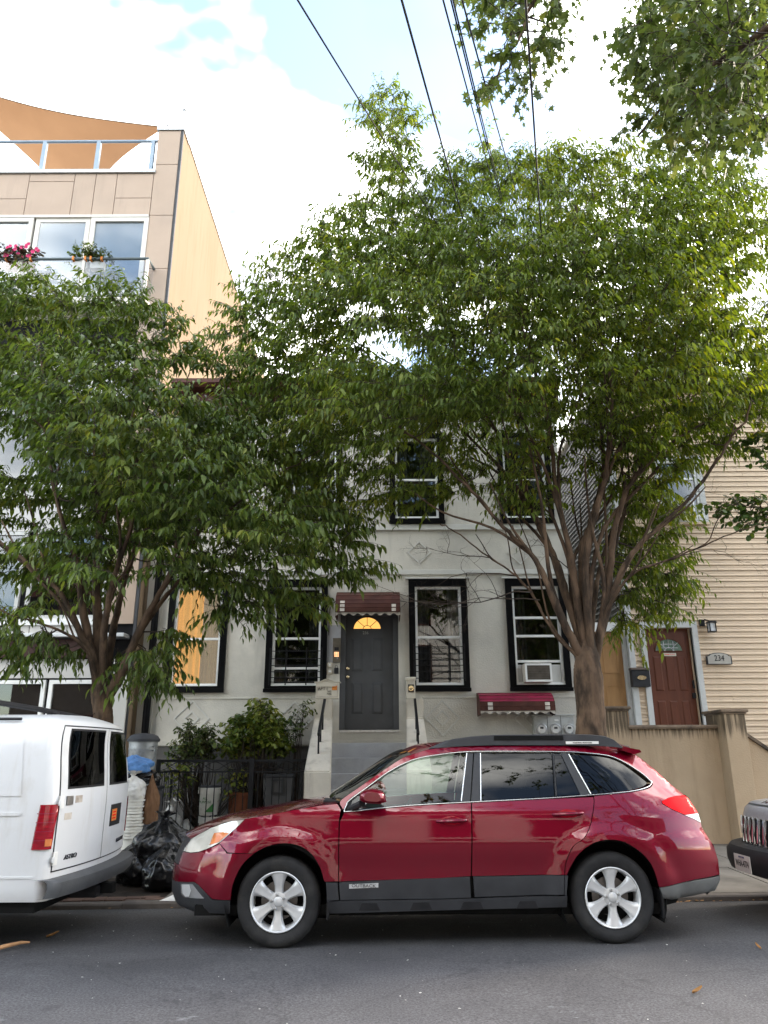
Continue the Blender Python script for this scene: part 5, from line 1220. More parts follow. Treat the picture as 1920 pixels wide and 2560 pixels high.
# dark inner body, floor, wheel wells, interior
inner = [(WF.x - .75, .26), (WF.x - .75, .80), (surf(700, 2040)[0], surf(700, 2040)[1] - .06), (surf(860, 2036)[0], surf(860, 2036)[1] - .05), surf(1480, 2008), (surf(1690, 2008)[0] - .12, .98), (surf(1690, 2008)[0], .5), (WR.x + .55, .30)]
def cutarch(c, r_, a0, a1, n=14): return [(c.x + r_ * math.cos(a0 + (a1 - a0) * k / n), c.z + r_ * math.sin(a0 + (a1 - a0) * k / n)) for k in range(n + 1)]
inner = inner + cutarch(WR, .43, R(-10), R(190)) + [(WR.x - .5, .24), (WF.x + .5, .22)] + cutarch(WF, .43, R(-10), R(190))
cpart(inner, 'inner_body', MAT['underbody'], -.035, None, 0, .07, BOTH)
m = MB(); m.box((WF.x - .7, CYC - .78, .22), (WR.x + .45, CYC + .78, .30)); m.build('floor_pan', MAT['underbody'], car)
for c in (WF, WR):
    for s in (-1, 1):
        m = MB(); arc = cutarch(c, .435, R(-25), R(205), 18); yo = CYC + s * .885; yi = CYC + s * .52
        m.grid([[(x, yo, z) for x, z in arc], [(x, yi, z) for x, z in arc]])
        m.add([(x, yi, z) for x, z in arc], [tuple(range(len(arc)))]); m.build('wheel_liner', MAT['underbody'], car)
m = MB(); m.tube([(WR.x + .62, CYC + .4, .27), (WR.x + 1.0, CYC + .4, .26)], .035, 10); m.build('exhaust', MAT['steel'], car)
for c, sx in ((WF, 1), (WR, 1)):
    for s in (-1, 1):
        m = MB(); x = c.x + .40; m.box((x, CYC + s * .86, .20), (x + .02, CYC + s * .86 - s * .22, .40)); m.build('mud_flap', BP, car)
belt_z = surf(1100, 2008)[1]
for (xs0, name) in ((surf(1150, 2000)[0], 'front_seat'), (surf(1380, 2000)[0], 'rear_seat')):
    for s in (-1, 1):
        y = CYC + s * .38; m = MB()
        m.prism([(xs0 - .55, .55), (xs0 - .5, .68), (xs0 - .08, .62), (xs0 + .16, 1.22), (xs0 + .26, 1.22), (xs0 + .12, .5)], 'y', y - .24, y + .24)
        st = m.build(name, MAT['seat'], car)
        m = MB(); m.box((xs0 + .15, y - .13, 1.25), (xs0 + .26, y + .13, 1.41), .03); m.build('headrest', MAT['seat'], st)
m = MB(); dxx = surf(900, 2020)[0]; m.prism([(dxx - .1, .6), (dxx - .15, belt_z - .02), (dxx + .18, belt_z - .03), (dxx + .3, .85), (dxx + .2, .6)], 'y', CYC - .72, CYC + .72); m.build('dashboard', MAT['seat'], car)
m = MB(); c = Vector((dxx + .38, CYC - .36, .93)); ring = [(c.x + .07 * math.cos(t), c.y + .18 * math.sin(t), c.z + .165 * math.cos(t)) for t in [2 * math.pi * k / 20 for k in range(21)]]; m.tube(ring, .014, 6); m.build('steering_wheel', MAT['seat'], car)
# mirror
MP = [(897, 2000), (900, 1984), (910, 1976), (932, 1972), (952, 1976), (962, 1985), (967, 2006), (950, 2012), (920, 2010), (906, 2007)]
for s in (1, -1):
    ym = 6.64; P = [at(x, y, ym) for x, y in MP]; cxm = sum(p.x for p in P) / len(P); czm = sum(p.z for p in P) / len(P)
    m = MB(); rows = []
    for k, (d, q) in enumerate(((0, .62), (.02, .84), (.05, .97), (.09, 1.0), (.13, .97), (.16, .86), (.18, .6))):
        yy = ym + d; yy = yy if s == 1 else 2 * CYC - yy
        rows.append([(cxm + (p.x - cxm) * q, yy, czm + (p.z - czm) * q) for p in P])
    m.grid(rows, True); m.add(rows[0], [tuple(range(len(P)))]); m.add(rows[-1], [tuple(range(len(P)))])
    mir = m.build('door_mirror', RED, car, smooth=True, sharp=70)
    m = MB(); a = at(905, 2008, ym + .12); b_ = Vector((surf(880, 2020)[0], CYC - CW(*surf(880, 2020)) + .01, surf(880, 2020)[1])); a2 = at(935, 2014, ym + .14)
    pts = [a, b_.lerp(a, .5), b_]; pts = pts if s == 1 else [Vector((p.x, 2 * CYC - p.y, p.z)) for p in pts]
    m.tube(pts, [.03, .028, .03], 8); m.build('mirror_arm', BP, mir, smooth=True)
# handles
for (xa, xb, ya, yb, par) in ((1092, 1166, 2053, 2050, d1), (1382, 1457, 2036, 2032, d2)):
    a, b = surf(xa, ya), surf(xb, yb)
    for s in (1, -1):
        m = MB(); N = 10
        for k in range(N): pass
        pts = [(a[0] + (b[0] - a[0]) * k / N, CYC - s * (CW(a[0], a[1]) + .006 + .032 * math.sin(math.pi * min(1, max(0, k / N))) ** .35), a[1] + (b[1] - a[1]) * k / N) for k in range(N + 1)]
        m.tube(pts, [.010 + .006 * math.sin(math.pi * k / N) for k in range(N + 1)], 8); h_ = m.build('door_handle', RED, par, smooth=True)
        if s == 1:
            cx, czc = (a[0] + b[0]) / 2, (a[1] + b[1]) / 2; m = MB()
            el = [(cx + .085 * math.cos(t), czc + .034 * math.sin(t)) for t in [2 * math.pi * k / 18 for k in range(18)]]
            skin(el, .0015, .04, 0).build('handle_recess', MAT['darkredlens'], par, smooth=True)
# roof rails
for s in (1, -1):
    yl = CYC - s * .565
    up = [at(x, y, CYC - .565) for x, y in ((1073, 1869), (1100, 1857), (1129, 1848), (1180, 1841), (1233, 1837), (1417, 1835), (1480, 1836.5), (1511, 1840), (1533, 1848), (1557, 1868))]
    lo = [at(x, y, CYC - .565) for x, y in ((1073, 1871.5), (1100, 1869), (1129, 1867), (1180, 1864.5), (1233, 1863), (1417, 1863), (1480, 1864.5), (1511, 1866), (1533, 1867.5), (1557, 1870))]
    m = MB(); n = len(up); R4 = []
    for u, l in zip(up, lo): R4.append([(l.x, yl - .03, l.z), (u.x, yl - .02, u.z - .006), (u.x, yl, u.z), (u.x, yl + .02, u.z - .006), (l.x, yl + .03, l.z)])
    m.grid(R4); rr = m.build('roof_rail', GP, car, smooth=True, sharp=50)
    m = MB(); a, b = at(1235, 1842, CYC - .6), at(1408, 1840.5, CYC - .6); ys = yl - s * .027
    m.box((a.x, ys - .004, a.z - .03), (b.x, ys + .004, a.z + .008)); m.build('rail_slot', MAT['underbody'], rr)
    if s == 1:
        a, b = at(1415, 1857, CYC - .6), at(1497, 1860, CYC - .6); m = MB()
        m.box((a.x, ys - .006, b.z), (b.x, ys + .002, b.z + .024)); lbs = m.build('warning_label', MAT['paper'], rr)
        text_at('WARNING  ROOF RAIL', .014, ((a.x + b.x) / 2, ys - .009, b.z + .012), MAT['ink'], 'lettering', lbs, 1.2)
for x in (at(1240, 1836, CYC).x, at(1405, 1834, CYC).x):
    m = MB(); m.box((x - .03, CYC - .56, up[4].z - .035), (x + .03, CYC + .56, up[4].z - .012), .008); m.build('crossbar', BP, car)
m = MB(); a, b = at(1150, 1846, CYC), at(1400, 1840, CYC)
# wipers and cowl
w0 = S([(846, 2006)])[0]
m = MB(); m.box((w0[0] - .14, CYC - .7, w0[1] - .01), (w0[0] + .02, CYC + .7, w0[1] + .012), .006); m.build('cowl', BP, car)
for y0, y1 in ((CYC - .62, CYC - .02), (CYC + .0, CYC + .58)):
    m = MB(); m.tube([(w0[0] - .06, y0, w0[1] + .02), (w0[0] - .02, (y0 + y1) / 2, w0[1] + .045), (w0[0] + .02, y1, w0[1] + .06)], .012, 6); m.build('wiper', BP, car)
# wheels
def wheel(cx, cz, yface, s, parent, r_t=TR_, r_r=.228, w=.215, spokes=6, mat='alloy', lug=5, ph=R(90), name='wheel'):
    """s=1 faces the camera"""
    def Y(d): return yface + s * d
    wt_ = MB(); wt_.lathe([(r_r - .004, Y(.03)), (r_r + .012, Y(.012)), (r_r + .05, Y(.004)), (r_t - .045, Y(.0)), (r_t - .018, Y(.012)), (r_t - .004, Y(.035)), (r_t, Y(.06)), (r_t, Y(w - .05)), (r_t - .01, Y(w - .015)), (r_r + .05, Y(w))], (cx, 0, cz), 'y', 56, cap=False)
    tyre = wt_.build(name, MAT['rubber'], parent, smooth=True, sharp=60)
    rm = MB(); rm.lathe([(r_r + .003, Y(.010)), (r_r - .004, Y(.004)), (r_r - .012, Y(.010)), (r_r - .020, Y(.03)), (r_r - .026, Y(.15))], (cx, 0, cz), 'y', 48, cap=False)
    rim = rm.build('rim', MAT[mat], tyre, smooth=True, sharp=60)
    bk = MB(); bk.lathe([(r_r - .02, Y(.13)), (.0, Y(.135))], (cx, 0, cz), 'y', 32, cap=False); bk.build('brake_shadow', MAT['underbody'], tyre)
    dc = MB(); dc.lathe([(.15, Y(.11)), (.15, Y(.10)), (.09, Y(.098)), (.085, Y(.08)), (.0, Y(.08))], (cx, 0, cz), 'y', 32, cap=False); dc.build('brake_disc', M_('brake_disc_steel', (.18, .17, .165), .45, .8, var=.2) if 'brake_disc_steel' not in bpy.data.materials else bpy.data.materials['brake_disc_steel'], tyre, smooth=True)
    sec = 2 * math.pi / spokes
    for k in range(spokes):
        t0 = ph + k * sec; sp_ = MB(); rows = []
        for r_, hw, d in ((.050, sec * .50, .030), (.075, sec * .49, .030), (.095, sec * .37, .029), (.12, sec * .30, .026), (.155, sec * .285, .020), (.19, sec * .30, .014), (r_r - .016, sec * .335, .010), (r_r - .003, sec * .36, .008)):
            L = []
            for q in range(7):
                t = t0 + hw * (q / 3 - 1); e = abs(q / 3 - 1)
                L.append((cx + r_ * math.cos(t), Y(d + (.030 if q in (0, 6) else .003 * e + (.004 if q == 3 else 0))), cz + r_ * math.sin(t)))
            rows.append(L)
        sp_.grid(rows); sp_.build('spoke', MAT[mat], rim, smooth=True, sharp=50)
    hb = MB(); hb.lathe([(.072, Y(.03)), (.06, Y(.026)), (.038, Y(.026)), (.036, Y(.016)), (.03, Y(.012)), (0, Y(.010))], (cx, 0, cz), 'y', 24, cap=False); hb.build('centre_cap', MAT[mat], rim, smooth=True, sharp=35)
    for k in range(lug):
        t = ph + R(10) + k * 2 * math.pi / lug; c = (cx + .055 * math.cos(t), 0, cz + .055 * math.sin(t))
        lg = MB(); lg.lathe([(.013, Y(.028)), (.013, Y(.012)), (.009, Y(.008)), (0, Y(.0075))], c, 'y', 8, cap=False); lg.build('lug_nut', MAT['steel'], rim)
    return tyre
for c in (WF, WR):
    wheel(c.x, c.z, 6.845, 1, car); wheel(c.x, c.z, 2 * CYC - 6.845, -1, car)
# ------------------------------------------------------------------ white van on the left
def atX(px, py, X):
    d = CAMR @ Vector(((px - 960) / FOC, (1280 - py) / FOC, -1.0)); t = X / d.x
    return Vector((X, d.y * t, EYE + d.z * t))
VYC = 7.80
_vh = [(.30, .935), (.40, .968), (.9, .985), (1.2, .978), (1.45, .955), (1.62, .92), (1.72, .875), (1.78, .82), (1.82, .72), (1.845, .58), (1.86, .35)]
def vh(z): return interp(_vh, z)
def vrear(z): return -2.712 - .012 * (1.0 - z if z < 1 else 0) - .085 * sm((z - 1.05) / .8) - .25 * sm((z - 1.76) / .14)
def vplan(z, off=0.0, nr=16):
    """plan outline from the near side round the rear to the far side; returns [(s, x, y)]"""
    hw, xr = vh(z) + off, vrear(z) + off
    rc = .10
    def X(t): return xr - .085 * abs(t) ** 2.2
    xe = X(1) - .0
    pts = [(-4.5, VYC - hw), (-1.6, VYC - hw), (-1.2, VYC - hw), (-.8, VYC - hw), (-.4, VYC - hw), (-.2, VYC - hw)]
    out = [(s, xe - rc + s, y) for s, y in pts]
    for k in range(9):
        a = R(90) * k / 8; out.append((.157 * k / 8, xe - rc + rc * math.sin(a), VYC - hw + rc - rc * math.cos(a)))
    w = 2 * (hw - rc)
    for k in range(1, nr):
        t = -1 + 2 * k / nr; tt = t * (hw - rc) / hw
        # keep continuous with the corner arcs
        out.append((.157 + w * k / nr, X(t) if abs(t) < .999 else xe, VYC + t * (hw - rc)))
    s1 = .157 + w
    for k in range(9):
        a = R(90) * k / 8; out.append((s1 + .157 * k / 8, xe - rc + rc * math.cos(a), VYC + hw - rc + rc * math.sin(a)))
    for d in (.4, 1.2, 4.5): out.append((s1 + .157 + d, xe - rc - d, VYC + hw))
    return out
van = thing('cargo_van', 'white cargo van with dark rear windows parked at the left edge', 'van', (-4.5, VYC, gz(-4.5, 7.5)))
zs_ = [.34, .38, .45, .6, .75, .9, 1.0, 1.1, 1.2, 1.3, 1.4, 1.5, 1.58, 1.65, 1.70, 1.74, 1.77, 1.80, 1.82, 1.84, 1.855]
m = MB(); m.grid([[(x, y, z) for _, x, y in vplan(z)] for z in zs_]); m.build('body', MAT['vanwhite'], van, smooth=True, sharp=50)
tp = vplan(1.855); m = MB(); m.add([(x, y, 1.855) for _, x, y in tp], [tuple(range(len(tp)))]); m.build('roof', MAT['vanwhite'], van)
def vpatch(s0, s1, z0, z1, off, name, mat, parent=None, ns=10, nz=6, taper=0.0, thick=.012):
    """patch on the van's skin between plan lengths s0..s1 and heights z0..z1"""
    m = MB(); rows = []; rows_in = []
    for j in range(nz + 1):
        z = z0 + (z1 - z0) * j / nz
        def P(off_):
            pl = vplan(z, off_, 24); row = []
            for i in range(ns + 1):
                s = s0 + (s1 - s0) * i / ns + taper * (j / nz)
                for (sa, xa, ya), (sb, xb, yb) in zip(pl, pl[1:]):
                    if sa <= s <= sb + 1e-9:
                        k = (s - sa) / max(1e-9, sb - sa); row.append((xa + (xb - xa) * k, ya + (yb - ya) * k, z)); break
            return row
        rows.append(P(off)); rows_in.append(P(off - thick))
    m.grid(rows); b = len(m.v); m.grid(rows_in)
    n = ns + 1; L = nz + 1
    ring = [(0, i) for i in range(n)] + [(j, n - 1) for j in range(1, L)] + [(L - 1, i) for i in range(n - 2, -1, -1)] + [(j, 0) for j in range(L - 2, 0, -1)]
    for q in range(len(ring)):
        (j, i), (j2, i2) = ring[q], ring[(q + 1) % len(ring)]
        m.f.append((j * n + i, j2 * n + i2, b + j2 * n + i2, b + j * n + i))
    return m.build(name, mat, parent or van, smooth=True, sharp=40)
W2_ = .157 + (vh(1) - .1)            # plan length at the middle of the rear
# doors
vpatch(.138, 2 * W2_ - .138, .553, 1.747, .003, 'door_gap', MAT['blackplastic'], None, 24, 16, thick=.004)
vd = []
for (s0, s1) in ((.150, W2_ - .006), (W2_ + .006, 2 * W2_ - .150)):
    vd.append(vpatch(s0, s1, .565, 1.735, .008, 'rear_door', MAT['vanwhite'], None, 14, 16))
def vwin(s0, s1, z0, z1, par):
    rb = vpatch(s0 - .02, s1 + .02, z0 - .02, z1 + .02, .010, 'window_rubber', MAT['blackplastic'], par, 10, 8, thick=.006)
    vpatch(s0, s1, z0, z1, .013, 'window', MAT['privacy'], par, 10, 8, thick=.003)
vwin(.27, W2_ - .10, 1.225, 1.70, vd[0]); vwin(W2_ + .085, 2 * W2_ - .27, 1.225, 1.695, vd[1])
# tail lights
tlv = vpatch(-.055, .105, .74, 1.09, .012, 'tail_light', MAT['darkredlens'], None, 10, 6, .03); vpatch(.045, .10, .765, .82, .0155, 'reversing_light', MAT['amber'], tlv, 4, 2, thick=.004)
vpatch(2 * W2_ - .105, 2 * W2_ + .055, .71, 1.06, .012, 'tail_light', MAT['darkredlens'], None, 10, 6, -.03)
for q in range(1, 5): vpatch(-.05, .10, .74 + q * .07 - .003, .74 + q * .07 + .003, .0135, 'lens_rib', MAT['awn_red'], tlv, 8, 1, thick=.002)
for z in (1.10, .655):
    hg = vpatch(.135, .195, z - .045, z + .055, .022, 'hinge', MAT['vinyl'], None, 4, 3, thick=.02); vpatch(.12, .15, z - .02, z + .02, .026, 'hinge_pin', MAT['vanwhite'], hg, 3, 2, thick=.02)
# licence pocket with sticker, handle mark, lettering
pk = vpatch(W2_ + .16, W2_ + .52, .82, 1.02, .012, 'licence_pocket', MAT['blackplastic'], vd[1], 6, 4, thick=.006); vpatch(W2_ + .20, W2_ + .36, .865, .975, .0145, 'sticker', MAT['orange_sticker'], pk, 4, 3, thick=.003)
for q in range(3): vpatch(W2_ + .22, W2_ + .34, .885 + q * .028, .898 + q * .028, .0155, 'print', MAT['redlens'], pk, 4, 1, thick=.001)
vpatch(.235, .345, .955, 1.01, .0095, 'tape_mark', MAT['awn_white'], vd[0], 4, 2, thick=.002)
vpatch(.38, .50, 1.085, 1.145, .0095, 'tape_mark', MAT['awn_white'], vd[0], 4, 2, thick=.002)
pull = vpatch(.24, .34, 1.075, 1.15, .016, 'handle_cup', MAT['steel'], vd[0], 4, 3, thick=.01)
def vpos(s, z, off=.012):
    pl = vplan(z, off, 24)
    for (sa, xa, ya), (sb, xb, yb) in zip(pl, pl[1:]):
        if sa <= s <= sb: k = (s - sa) / max(1e-9, sb - sa); return Vector((xa + (xb - xa) * k, ya + (yb - ya) * k, z)), Vector((xb - xa, yb - ya, 0)).normalized()
for txt, s, z, sz, par in (('ASTRO', .40, .650, .054, vd[0]), ('CHEVROLET', W2_ + .60, .665, .05, vd[1])):
    p, t = vpos(s, z); ang = math.atan2(t.y, t.x)
    M4 = Matrix.Translation(p) @ Matrix.Rotation(ang, 4, 'Z') @ FRONT @ Matrix(((1.2, .25, 0, 0), (0, 1, 0, 0), (0, 0, 1, 0), (0, 0, 0, 1)))
    text_mesh(txt, sz, M4, MAT['greyplastic'], 'lettering', par, .004)
# side pressings
vpatch(-1.9, -.20, 1.16, 1.67, .006, 'side_pressing', MAT['vanwhite'], None, 8, 6)
vpatch(-4.3, -2.0, 1.16, 1.67, .006, 'side_pressing', MAT['vanwhite'], None, 8, 6)
vpatch(-4.4, -.19, 1.005, 1.03, .010, 'rub_strip', MAT['vanwhite'], None, 10, 2)
vpatch(-4.4, -.02, .52, .535, .006, 'sill_crease', MAT['vanwhite'], None, 10, 2)
m = MB(); m.tube([(-6.9, VYC - .83, 1.80), (-3.25, VYC - .83, 1.80)], .014, 6); m.build('roof_gutter', MAT['blackplastic'], van)
# bumper
bz = [.36, .40, .47, .50, .505]
m = MB(); rows = []
def bump_row(z, o, s0=-.12):
    pl = vplan(.6, .0, 20); out = []
    for s, x, y in pl:
        if s < -.03 or s > 2 * W2_ + .06: continue
        out.append((x + o * (1 if s > -.01 else .0) + (0 if s > .0 else -.0), y - (.02 if y < VYC else -.02), z))
    return out
for z, o in ((.365, .03), (.37, .10), (.43, .125), (.485, .12), (.505, .09), (.508, -.02)): rows.append(bump_row(z, o))
m.grid(rows); bmp = m.build('rear_bumper', MAT['vangrey'], van, smooth=True, sharp=35)
m = MB(); m.box((-2.95, VYC - .16, .24), (-2.66, VYC + .16, .34), .01); m.build('tow_hitch', MAT['blackplastic'], van)
m = MB(); m.box((-2.74, VYC - .055, .26), (-2.55, VYC + .055, .35), .006); m.build('hitch_receiver', MAT['underbody'], van)
m = MB(); m.box((-6.9, VYC - .9, .25), (-2.9, VYC + .9, .36)); m.build('underbody', MAT['underbody'], van)
for sy in (1, -1):
    wheel(-3.95, gz(-3.95, 7) + .34, VYC - sy * .96, sy, van, .345, .20, .22, 5, 'steel')
m = MB(); a, b = at(-70, 1746, 6.95), at(238, 1802, 8.35); m.tube([a, a.lerp(b, .5) + Vector((0, 0, .012)), b], .026, 8); tag(m.build('roof_bar', MAT['blackplastic'], van, smooth=True))
for t in (.15, .62, .9):
    p = a.lerp(b, t); m = MB(); m.box((p.x - .05, p.y - .04, 1.78), (p.x + .05, p.y + .04, p.z + .01), .01); m.build('bar_clamp', MAT['blackplastic'], van)

# ------------------------------------------------------------------ grey off-roader at the right edge
JYC = 8.0
jp = thing('off_roader', 'grey off-road car with slotted grille nosing in at the right edge', 'car', (5.5, JYC, gz(5.5, 7.5)))
JG = MAT['jeepgrey']
_jh = [(.40, .82), (.55, .86), (.8, .865), (.95, .84), (1.0, .80), (1.03, .74)]
def jfront(y, z):
    t = abs(y - JYC); o = .05 * (t / .42) ** 2 if t < .42 else .05 + (t - .42) * .55 + 1.1 * max(0, t - .66) ** 2
    return 3.64 + o + .06 * sm((z - .7) / .3) + .10 * sm((z - .93) / .1)
def jrow(z, off=0):
    hw = interp(_jh, z) + off; out = []
    for k in range(33):
        y = JYC - hw + 2 * hw * k / 32; out.append((jfront(y, z) - off, y, z))
    return [(7.6, JYC - hw, z), (5.6, JYC - hw, z), (4.6, JYC - hw, z)] + out + [(4.6, JYC + hw, z), (5.6, JYC + hw, z), (7.6, JYC + hw, z)]
m = MB(); m.grid([jrow(z) for z in (.42, .5, .6, .7, .8, .86, .90, .94, .97)]); m.build('body', JG, jp, smooth=True, sharp=50)
m = MB(); rows = []
for (d, z) in ((0, .972), (.02, .985), (.08, 1.0), (.25, 1.02), (.6, 1.045), (1.15, 1.075)):
    row = []
    for k in range(25):
        t = -1 + 2 * k / 24; hw = .80; y = JYC + t * hw
        row.append((jfront(y, .97) + .012 + d * (1 - .0 * abs(t)), y, z + .018 * (1 - t * t) - .03 * abs(t) ** 6))
    rows.append(row)
m.grid(rows); hood = m.build('hood', JG, jp, smooth=True, sharp=60)
m = MB()
rows = [[(4.75 + dx, JYC + s * w, z) for s, w in ((-1, w0), (1, w0))] for dx, w0, z in ((0, .74, 1.07), (.62, .62, 1.62))]
m.grid(rows); m.build('windscreen', MAT['privacy'], jp)
m = MB(); m.prism([(5.37, 1.62), (7.5, 1.66), (7.5, 1.70), (5.5, 1.70)], 'y', JYC - .62, JYC + .62); m.build('roof', JG, jp)
for s in (-1, 1):
    m = MB(); m.add([(4.75, JYC + s * .80, .97), (7.6, JYC + s * .80, .97), (7.5, JYC + s * .62, 1.64), (5.4, JYC + s * .62, 1.64)], [(0, 1, 2, 3)]); m.build('side_window', MAT['privacy'], jp)
# grille: seven slots
gz0, gz1 = .615, .865
def jgp(y, z, o): return (jfront(y, z) - o, y, z)
m = MB(); N = 16; m.grid([[jgp(JYC - .44 + .88 * k / N, z, .006) for k in range(N + 1)] for z in (gz0 - .03, gz0, gz1, gz1 + .035)]); grl = m.build('grille_panel', JG, jp, smooth=True)
for k in range(7):
    yc = JYC + (k - 3) * .106
    m = MB(); m.grid([[jgp(yc + d, z, .009) for d in (-.030, 0, .030)] for z in (gz0 + .01, gz0 + .1, gz1 - .01)]); m.build('slot', MAT['underbody'], grl)
    ring = [(-.031, gz0 + .025), (-.02, gz0 + .006), (.02, gz0 + .006), (.031, gz0 + .025), (.031, gz1 - .025), (.02, gz1 - .006), (-.02, gz1 - .006), (-.031, gz1 - .025), (-.031, gz0 + .025)]
    m = MB(); m.tube([jgp(yc + d, z, .012) for d, z in ring], .0085, 6); m.build('slot_surround', MAT['chrome'], grl, smooth=True)
for s in (-1, 1):
    c = Vector(jgp(JYC + s * .585, .74, .0)); n_ = Vector((-1, s * .55, 0)).normalized()
    m = MB(); m.lathe([(.0, .022), (.07, .02), (.095, .008), (.105, .0), (.112, .012), (.118, .0)], (0, 0, 0), 'x', 24, cap=False)
    Mx = Matrix.Translation(c) @ Vector((1, 0, 0)).rotation_difference(n_).to_matrix().to_4x4()
    m.v = [tuple(Mx @ Vector(v)) for v in m.v]; m.build('headlight', MAT['clearlens'], jp, smooth=True)
m = MB(); rows = []
def jb(z, o, k): 
    y = JYC - .87 + 1.74 * k / 24; return (jfront(y, .6) - o + .10 * max(0, abs(y - JYC) - .6), y, z)
for z, o in ((.345, .05), (.38, .16), (.47, .19), (.56, .185), (.60, .15), (.615, .02)): rows.append([jb(z, o, k) for k in range(25)])
m.grid(rows); m.add(rows and [r_[0] for r_ in rows], [tuple(range(len(rows)))]); m.add([r_[-1] for r_ in rows], [tuple(range(len(rows)))]); jbm = m.build('front_bumper', MAT['blackplastic'], jp, smooth=True, sharp=40)
pl0, pl1 = JYC + .36, JYC + .06
m = MB(); px_ = jb(.45, .20, 12)[0]
P4 = [(jfront(y, .6) - .20, y, z) for y, z in ((8.12, .39), (7.80, .39), (7.80, .54), (8.12, .54))]
m.add(P4 + [(x + .006, y, z) for x, y, z in P4], [(0, 1, 2, 3), (7, 6, 5, 4), (0, 4, 5, 1), (1, 5, 6, 2), (2, 6, 7, 3), (3, 7, 4, 0)]); plate = m.build('licence_plate', M_('plate_white', (.66, .65, .6), .5, var=.06, vs=10), jbm)
pm = (Vector(P4[0]) + Vector(P4[2])) / 2; tdir = (Vector(P4[1]) - Vector(P4[0])).normalized()
M4 = Matrix.Translation(pm + Vector((-.003, 0, -.004))) @ Matrix.Rotation(math.atan2(tdir.y, tdir.x), 4, 'Z') @ FRONT
text_mesh('WHA-4774', .068, M4 @ Matrix.Diagonal((.82, 1.2, 1, 1)), MAT['ink'], 'lettering', plate, .001)
text_mesh('NEW YORK', .022, M4 @ Matrix.Translation((0, .058, 0)), M_('plate_blue', (.05, .07, .2), .6), 'lettering', plate, .001)
p = Vector((jfront(JYC, .97) + .06, JYC, 1.005)); M4 = Matrix.Translation(p + Vector((0, .0, .012))) @ Matrix.Rotation(-math.pi / 2, 4, 'Z') @ Matrix.Rotation(R(20), 4, 'X')
text_mesh('Jeep', .06, M4, MAT['chrome'], 'lettering', hood, .003)
m = MB(); m.box((3.85, JYC - .8, .28), (7.6, JYC + .8, .44)); m.build('underbody', MAT['underbody'], jp)
for sy in (1, -1): wheel(4.42, gz(4.4, 8) + .36, JYC - sy * .86, sy, jp, .365, .21, .23, 5, 'alloy')

# ------------------------------------------------------------------ far side of the street (behind the camera, seen only as reflections)
m = MB(); m.grid([[(x, y, gz(x, 0) + .12) for x in (-60, 0, 60)] for y in (-1.2, -4.9)]); struct(m.build('opposite_sidewalk', MAT['concrete']))
for (x0, x1, h, mt_, lab) in ((-16, -4.6, 8.6, 'brick', 'red brick row house across the street'), (-4.4, 5.2, 9.6, 'brick2', 'unseen row house across the street, made white for car reflections'), (5.4, 17, 8.2, 'brick', 'low red brick row house across the street')):
    b = thing('row_house', lab, 'house', ((x0 + x1) / 2, -5, 0)); m = MB(); m.box((x0, -12, -.3), (x1, -5, h)); m.build('wall', MAT[mt_], b)
    for z in (1.4, 4.4, 7.0):
        if z + 1.6 > h: continue
        n = int((x1 - x0) / 2)
        for k in range(n):
            xc = x0 + (k + .5) * (x1 - x0) / n; m = MB(); m.box((xc - .45, -4.99, z), (xc + .45, -4.96, z + 1.6)); w_ = m.build('window', MAT['room'], b)
            m = MB(); frame(m, xc - .5, xc + .5, z - .06, z + 1.66, -4.99, -4.93, .06); m.build('frame', MAT['awn_brown'], w_)
    m = MB(); m.box((x0, -5, h - .5), (x1, -4.7, h + .1)); m.build('cornice', MAT['awn_brown'], b)
# ------------------------------------------------------------------ trees
import numpy as np
from mathutils import noise as mnoise
S_ = 1920 / 1659.0
def inpoly(x, y, poly):
    c = False; j = len(poly) - 1
    for i in range(len(poly)):
        xi, yi = poly[i]; xj, yj = poly[j]
        if (yi > y) != (yj > y) and x < (xj - xi) * (y - yi) / (yj - yi) + xi: c = not c
        j = i
    return c
def pdist(x, y, poly):
    best = 1e9
    for i in range(len(poly)):
        x0, y0 = poly[i - 1]; x1, y1 = poly[i]; dx, dy = x1 - x0, y1 - y0
        t = max(0, min(1, ((x - x0) * dx + (y - y0) * dy) / (dx * dx + dy * dy + 1e-9)))
        best = min(best, math.hypot(x - x0 - t * dx, y - y0 - t * dy))
    return best
def scatter(poly, holes, Yc, tmax, spacing, tries, seed, dens=None, inset=14, t0=.25, yfun=None, clump=-.2):
    """cluster centres through the volume of a crown: its outline at its own distance, rounded in depth"""
    r_ = random.Random(seed); poly = [(a * S_, b * S_) for a, b in poly]; holes = [[(a * S_, b * S_) for a, b in h] for h in holes]
    x0, x1 = min(p[0] for p in poly), max(p[0] for p in poly); y0, y1 = min(p[1] for p in poly), max(p[1] for p in poly)
    cell = {}; out = []
    for _ in range(tries):
        px, py = r_.uniform(x0, x1), r_.uniform(y0, y1)
        if not inpoly(px, py, poly) or any(inpoly(px, py, h) for h in holes): continue
        d = pdist(px, py, poly)
        if d < inset: continue
        half = min(tmax, t0 + (d - inset) / 190 * 1.5)
        Y = (yfun(px, py) if yfun else Yc) + r_.uniform(-1, 1) * half
        if Y > 14.2 or (tmax > .6 and Y > 13.7): continue
        p = at(px, py, Y)
        if dens and r_.random() > dens(px / S_, py / S_): continue
        if tmax > .6 and mnoise.noise(Vector((p.x * .75, p.y * .75, p.z * 1.35)) + Vector((seed, 0, 0))) < clump: continue
        k = (int(p.x / spacing), int(p.y / spacing), int(p.z / spacing))
        if any((p - q).length < spacing for a in (-1, 0, 1) for b in (-1, 0, 1) for c in (-1, 0, 1) for q in cell.get((k[0] + a, k[1] + b, k[2] + c), ())): continue
        cell.setdefault(k, []).append(p); out.append(p)
    return out
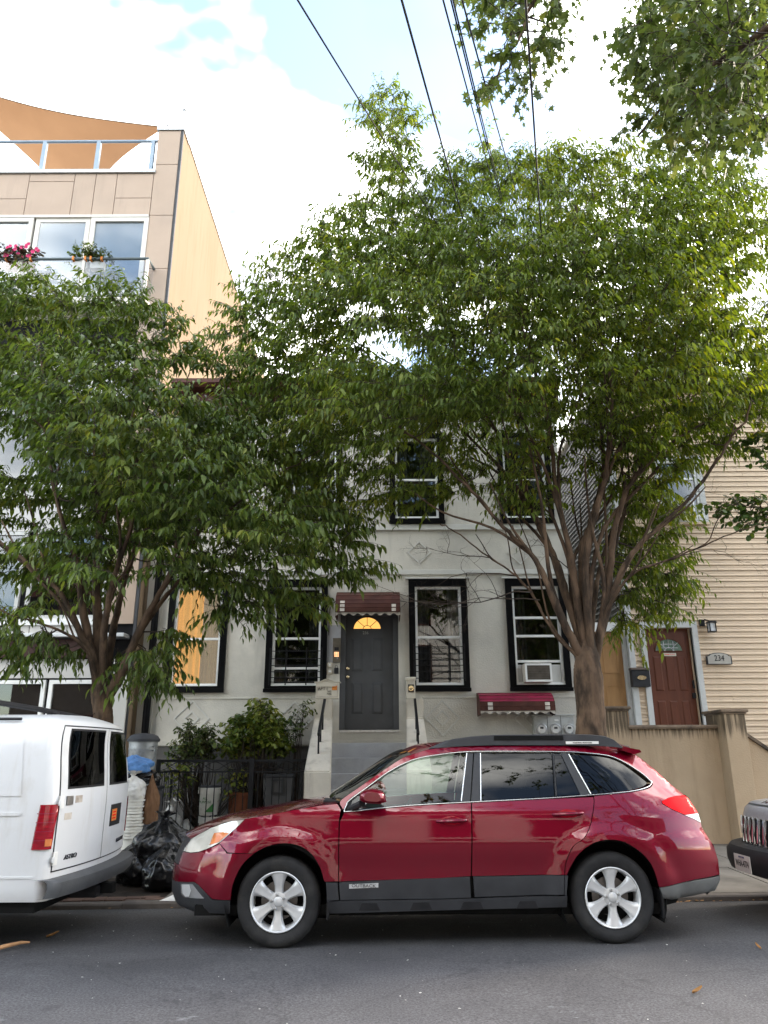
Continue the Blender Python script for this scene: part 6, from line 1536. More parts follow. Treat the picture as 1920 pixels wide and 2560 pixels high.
class Leaves:
    def __init__(s): s.B = []; s.D = []; s.N = []; s.L = []; s.W = []
    def add(s, b, d, n, L, W): s.B.append(b[:]); s.D.append(d[:]); s.N.append(n[:]); s.L.append(L); s.W.append(W)
    def build(s, name, mat, parent, kind='lance'):
        if not s.B: print('EMPTY', name); return None
        B, D, N = (np.array(a, dtype=np.float64) for a in (s.B, s.D, s.N)); L = np.array(s.L)[:, None]; W = np.array(s.W)[:, None]; n = len(B)
        D /= np.linalg.norm(D, axis=1)[:, None] + 1e-9; Sd = np.cross(D, N); Sd /= np.linalg.norm(Sd, axis=1)[:, None] + 1e-9; N = np.cross(Sd, D)
        if kind == 'lance':
            V = [B, B + D * L * .22 + Sd * W * .42 + N * L * .05, B + D * L * .52 + Sd * W * .46 + N * L * .02, B + D * L * .97 - N * L * .20, B + D * L * .52 - Sd * W * .46 + N * L * .02, B + D * L * .22 - Sd * W * .42 + N * L * .05, B + D * L * .24, B + D * L * .54 - N * L * .045]
            F = [(0, 1, 6), (0, 6, 5), (1, 2, 7, 6), (6, 7, 4, 5), (2, 3, 7), (7, 3, 4)]
        elif kind == 'round':
            V = [B] + [B + D * L * (.5 - .5 * math.cos(t)) + Sd * W * .5 * math.sin(t) + N * L * .05 * abs(math.sin(t)) for t in (R(50), R(105), R(150), R(180), R(210), R(255), R(310))]
            F = [(0, 1, 2, 3), (0, 3, 4), (0, 4, 5), (0, 5, 6, 7)]
        else:   # maple: five pointed lobes
            sh = [(0, 0), (.20, .10), (.12, .42), (.36, .26), (.62, .52), (.56, .20), (1.0, 0), (.56, -.20), (.62, -.52), (.36, -.26), (.12, -.42), (.20, -.10)]
            V = [B + D * L * a + Sd * L * b + N * L * (.05 - .22 * (a - .3) ** 2 - .25 * b * b) for a, b in sh] + [B + D * L * .34]
            F = [(12, i, (i + 1) % 12) for i in range(12)]
        nv = len(V); co = np.stack(V, 1).reshape(-1, 3)
        me = bpy.data.meshes.new(name); me.vertices.add(len(co)); me.vertices.foreach_set('co', co.ravel())
        sizes = [len(f) for f in F]; loops = np.concatenate([np.array(f) for f in F]); nl = len(loops)
        allv = (loops[None, :] + (np.arange(n) * nv)[:, None]).ravel()
        me.loops.add(len(allv)); me.loops.foreach_set('vertex_index', allv.astype(np.int32))
        st = np.concatenate([[0], np.cumsum(sizes)[:-1]]); starts = (st[None, :] + (np.arange(n) * nl)[:, None]).ravel()
        me.polygons.add(len(starts)); me.polygons.foreach_set('loop_start', starts.astype(np.int32))
        me.update(calc_edges=True); me.validate()
        o = link(name, me, mat, parent); o['kind'] = 'stuff'; return o
def spray(lv, tw, c, out, r_, shoots=6, per=10, ln=.46, leaf=.105, wr=.36, droop=.5, up=.25, flat=.6):
    for _ in range(shoots):
        rd = Vector((r_.gauss(0, 1), r_.gauss(0, 1), r_.gauss(0, flat))).normalized()
        d = (out * .75 + rd * .85 + Vector((0, 0, up))).normalized()
        L = ln * r_.uniform(.65, 1.3); st = c - d * L * .25 + rd * .05
        pts = []
        for k in range(5):
            t = k / 4; pts.append(st + d * L * t - Vector((0, 0, droop * .42 * L * t * t)))
        tw.append((pts, [.0042, .0036, .003, .0024, .0015]))
        side = d.cross(Vector((0, 0, 1)))
        side = side.normalized() if side.length > .05 else Vector((1, 0, 0))
        for q in range(per):
            t = .12 + .88 * (q + r_.uniform(-.2, .2)) / (per - 1); t = max(0, min(1, t)); f = t * 4; i = min(3, int(f)); p = pts[i].lerp(pts[i + 1], f - i)
            tan = (pts[i + 1] - pts[i]).normalized(); sg = 1 if q % 2 else -1
            ld = tan * r_.uniform(.25, .6) + side * sg * r_.uniform(.35, .8) + Vector((0, 0, -r_.uniform(.25, .95) * (.6 + droop))) + Vector((r_.gauss(0, .15), r_.gauss(0, .15), 0))
            nn = Vector((0, 0, 1)) + side * sg * r_.uniform(-.2, .6) + Vector((r_.gauss(0, .3), r_.gauss(0, .3), 0))
            l_ = leaf * r_.uniform(.45, 1.0) * r_.choice((1.0, 1.0, 1.25, 1.4)); lv.add(p, ld, nn, l_, l_ * wr * r_.uniform(.85, 1.15))
def curve3(pts, sub=5): return [Vector(v) for v in smooth_poly(pts, sub=sub)]
def grow(tree, trunk_pts, trunk_r, limbs, clusters, seed, out_c, mat_leaf, leafargs, bare=(), leafkind='lance', mat_sel=None, forks=False):
    r_ = random.Random(seed); nodes = []
    tp_ = curve3(trunk_pts, 14); n = len(tp_); tr = [interp(trunk_r, i / (n - 1)) for i in range(n)]
    m = MB(); m.tube(tp_, tr, 44); me = m.mesh('trunk', True)
    for v in me.vertices:
        k = mnoise.noise(Vector((v.co.x * 9, v.co.y * 9, v.co.z * 2.2))) * .02 + (abs(mnoise.noise(Vector((v.co.x * 26, v.co.y * 26, v.co.z * 5)))) - .25) * .022 + mnoise.noise(Vector(v.co) * 40) * .006
        v.co += v.normal * k
    link('trunk', me, MAT['bark'], tree)
    for L, r0, r1 in limbs:
        P = curve3(L, 6); k = len(P); j = [Vector((r_.gauss(0, .012), r_.gauss(0, .02), r_.gauss(0, .01))) * (i / k) for i in range(k)]
        P = [p + q for p, q in zip(P, j)]; rr = [r1 + (r0 - r1) * (1 - i / (k - 1)) ** 1.7 for i in range(k)]
        m = MB(); m.tube(P, rr, 10); m.build('limb', MAT['bark'], tree, smooth=True)
        nodes += [(p, rr[i]) for i, p in enumerate(P) if i > k * .25]
        if forks:
            for f in (.30, .42, .55, .68):
                i = int(f * k) + r_.randint(-2, 2); q0 = P[i]; t = (P[min(i + 4, k - 1)] - P[i]).normalized(); Lr = (P[-1] - q0).length * r_.uniform(.35, .7)
                dv = (t + Vector((r_.gauss(0, .30), r_.gauss(0, .30), r_.uniform(-.05, .3)))).normalized()
                Q = curve3([q0, q0 + (t * .6 + dv * .4) * Lr * .35, q0 + dv * Lr * .7 + Vector((0, 0, .06 * Lr)), q0 + dv * Lr + Vector((0, 0, .16 * Lr))], 4)
                qr = [rr[i] * .62 * (1 - .85 * a / (len(Q) - 1)) + .004 for a in range(len(Q))]
                m = MB(); m.tube(Q, qr, 7); m.build('limb', MAT['bark'], tree, smooth=True); nodes += [(p, qr[a]) for a, p in enumerate(Q) if a > 2]
    tw = []; br = MB(); lv = [Leaves() for _ in range(2)]
    cl = sorted(clusters, key=lambda c: (c - out_c).length)
    kd = None; cnt = 0
    for c in cl:
        if kd is None or cnt % 30 == 0:
            kd = KDTree(len(nodes))
            for i, (p, _) in enumerate(nodes): kd.insert(p, i)
            kd.balance()
        cnt += 1
        best = None
        for co, i, d in kd.find_n(c, 10):
            s = d + (.5 * max(0, co.z - c.z)) + .25 * max(0, (co - out_c).length - (c - out_c).length)
            if best is None or s < best[0]: best = (s, i, d)
        p0, r0 = nodes[best[1]]; d = best[2]
        mid = p0.lerp(c, .5) + Vector((r_.gauss(0, .06), r_.gauss(0, .06), r_.gauss(0, .05) - .08 * d)); P = curve3([p0, mid, c], 3)
        ra = min(r0 * .7, .006 + .011 * d + .003); k = len(P); rr = [ra + (.0038 - ra) * i / (k - 1) for i in range(k)]
        br.tube(P, rr, 5, cap=False); nodes += [(p, rr[i]) for i, p in enumerate(P) if i > 0]
        out = (c - out_c); out.z *= .6; out = (out.normalized() * .6 + (c - p0).normalized() * .6).normalized()
        spray(lv[mat_sel(c) if mat_sel else 0], tw, c, out, r_, **leafargs)
    for P, rr in tw: br.tube(P, rr, 3, cap=False)
    for P, rr in bare: br.tube(P, rr, 5, cap=False)
    o = link('branches', br.mesh('branches', True, fix=False), MAT['twig'], tree); o['kind'] = 'stuff'
    for k, l_ in enumerate(lv):
        if l_.B: l_.build('crown', mat_leaf[k], tree, leafkind)
    return nodes
def limb(pts, Y0, Y1, r0, r1, first=None):
    n = len(pts); L = [at(x, y, Y0 + (Y1 - Y0) * (i / (n - 1))) for i, (x, y) in enumerate(pts)]
    if first is not None: L[0] = first
    return (L, r0, r1)
def bare_twigs(start, direction, length, r0, r_, depth=0, out=None):
    out = [] if out is None else out
    pts = [start]; d = direction.normalized()
    for k in range(6):
        d = (d + Vector((r_.gauss(0, .22), r_.gauss(0, .16), r_.gauss(0, .2)))).normalized(); pts.append(pts[-1] + d * length / 6)
    out.append((pts, [r0 * (1 - .8 * k / 6) for k in range(7)]))
    if depth < 3:
        for k in range(2, 7):
            if r_.random() < .75:
                nd = (d + Vector((r_.gauss(0, .7), r_.gauss(0, .4), r_.gauss(0, .6)))).normalized(); bare_twigs(pts[k], nd, length * r_.uniform(.35, .6), r0 * .5, r_, depth + 1, out)
    return out

# right tree (vase-shaped, lance leaves)
TY = 9.9
rt = thing('street_tree', 'large vase-shaped street tree with a thick brown trunk behind the red car', 'tree', (at(1478, 1900, TY).x, TY, gz(2.6, TY)), 'street trees on the pavement')
base = Vector((at(1480, 1900, TY).x, TY, gz(2.6, TY) - .05))
tpts = [base, base + Vector((0, 0, .35)), at(1479, 1880, TY), at(1476, 1780, TY), at(1470, 1690, TY), at(1470, 1630, TY), at(1471, 1560, TY)]
f0 = at(1470, 1650, TY)
RL = [
 ([(1462, 1660), (1410, 1560), (1375, 1480), (1340, 1400), (1270, 1330), (1180, 1230), (1080, 1130), (960, 1040)], TY, 8.9, .088, .014),
 ([(1462, 1650), (1420, 1500), (1390, 1400), (1340, 1300), (1300, 1200), (1230, 1060), (1150, 940), (1080, 850), (1000, 740)], TY, 10.6, .078, .012),
 ([(1466, 1640), (1440, 1480), (1425, 1380), (1390, 1220), (1370, 1050), (1330, 900), (1270, 700), (1200, 560)], TY, 9.3, .088, .013),
 ([(1470, 1650), (1455, 1400), (1480, 1300), (1512, 1170), (1505, 1080), (1540, 900), (1560, 700), (1570, 560), (1560, 440)], TY, 10.2, .088, .013),
 ([(1478, 1640), (1464, 1424), (1494, 1259), (1513, 1192), (1530, 1050), (1520, 900), (1470, 700), (1440, 520)], TY - .05, 8.8, .084, .012),
 ([(1490, 1640), (1520, 1480), (1535, 1330), (1570, 1220), (1612, 1150), (1660, 1000), (1700, 800), (1740, 620)], TY, 9.3, .084, .012),
 ([(1492, 1630), (1545, 1450), (1600, 1360), (1700, 1270), (1780, 1170), (1830, 1090), (1862, 1050), (1880, 960)], TY, 8.9, .065, .012),
 ([(1495, 1600), (1530, 1500), (1590, 1430), (1700, 1390), (1790, 1350), (1900, 1310), (1960, 1290)], TY, 8.9, .035, .006),
 ([(1488, 1630), (1530, 1400), (1560, 1290), (1600, 1200), (1640, 1080), (1720, 960), (1800, 860)], TY, 10.8, .055, .010),
 ([(1460, 1660), (1390, 1590), (1340, 1500), (1290, 1440), (1220, 1390), (1140, 1330), (1100, 1310)], TY, 9.5, .035, .008),
 ([(1475, 1640), (1500, 1420), (1560, 1250), (1610, 1120), (1650, 980)], TY + .1, 11.3, .07, .012),
 ([(1465, 1650), (1400, 1450), (1350, 1310), (1260, 1180), (1180, 1100), (1050, 960), (900, 860), (780, 780)], TY, 11.2, .075, .011),
]
limbs = []
for a in RL:
    L_, q0, q1 = limb(*a); limbs.append(([at(1474, 1745, TY).lerp(L_[0], .12 * k) for k in (0, 3)] + L_, q0, q1))
crown_r = [(505, 640), (560, 575), (600, 545), (640, 500), (700, 460), (740, 430), (790, 400), (775, 330), (768, 240), (795, 185), (850, 180), (900, 235), (922, 265), (905, 300), (905, 340), (940, 360), (985, 300), (1030, 268), (1085, 268), (1130, 318), (1180, 290), (1230, 305), (1290, 318), (1360, 275), (1420, 300), (1480, 330), (1560, 340), (1640, 350), (1690, 500), (1720, 700), (1740, 900), (1650, 970), (1560, 1000), (1500, 1040), (1440, 1090), (1400, 1110), (1330, 1070), (1260, 1010), (1230, 1020), (1200, 1110), (1130, 1120), (1050, 1090), (1000, 1070), (950, 1100), (900, 1100), (840, 1120), (780, 1110), (700, 1080), (640, 1030), (560, 970), (520, 880), (490, 780), (470, 715)]
holes_r = [[(760, 715), (850, 705), (960, 780), (900, 805), (800, 780)], [(990, 650), (1055, 640), (1050, 715), (1000, 720)], [(1200, 750), (1245, 750), (1240, 860), (1205, 860)], [(1575, 640), (1640, 570), (1665, 640), (1600, 770)], [(860, 930), (950, 930), (950, 1040), (870, 1050)]]
def dens_r(x, y):
    if y > 930: return .24
    if y > 830: return .42
    if y > 640: return .58
    return .88
cl = scatter(crown_r, holes_r, TY + .1, 2.1, .30, 70000, 4, dens_r, clump=-.15)
clump = [(1320, 1050), (1400, 1040), (1480, 1100), (1450, 1180), (1490, 1240), (1450, 1335), (1400, 1350), (1380, 1310), (1350, 1370), (1318, 1345), (1325, 1200)]
cl += scatter(clump, [], 10.7, .5, .27, 4000, 5, None, 8)
print('right clusters', len(cl))
r_ = random.Random(21); bare = []
for (x, y, Y, dx, dz, L, r0) in ((1330, 1480, 9.7, -1, .12, 1.5, .012), (1290, 1440, 9.7, -1, .25, 1.3, .010), (1350, 1500, 9.7, -1, -.05, 1.2, .010), (1230, 1395, 9.6, -.9, .3, .9, .008), (1380, 1400, 9.6, -.7, .6, .8, .008), (1700, 1390, 9.2, 1, .25, .9, .007), (1640, 1300, 9.2, .9, .4, .8, .007), (1420, 1420, 9.8, -.5, .5, .7, .008)):
    bare += bare_twigs(at(x, y, Y), Vector((dx, r_.uniform(-.2, .2), dz)), L, r0, r_)
grow(rt, tpts, [(0, .26), (.08, .205), (.3, .185), (.5, .182), (.66, .18), (.80, .15), (1, .04)], limbs, cl, 11, at(1470, 1350, TY), (MAT['leaf_a'], MAT['leaf_sunlit']), dict(shoots=7, per=11, ln=.50, leaf=.122, wr=.28, droop=.75, up=.22, flat=.45), bare, forks=True,
     mat_sel=lambda c: 1 if c.x + 1.6 * mnoise.noise(c * .9) > 2.7 else 0)

# left tree
lt_ = thing('street_tree', 'smaller broad-leaved street tree standing behind the white van', 'tree', (at(255, 1800, TY).x, TY, gz(-3.5, TY)), 'street trees on the pavement')
base = Vector((at(255, 1830, TY).x, TY, gz(-3.5, TY) - .05))
tpts = [base, base + Vector((0, 0, .3)), at(255, 1830, TY), at(256, 1770, TY), at(254, 1730, TY), at(252, 1700, TY)]
LL = [
 ([(262, 1750), (300, 1690), (330, 1620), (365, 1540), (420, 1450), (470, 1360), (560, 1280), (680, 1200), (800, 1130)], TY, 9.4, .085, .010),
 ([(246, 1745), (235, 1650), (205, 1590), (150, 1480), (60, 1400), (-40, 1320), (-120, 1200)], TY, 9.3, .075, .012),
 ([(250, 1740), (245, 1560), (240, 1450), (250, 1300), (262, 1100), (250, 900), (230, 800)], TY, 9.8, .085, .010),
 ([(258, 1735), (275, 1620), (300, 1500), (330, 1400), (400, 1250), (450, 1050), (470, 930)], TY, 10.8, .07, .010),
 ([(250, 1730), (210, 1540), (190, 1400), (140, 1250), (120, 1050), (100, 850)], TY, 9.0, .07, .010),
 ([(256, 1725), (262, 1560), (290, 1430), (330, 1300), (340, 1150), (380, 980)], TY, 8.7, .06, .010),
 ([(262, 1740), (320, 1640), (390, 1520), (480, 1430), (600, 1400), (720, 1330)], TY, 10.6, .045, .008),
 ([(248, 1730), (215, 1620), (110, 1560), (40, 1540), (-60, 1500)], TY, 8.8, .030, .008),
]
crown_l = [(-60, 590), (60, 580), (140, 600), (230, 595), (300, 615), (340, 650), (390, 710), (440, 735), (500, 785), (560, 850), (600, 900), (640, 960), (720, 1020), (760, 1090), (805, 1170), (795, 1235), (740, 1255), (700, 1275), (670, 1315), (630, 1330), (590, 1315), (550, 1345), (490, 1330), (430, 1295), (395, 1320), (385, 1400), (345, 1420), (375, 1470), (325, 1485), (270, 1460), (215, 1425), (150, 1410), (80, 1425), (-60, 1395)]
holes_l = [[(0, 1130), (70, 1130), (60, 1180), (0, 1180)], [(250, 1170), (340, 1180), (345, 1290), (250, 1290)], [(0, 1240), (100, 1250), (90, 1310), (0, 1310)], [(395, 1100), (480, 1100), (470, 1190), (400, 1190)], [(520, 1040), (620, 1050), (600, 1110), (530, 1110)]]
def dens_l(x, y):
    if y > 1290: return .22
    if y > 1180: return .30
    if y > 1000: return .48
    if y > 860: return .75
    return .95
cl = scatter(crown_l, holes_l, TY - .1, 1.9, .30, 60000, 8, dens_l, clump=-.04)
print('left clusters', len(cl))
grow(lt_, tpts, [(0, .16), (.1, .125), (.6, .115), (.85, .135), (1, .09)], [limb(*a) for a in LL], cl, 12, at(255, 1400, TY), (MAT['leaf_l'],), dict(shoots=7, per=10, ln=.48, leaf=.138, wr=.31, droop=.6, up=.08, flat=.22), forks=True)

# maple overhead, its trunk on the near pavement to the right
mp = thing('maple_tree', 'maple branches with pointed lobed leaves hanging in at the top right corner', 'tree', (6.4, -2.2, .1))
mA = [(1000, 0), (1022, 62), (1100, 75), (1043, 165), (1050, 210), (1150, 185), (1170, 127), (1208, 108), (1215, 51), (1265, 0), (1260, -80), (1000, -80)]
mB = [(1360, 0), (1297, 62), (1325, 115), (1342, 160), (1386, 190), (1342, 242), (1430, 300), (1450, 345), (1560, 345), (1700, 310), (1760, 0), (1700, -100), (1360, -100)]
cA = scatter(mA, [[(1030, 80), (1090, 80), (1050, 150), (1020, 150)], [(1130, 100), (1190, 60), (1200, 30), (1150, 20)]], 5.4, .35, .27, 6000, 31, lambda x, y: .7, 16, .1)
cB = scatter(mB, [], 5.8, .9, .25, 12000, 32, None, 22, .15)
cO = []
r_ = random.Random(5)
while len(cO) < 170:
    p = Vector((r_.uniform(0.0, 9.5), r_.uniform(-6, 4.5), r_.uniform(6.3, 11)))
    v = CAMR.transposed() @ (p - Vector((0, 0, EYE)))
    if v.z < 0:
        px, py = 960 + FOC * v.x / -v.z, 1280 - FOC * v.y / -v.z
        if -250 < px < 2170 and py > -330: continue
    cO.append(p)
ml = [([(6.4, -2.2, 3.2), (6.1, -1.0, 5.0), (5.3, 1.2, 6.6), at(1850, 120, 5.4), at(1720, 200, 5.8), at(1600, 330, 6.0)], .11, .012),
      ([(6.4, -2.2, 3.4), (5.6, -1.4, 6.0), (4.4, .8, 7.6), (3.2, 3.0, 8.0), at(1390, -60, 5.2), at(1300, 90, 5.4), at(1225, 215, 5.5)], .09, .008),
      ([(6.4, -2.2, 3.4), (6.6, -3.0, 6.0), (6.2, -4.0, 9.0)], .09, .02), ([(6.4, -2.2, 3.2), (7.4, -1.5, 6.5), (8.4, 1.0, 9.0)], .09, .02), ([(6.4, -2.2, 3.4), (4.8, -3.0, 7.0), (2.5, -3.2, 9.0)], .08, .02)]
grow(mp, [(6.4, -2.2, .0), (6.42, -2.2, 1.2), (6.4, -2.2, 2.4), (6.4, -2.2, 3.6)], [(0, .24), (.2, .18), (1, .15)], [([Vector(p) for p in a], b, c) for a, b, c in ml], cA + cB + cO, 14, Vector((5.5, -.5, 7)), (MAT['leaf_maple'],),
     dict(shoots=5, per=6, ln=.28, leaf=.102, wr=1, droop=.8, up=.0), (), 'maple')

mq = thing('maple_tree', 'maple across the street, its leaves mirrored only in the car windows', 'tree', (-4.5, -2.4, .1))
cQ = []
while len(cQ) < 150:
    p = Vector((r_.uniform(-8.5, 0.5), r_.uniform(-6, 3.2), r_.uniform(5.5, 10.5)))
    v = CAMR.transposed() @ (p - Vector((0, 0, EYE)))
    if v.z < 0:
        px, py = 960 + FOC * v.x / -v.z, 1280 - FOC * v.y / -v.z
        if -300 < px < 2170 and py > -330: continue
    cQ.append(p)
grow(mq, [(-4.5, -2.4, 0), (-4.5, -2.4, 1.8), (-4.5, -2.4, 3.6)], [(0, .22), (1, .15)], [([Vector(p) for p in a], .09, .02) for a in ([(-4.5, -2.4, 3.4), (-3.5, -1.5, 6), (-2, 0, 9)], [(-4.5, -2.4, 3.4), (-5.5, -2.6, 6), (-7, -2, 9)], [(-4.5, -2.4, 3.4), (-4.2, -3.4, 6), (-3, -4.5, 8.6)])], cQ, 17, Vector((-4.5, -2, 7)), (MAT['leaf_maple'],),
     dict(shoots=6, per=7, ln=.42, leaf=.15, wr=1, droop=.8, up=.0), (), 'maple')
# round-leaved branch reaching in from a tree beyond the right edge
rd = thing('round_leaf_tree', 'small branch with round dark leaves reaching in at the right edge', 'tree', (6.6, 10.1, gz(6.6, 10)))
cR = scatter([(1525, 1095), (1560, 1080), (1600, 1075), (1660, 1070), (1700, 1090), (1690, 1150), (1640, 1135), (1600, 1130), (1545, 1110)], [], 9.6, .12, .11, 3000, 41, None, 3, .06)
cR += scatter([(1605, 950), (1660, 930), (1700, 960), (1690, 1010), (1640, 1000)], [], 9.7, .12, .12, 2000, 42, None, 3, .06)
r_ = random.Random(6)
cR += [Vector((r_.uniform(5.6, 8.0), r_.uniform(9, 11), r_.uniform(3.5, 6.5))) for _ in range(60)]
grow(rd, [(6.6, 10.1, 0), (6.6, 10.1, 1.5), (6.55, 10.1, 3.0)], [(0, .12), (1, .08)], [([Vector((6.55, 10.1, 2.9)), at(1990, 1330, 9.8), at(1900, 1270, 9.6), at(1800, 1262, 9.6)], .03, .004), ([Vector((6.55, 10.1, 2.9)), Vector((6.2, 10, 4.6)), at(1960, 1120, 9.7)], .05, .006), ([Vector((6.55, 10.1, 2.9)), Vector((6.9, 10.2, 5.5))], .05, .01)], cR, 15, Vector((6.5, 10, 4)), (MAT['leaf_round'],),
     dict(shoots=2, per=5, ln=.16, leaf=.085, wr=.78, droop=.5, up=.1), (), 'round')
# ------------------------------------------------------------------ front-yard fence
NY = 13.2
fx0, fx1 = X_(389, 2000, NY), -1.27
fz1, fz2, fz0 = Z_(570, 1901, NY), Z_(570, 1929, NY), Z_(470, 2090, NY)
yard = MB(); yard.box((fx0 - .05, NY - .06, gz(-3, NY) - .2), (fx1 - .005, NY + .08, fz0 - .05), .01); yc_ = yard.build('yard_kerb', MAT['step']); yc_['kind'] = 'structure'
fence = thing('iron_fence', 'black wrought iron yard fence with thin bars left of the stoop', 'fence', ((fx0 + fx1) / 2, NY, fz0 - .05))
def fbox(a, b, name, par=None): m = MB(); m.box(a, b); return m.build(name, MAT['blackiron'], par or fence)
for z, t in ((fz1, .022), (fz2, .014), (fz0, .014)):
    fbox((fx0, NY - .014, z - t), (fx1 - .01, NY + .014, z + t * .6), 'rail')
    fbox((fx0 - .014, NY + .016, z - t), (fx0 + .014, FY - .01, z + t * .6), 'side_rail')
bar = MB(); bar.box((-.007, -.007, fz0), (.007, .007, fz2)); barme = bar.mesh('bar'); barme.materials.append(MAT['blackiron'])
n = int((fx1 - fx0) / .118)
for k in range(1, n):
    x = fx0 + (fx1 - fx0) * k / n
    if k % 5 == 0:
        m = MB(); m.tube([(x + .006 * math.cos(t * 1.3), NY + .006 * math.sin(t * 1.3), fz0 + (fz2 - fz0) * t / 40) for t in range(41)], .009, 5); m.build('twisted_bar', MAT['blackiron'], fence)
    else: link('bar', barme, None, fence, (x, NY, 0))
for k in range(1, 9): link('bar', barme, None, fence, (fx0, NY + .02 + (FY - NY) * k / 9, 0))
for x, w in ((fx0, .03), (X_(626, 2000, NY), .038), (fx1 - .04, .03)):
    fbox((x - w, NY - w, fz0 - .1), (x + w, NY + w, fz1 + .02), 'post')
n = int((fx1 - fx0) / .30)
for k in range(n):
    xa, xb = fx0 + .04 + (fx1 - fx0 - .1) * k / n, fx0 + .04 + (fx1 - fx0 - .1) * (k + 1) / n; xm = (xa + xb) / 2; zm = (fz1 + fz2) / 2
    m = MB(); N = 12
    m.tube([(xa + (xb - xa) * i / N, NY, zm + (fz1 - fz2) * .36 * math.cos(math.pi * i / N)) for i in range(N + 1)], .006, 5)
    m.build('scroll', MAT['blackiron'], fence)
    m = MB(); m.tube([(xa + (xb - xa) * i / N, NY, zm - (fz1 - fz2) * .36 * math.cos(math.pi * i / N)) for i in range(N + 1)], .006, 5)
    m.build('scroll', MAT['blackiron'], fence)
m = MB(); m.add([(fx0, NY + .08, gz(-3, NY) - .02), (fx1, NY + .08, gz(-3, NY) - .02), (fx1, FY, gz(-3, NY) - .02), (fx0, FY, gz(-3, NY) - .02)], [(0, 1, 2, 3)]); struct(m.build('yard_floor', MAT['soil']))

# ------------------------------------------------------------------ lumps: bags
def bag(name, label, c, rx, ry, rz, mat, seed, knot=True, amp=.16, group=None, flat=.62, cat='bag'):
    bm = bmesh.new(); bmesh.ops.create_icosphere(bm, subdivisions=5, radius=1.0); r_ = random.Random(seed); off = Vector((r_.uniform(0, 50), r_.uniform(0, 50), r_.uniform(0, 50)))
    for v in bm.verts:
        p = v.co.copy(); az = math.atan2(p.y, p.x)
        ridge = (1 - abs(mnoise.noise(Vector((math.cos(az) * 2.6, math.sin(az) * 2.6, p.z * .7)) + off))) ** 3
        k = 1 + amp * (mnoise.noise(p * 1.6 + off) + .5 * mnoise.noise(p * 3.6 + off)) + amp * .45 * (ridge - .5) * (1 - abs(p.z) * .3) + .035 * (1 - 2 * abs(mnoise.noise(p * 6.5 + off)))
        q = p * k
        if p.z > .55: q.x *= 1 - .55 * sm((p.z - .55) / .5); q.y *= 1 - .55 * sm((p.z - .55) / .5); q.z += .12 * sm((p.z - .6) / .4)
        if q.z < -flat: q.z = -flat + (q.z + flat) * .12
        v.co = Vector((q.x * rx, q.y * ry, (q.z + flat) * rz)) + c
    b = thing(name, label, cat, c, group); m = MB(); m.bm(bm); m.build('body', mat, b, smooth=True, sharp=180)
    if knot:
        top = c + Vector((0, 0, (1.05 + flat) * rz)); m = MB()
        m.lathe([(.09, -.06), (.03, 0), (.028, .02), (.05, .05)], top, 'z', 10, cap=False)
        for a in range(6):
            t = a * 1.05 + seed; d = Vector((math.cos(t), math.sin(t), .6)); s = Vector((-math.sin(t), math.cos(t), 0))
            P = top + Vector((0, 0, .03)); m.add([P, P + d * .10 + s * .05, P + d * .15 + Vector((0, 0, r_.uniform(-.05, .03))), P + d * .10 - s * .05], [(0, 1, 2), (0, 2, 3)])
        m.build('knot', mat, b, smooth=True)
    return b
g = lambda x, y: gz(x, y)
def P_(px, py, Y): return at(px, py, Y)
c = P_(405, 2150, 10.15); bag('rubbish_bag', 'top bulging black rubbish bag tied with a knot beside the van', Vector((c.x, 10.15, g(c.x, 10) + .22)), .33, .33, .29, MAT['bag'], 1, group='black rubbish bags by the kerb')
c = P_(425, 2170, 9.85); bag('rubbish_bag', 'low black rubbish bag touching the red car bumper', Vector((c.x, 9.85, g(c.x, 9.8) - .01)), .33, .30, .27, MAT['bag'], 2, False, group='black rubbish bags by the kerb')
c = P_(350, 2170, 10.2); bag('rubbish_bag', 'black rubbish bag half hidden behind the van bumper', Vector((c.x, 10.2, g(c.x, 10.2) - .01)), .30, .30, .28, MAT['bag'], 3, False, group='black rubbish bags by the kerb')
c = P_(345, 1950, 12.2); bag('rubbish_bag', 'flat black bag lying under the blue bag by the metal can', Vector((c.x, 12.2, c.z - .05)), .30, .26, .14, MAT['bag'], 4, False, group='black rubbish bags by the kerb')
c = P_(333, 1929, 12.1); bag('plastic_bag', 'crumpled bright blue plastic bag on top of the rubbish', Vector((c.x, 12.1, c.z - .02)), .27, .2, .15, MAT['bluebag'], 5, False, .2)
c = P_(328, 1996, 11.9); bag('plastic_bag', 'milky white plastic bag on the stack of white buckets', Vector((c.x, 11.9, c.z - .02)), .21, .21, .19, MAT['clearbag'], 6, True, .14)
c = P_(372, 2040, 12.0); bag('paper_bag', 'crumpled brown paper bag between the buckets and the fence', Vector((c.x, 12.0, c.z - .1)), .14, .14, .36, MAT['paperbag'], 7, False, .2)
c = P_(425, 2088, 13.55); bag('plastic_bag', 'grey-white plastic sack behind the left end of the fence', Vector((c.x, 13.55, g(c.x, 13.5))), .18, .16, .34, MAT['clearbag'], 8, True, .2)
c = P_(462, 2088, 13.6); bag('plastic_bag', 'small pale plastic sack beside the labelled bucket behind the fence', Vector((c.x, 13.6, g(c.x, 13.5))), .15, .15, .2, MAT['clearbag'], 9, False, .2)
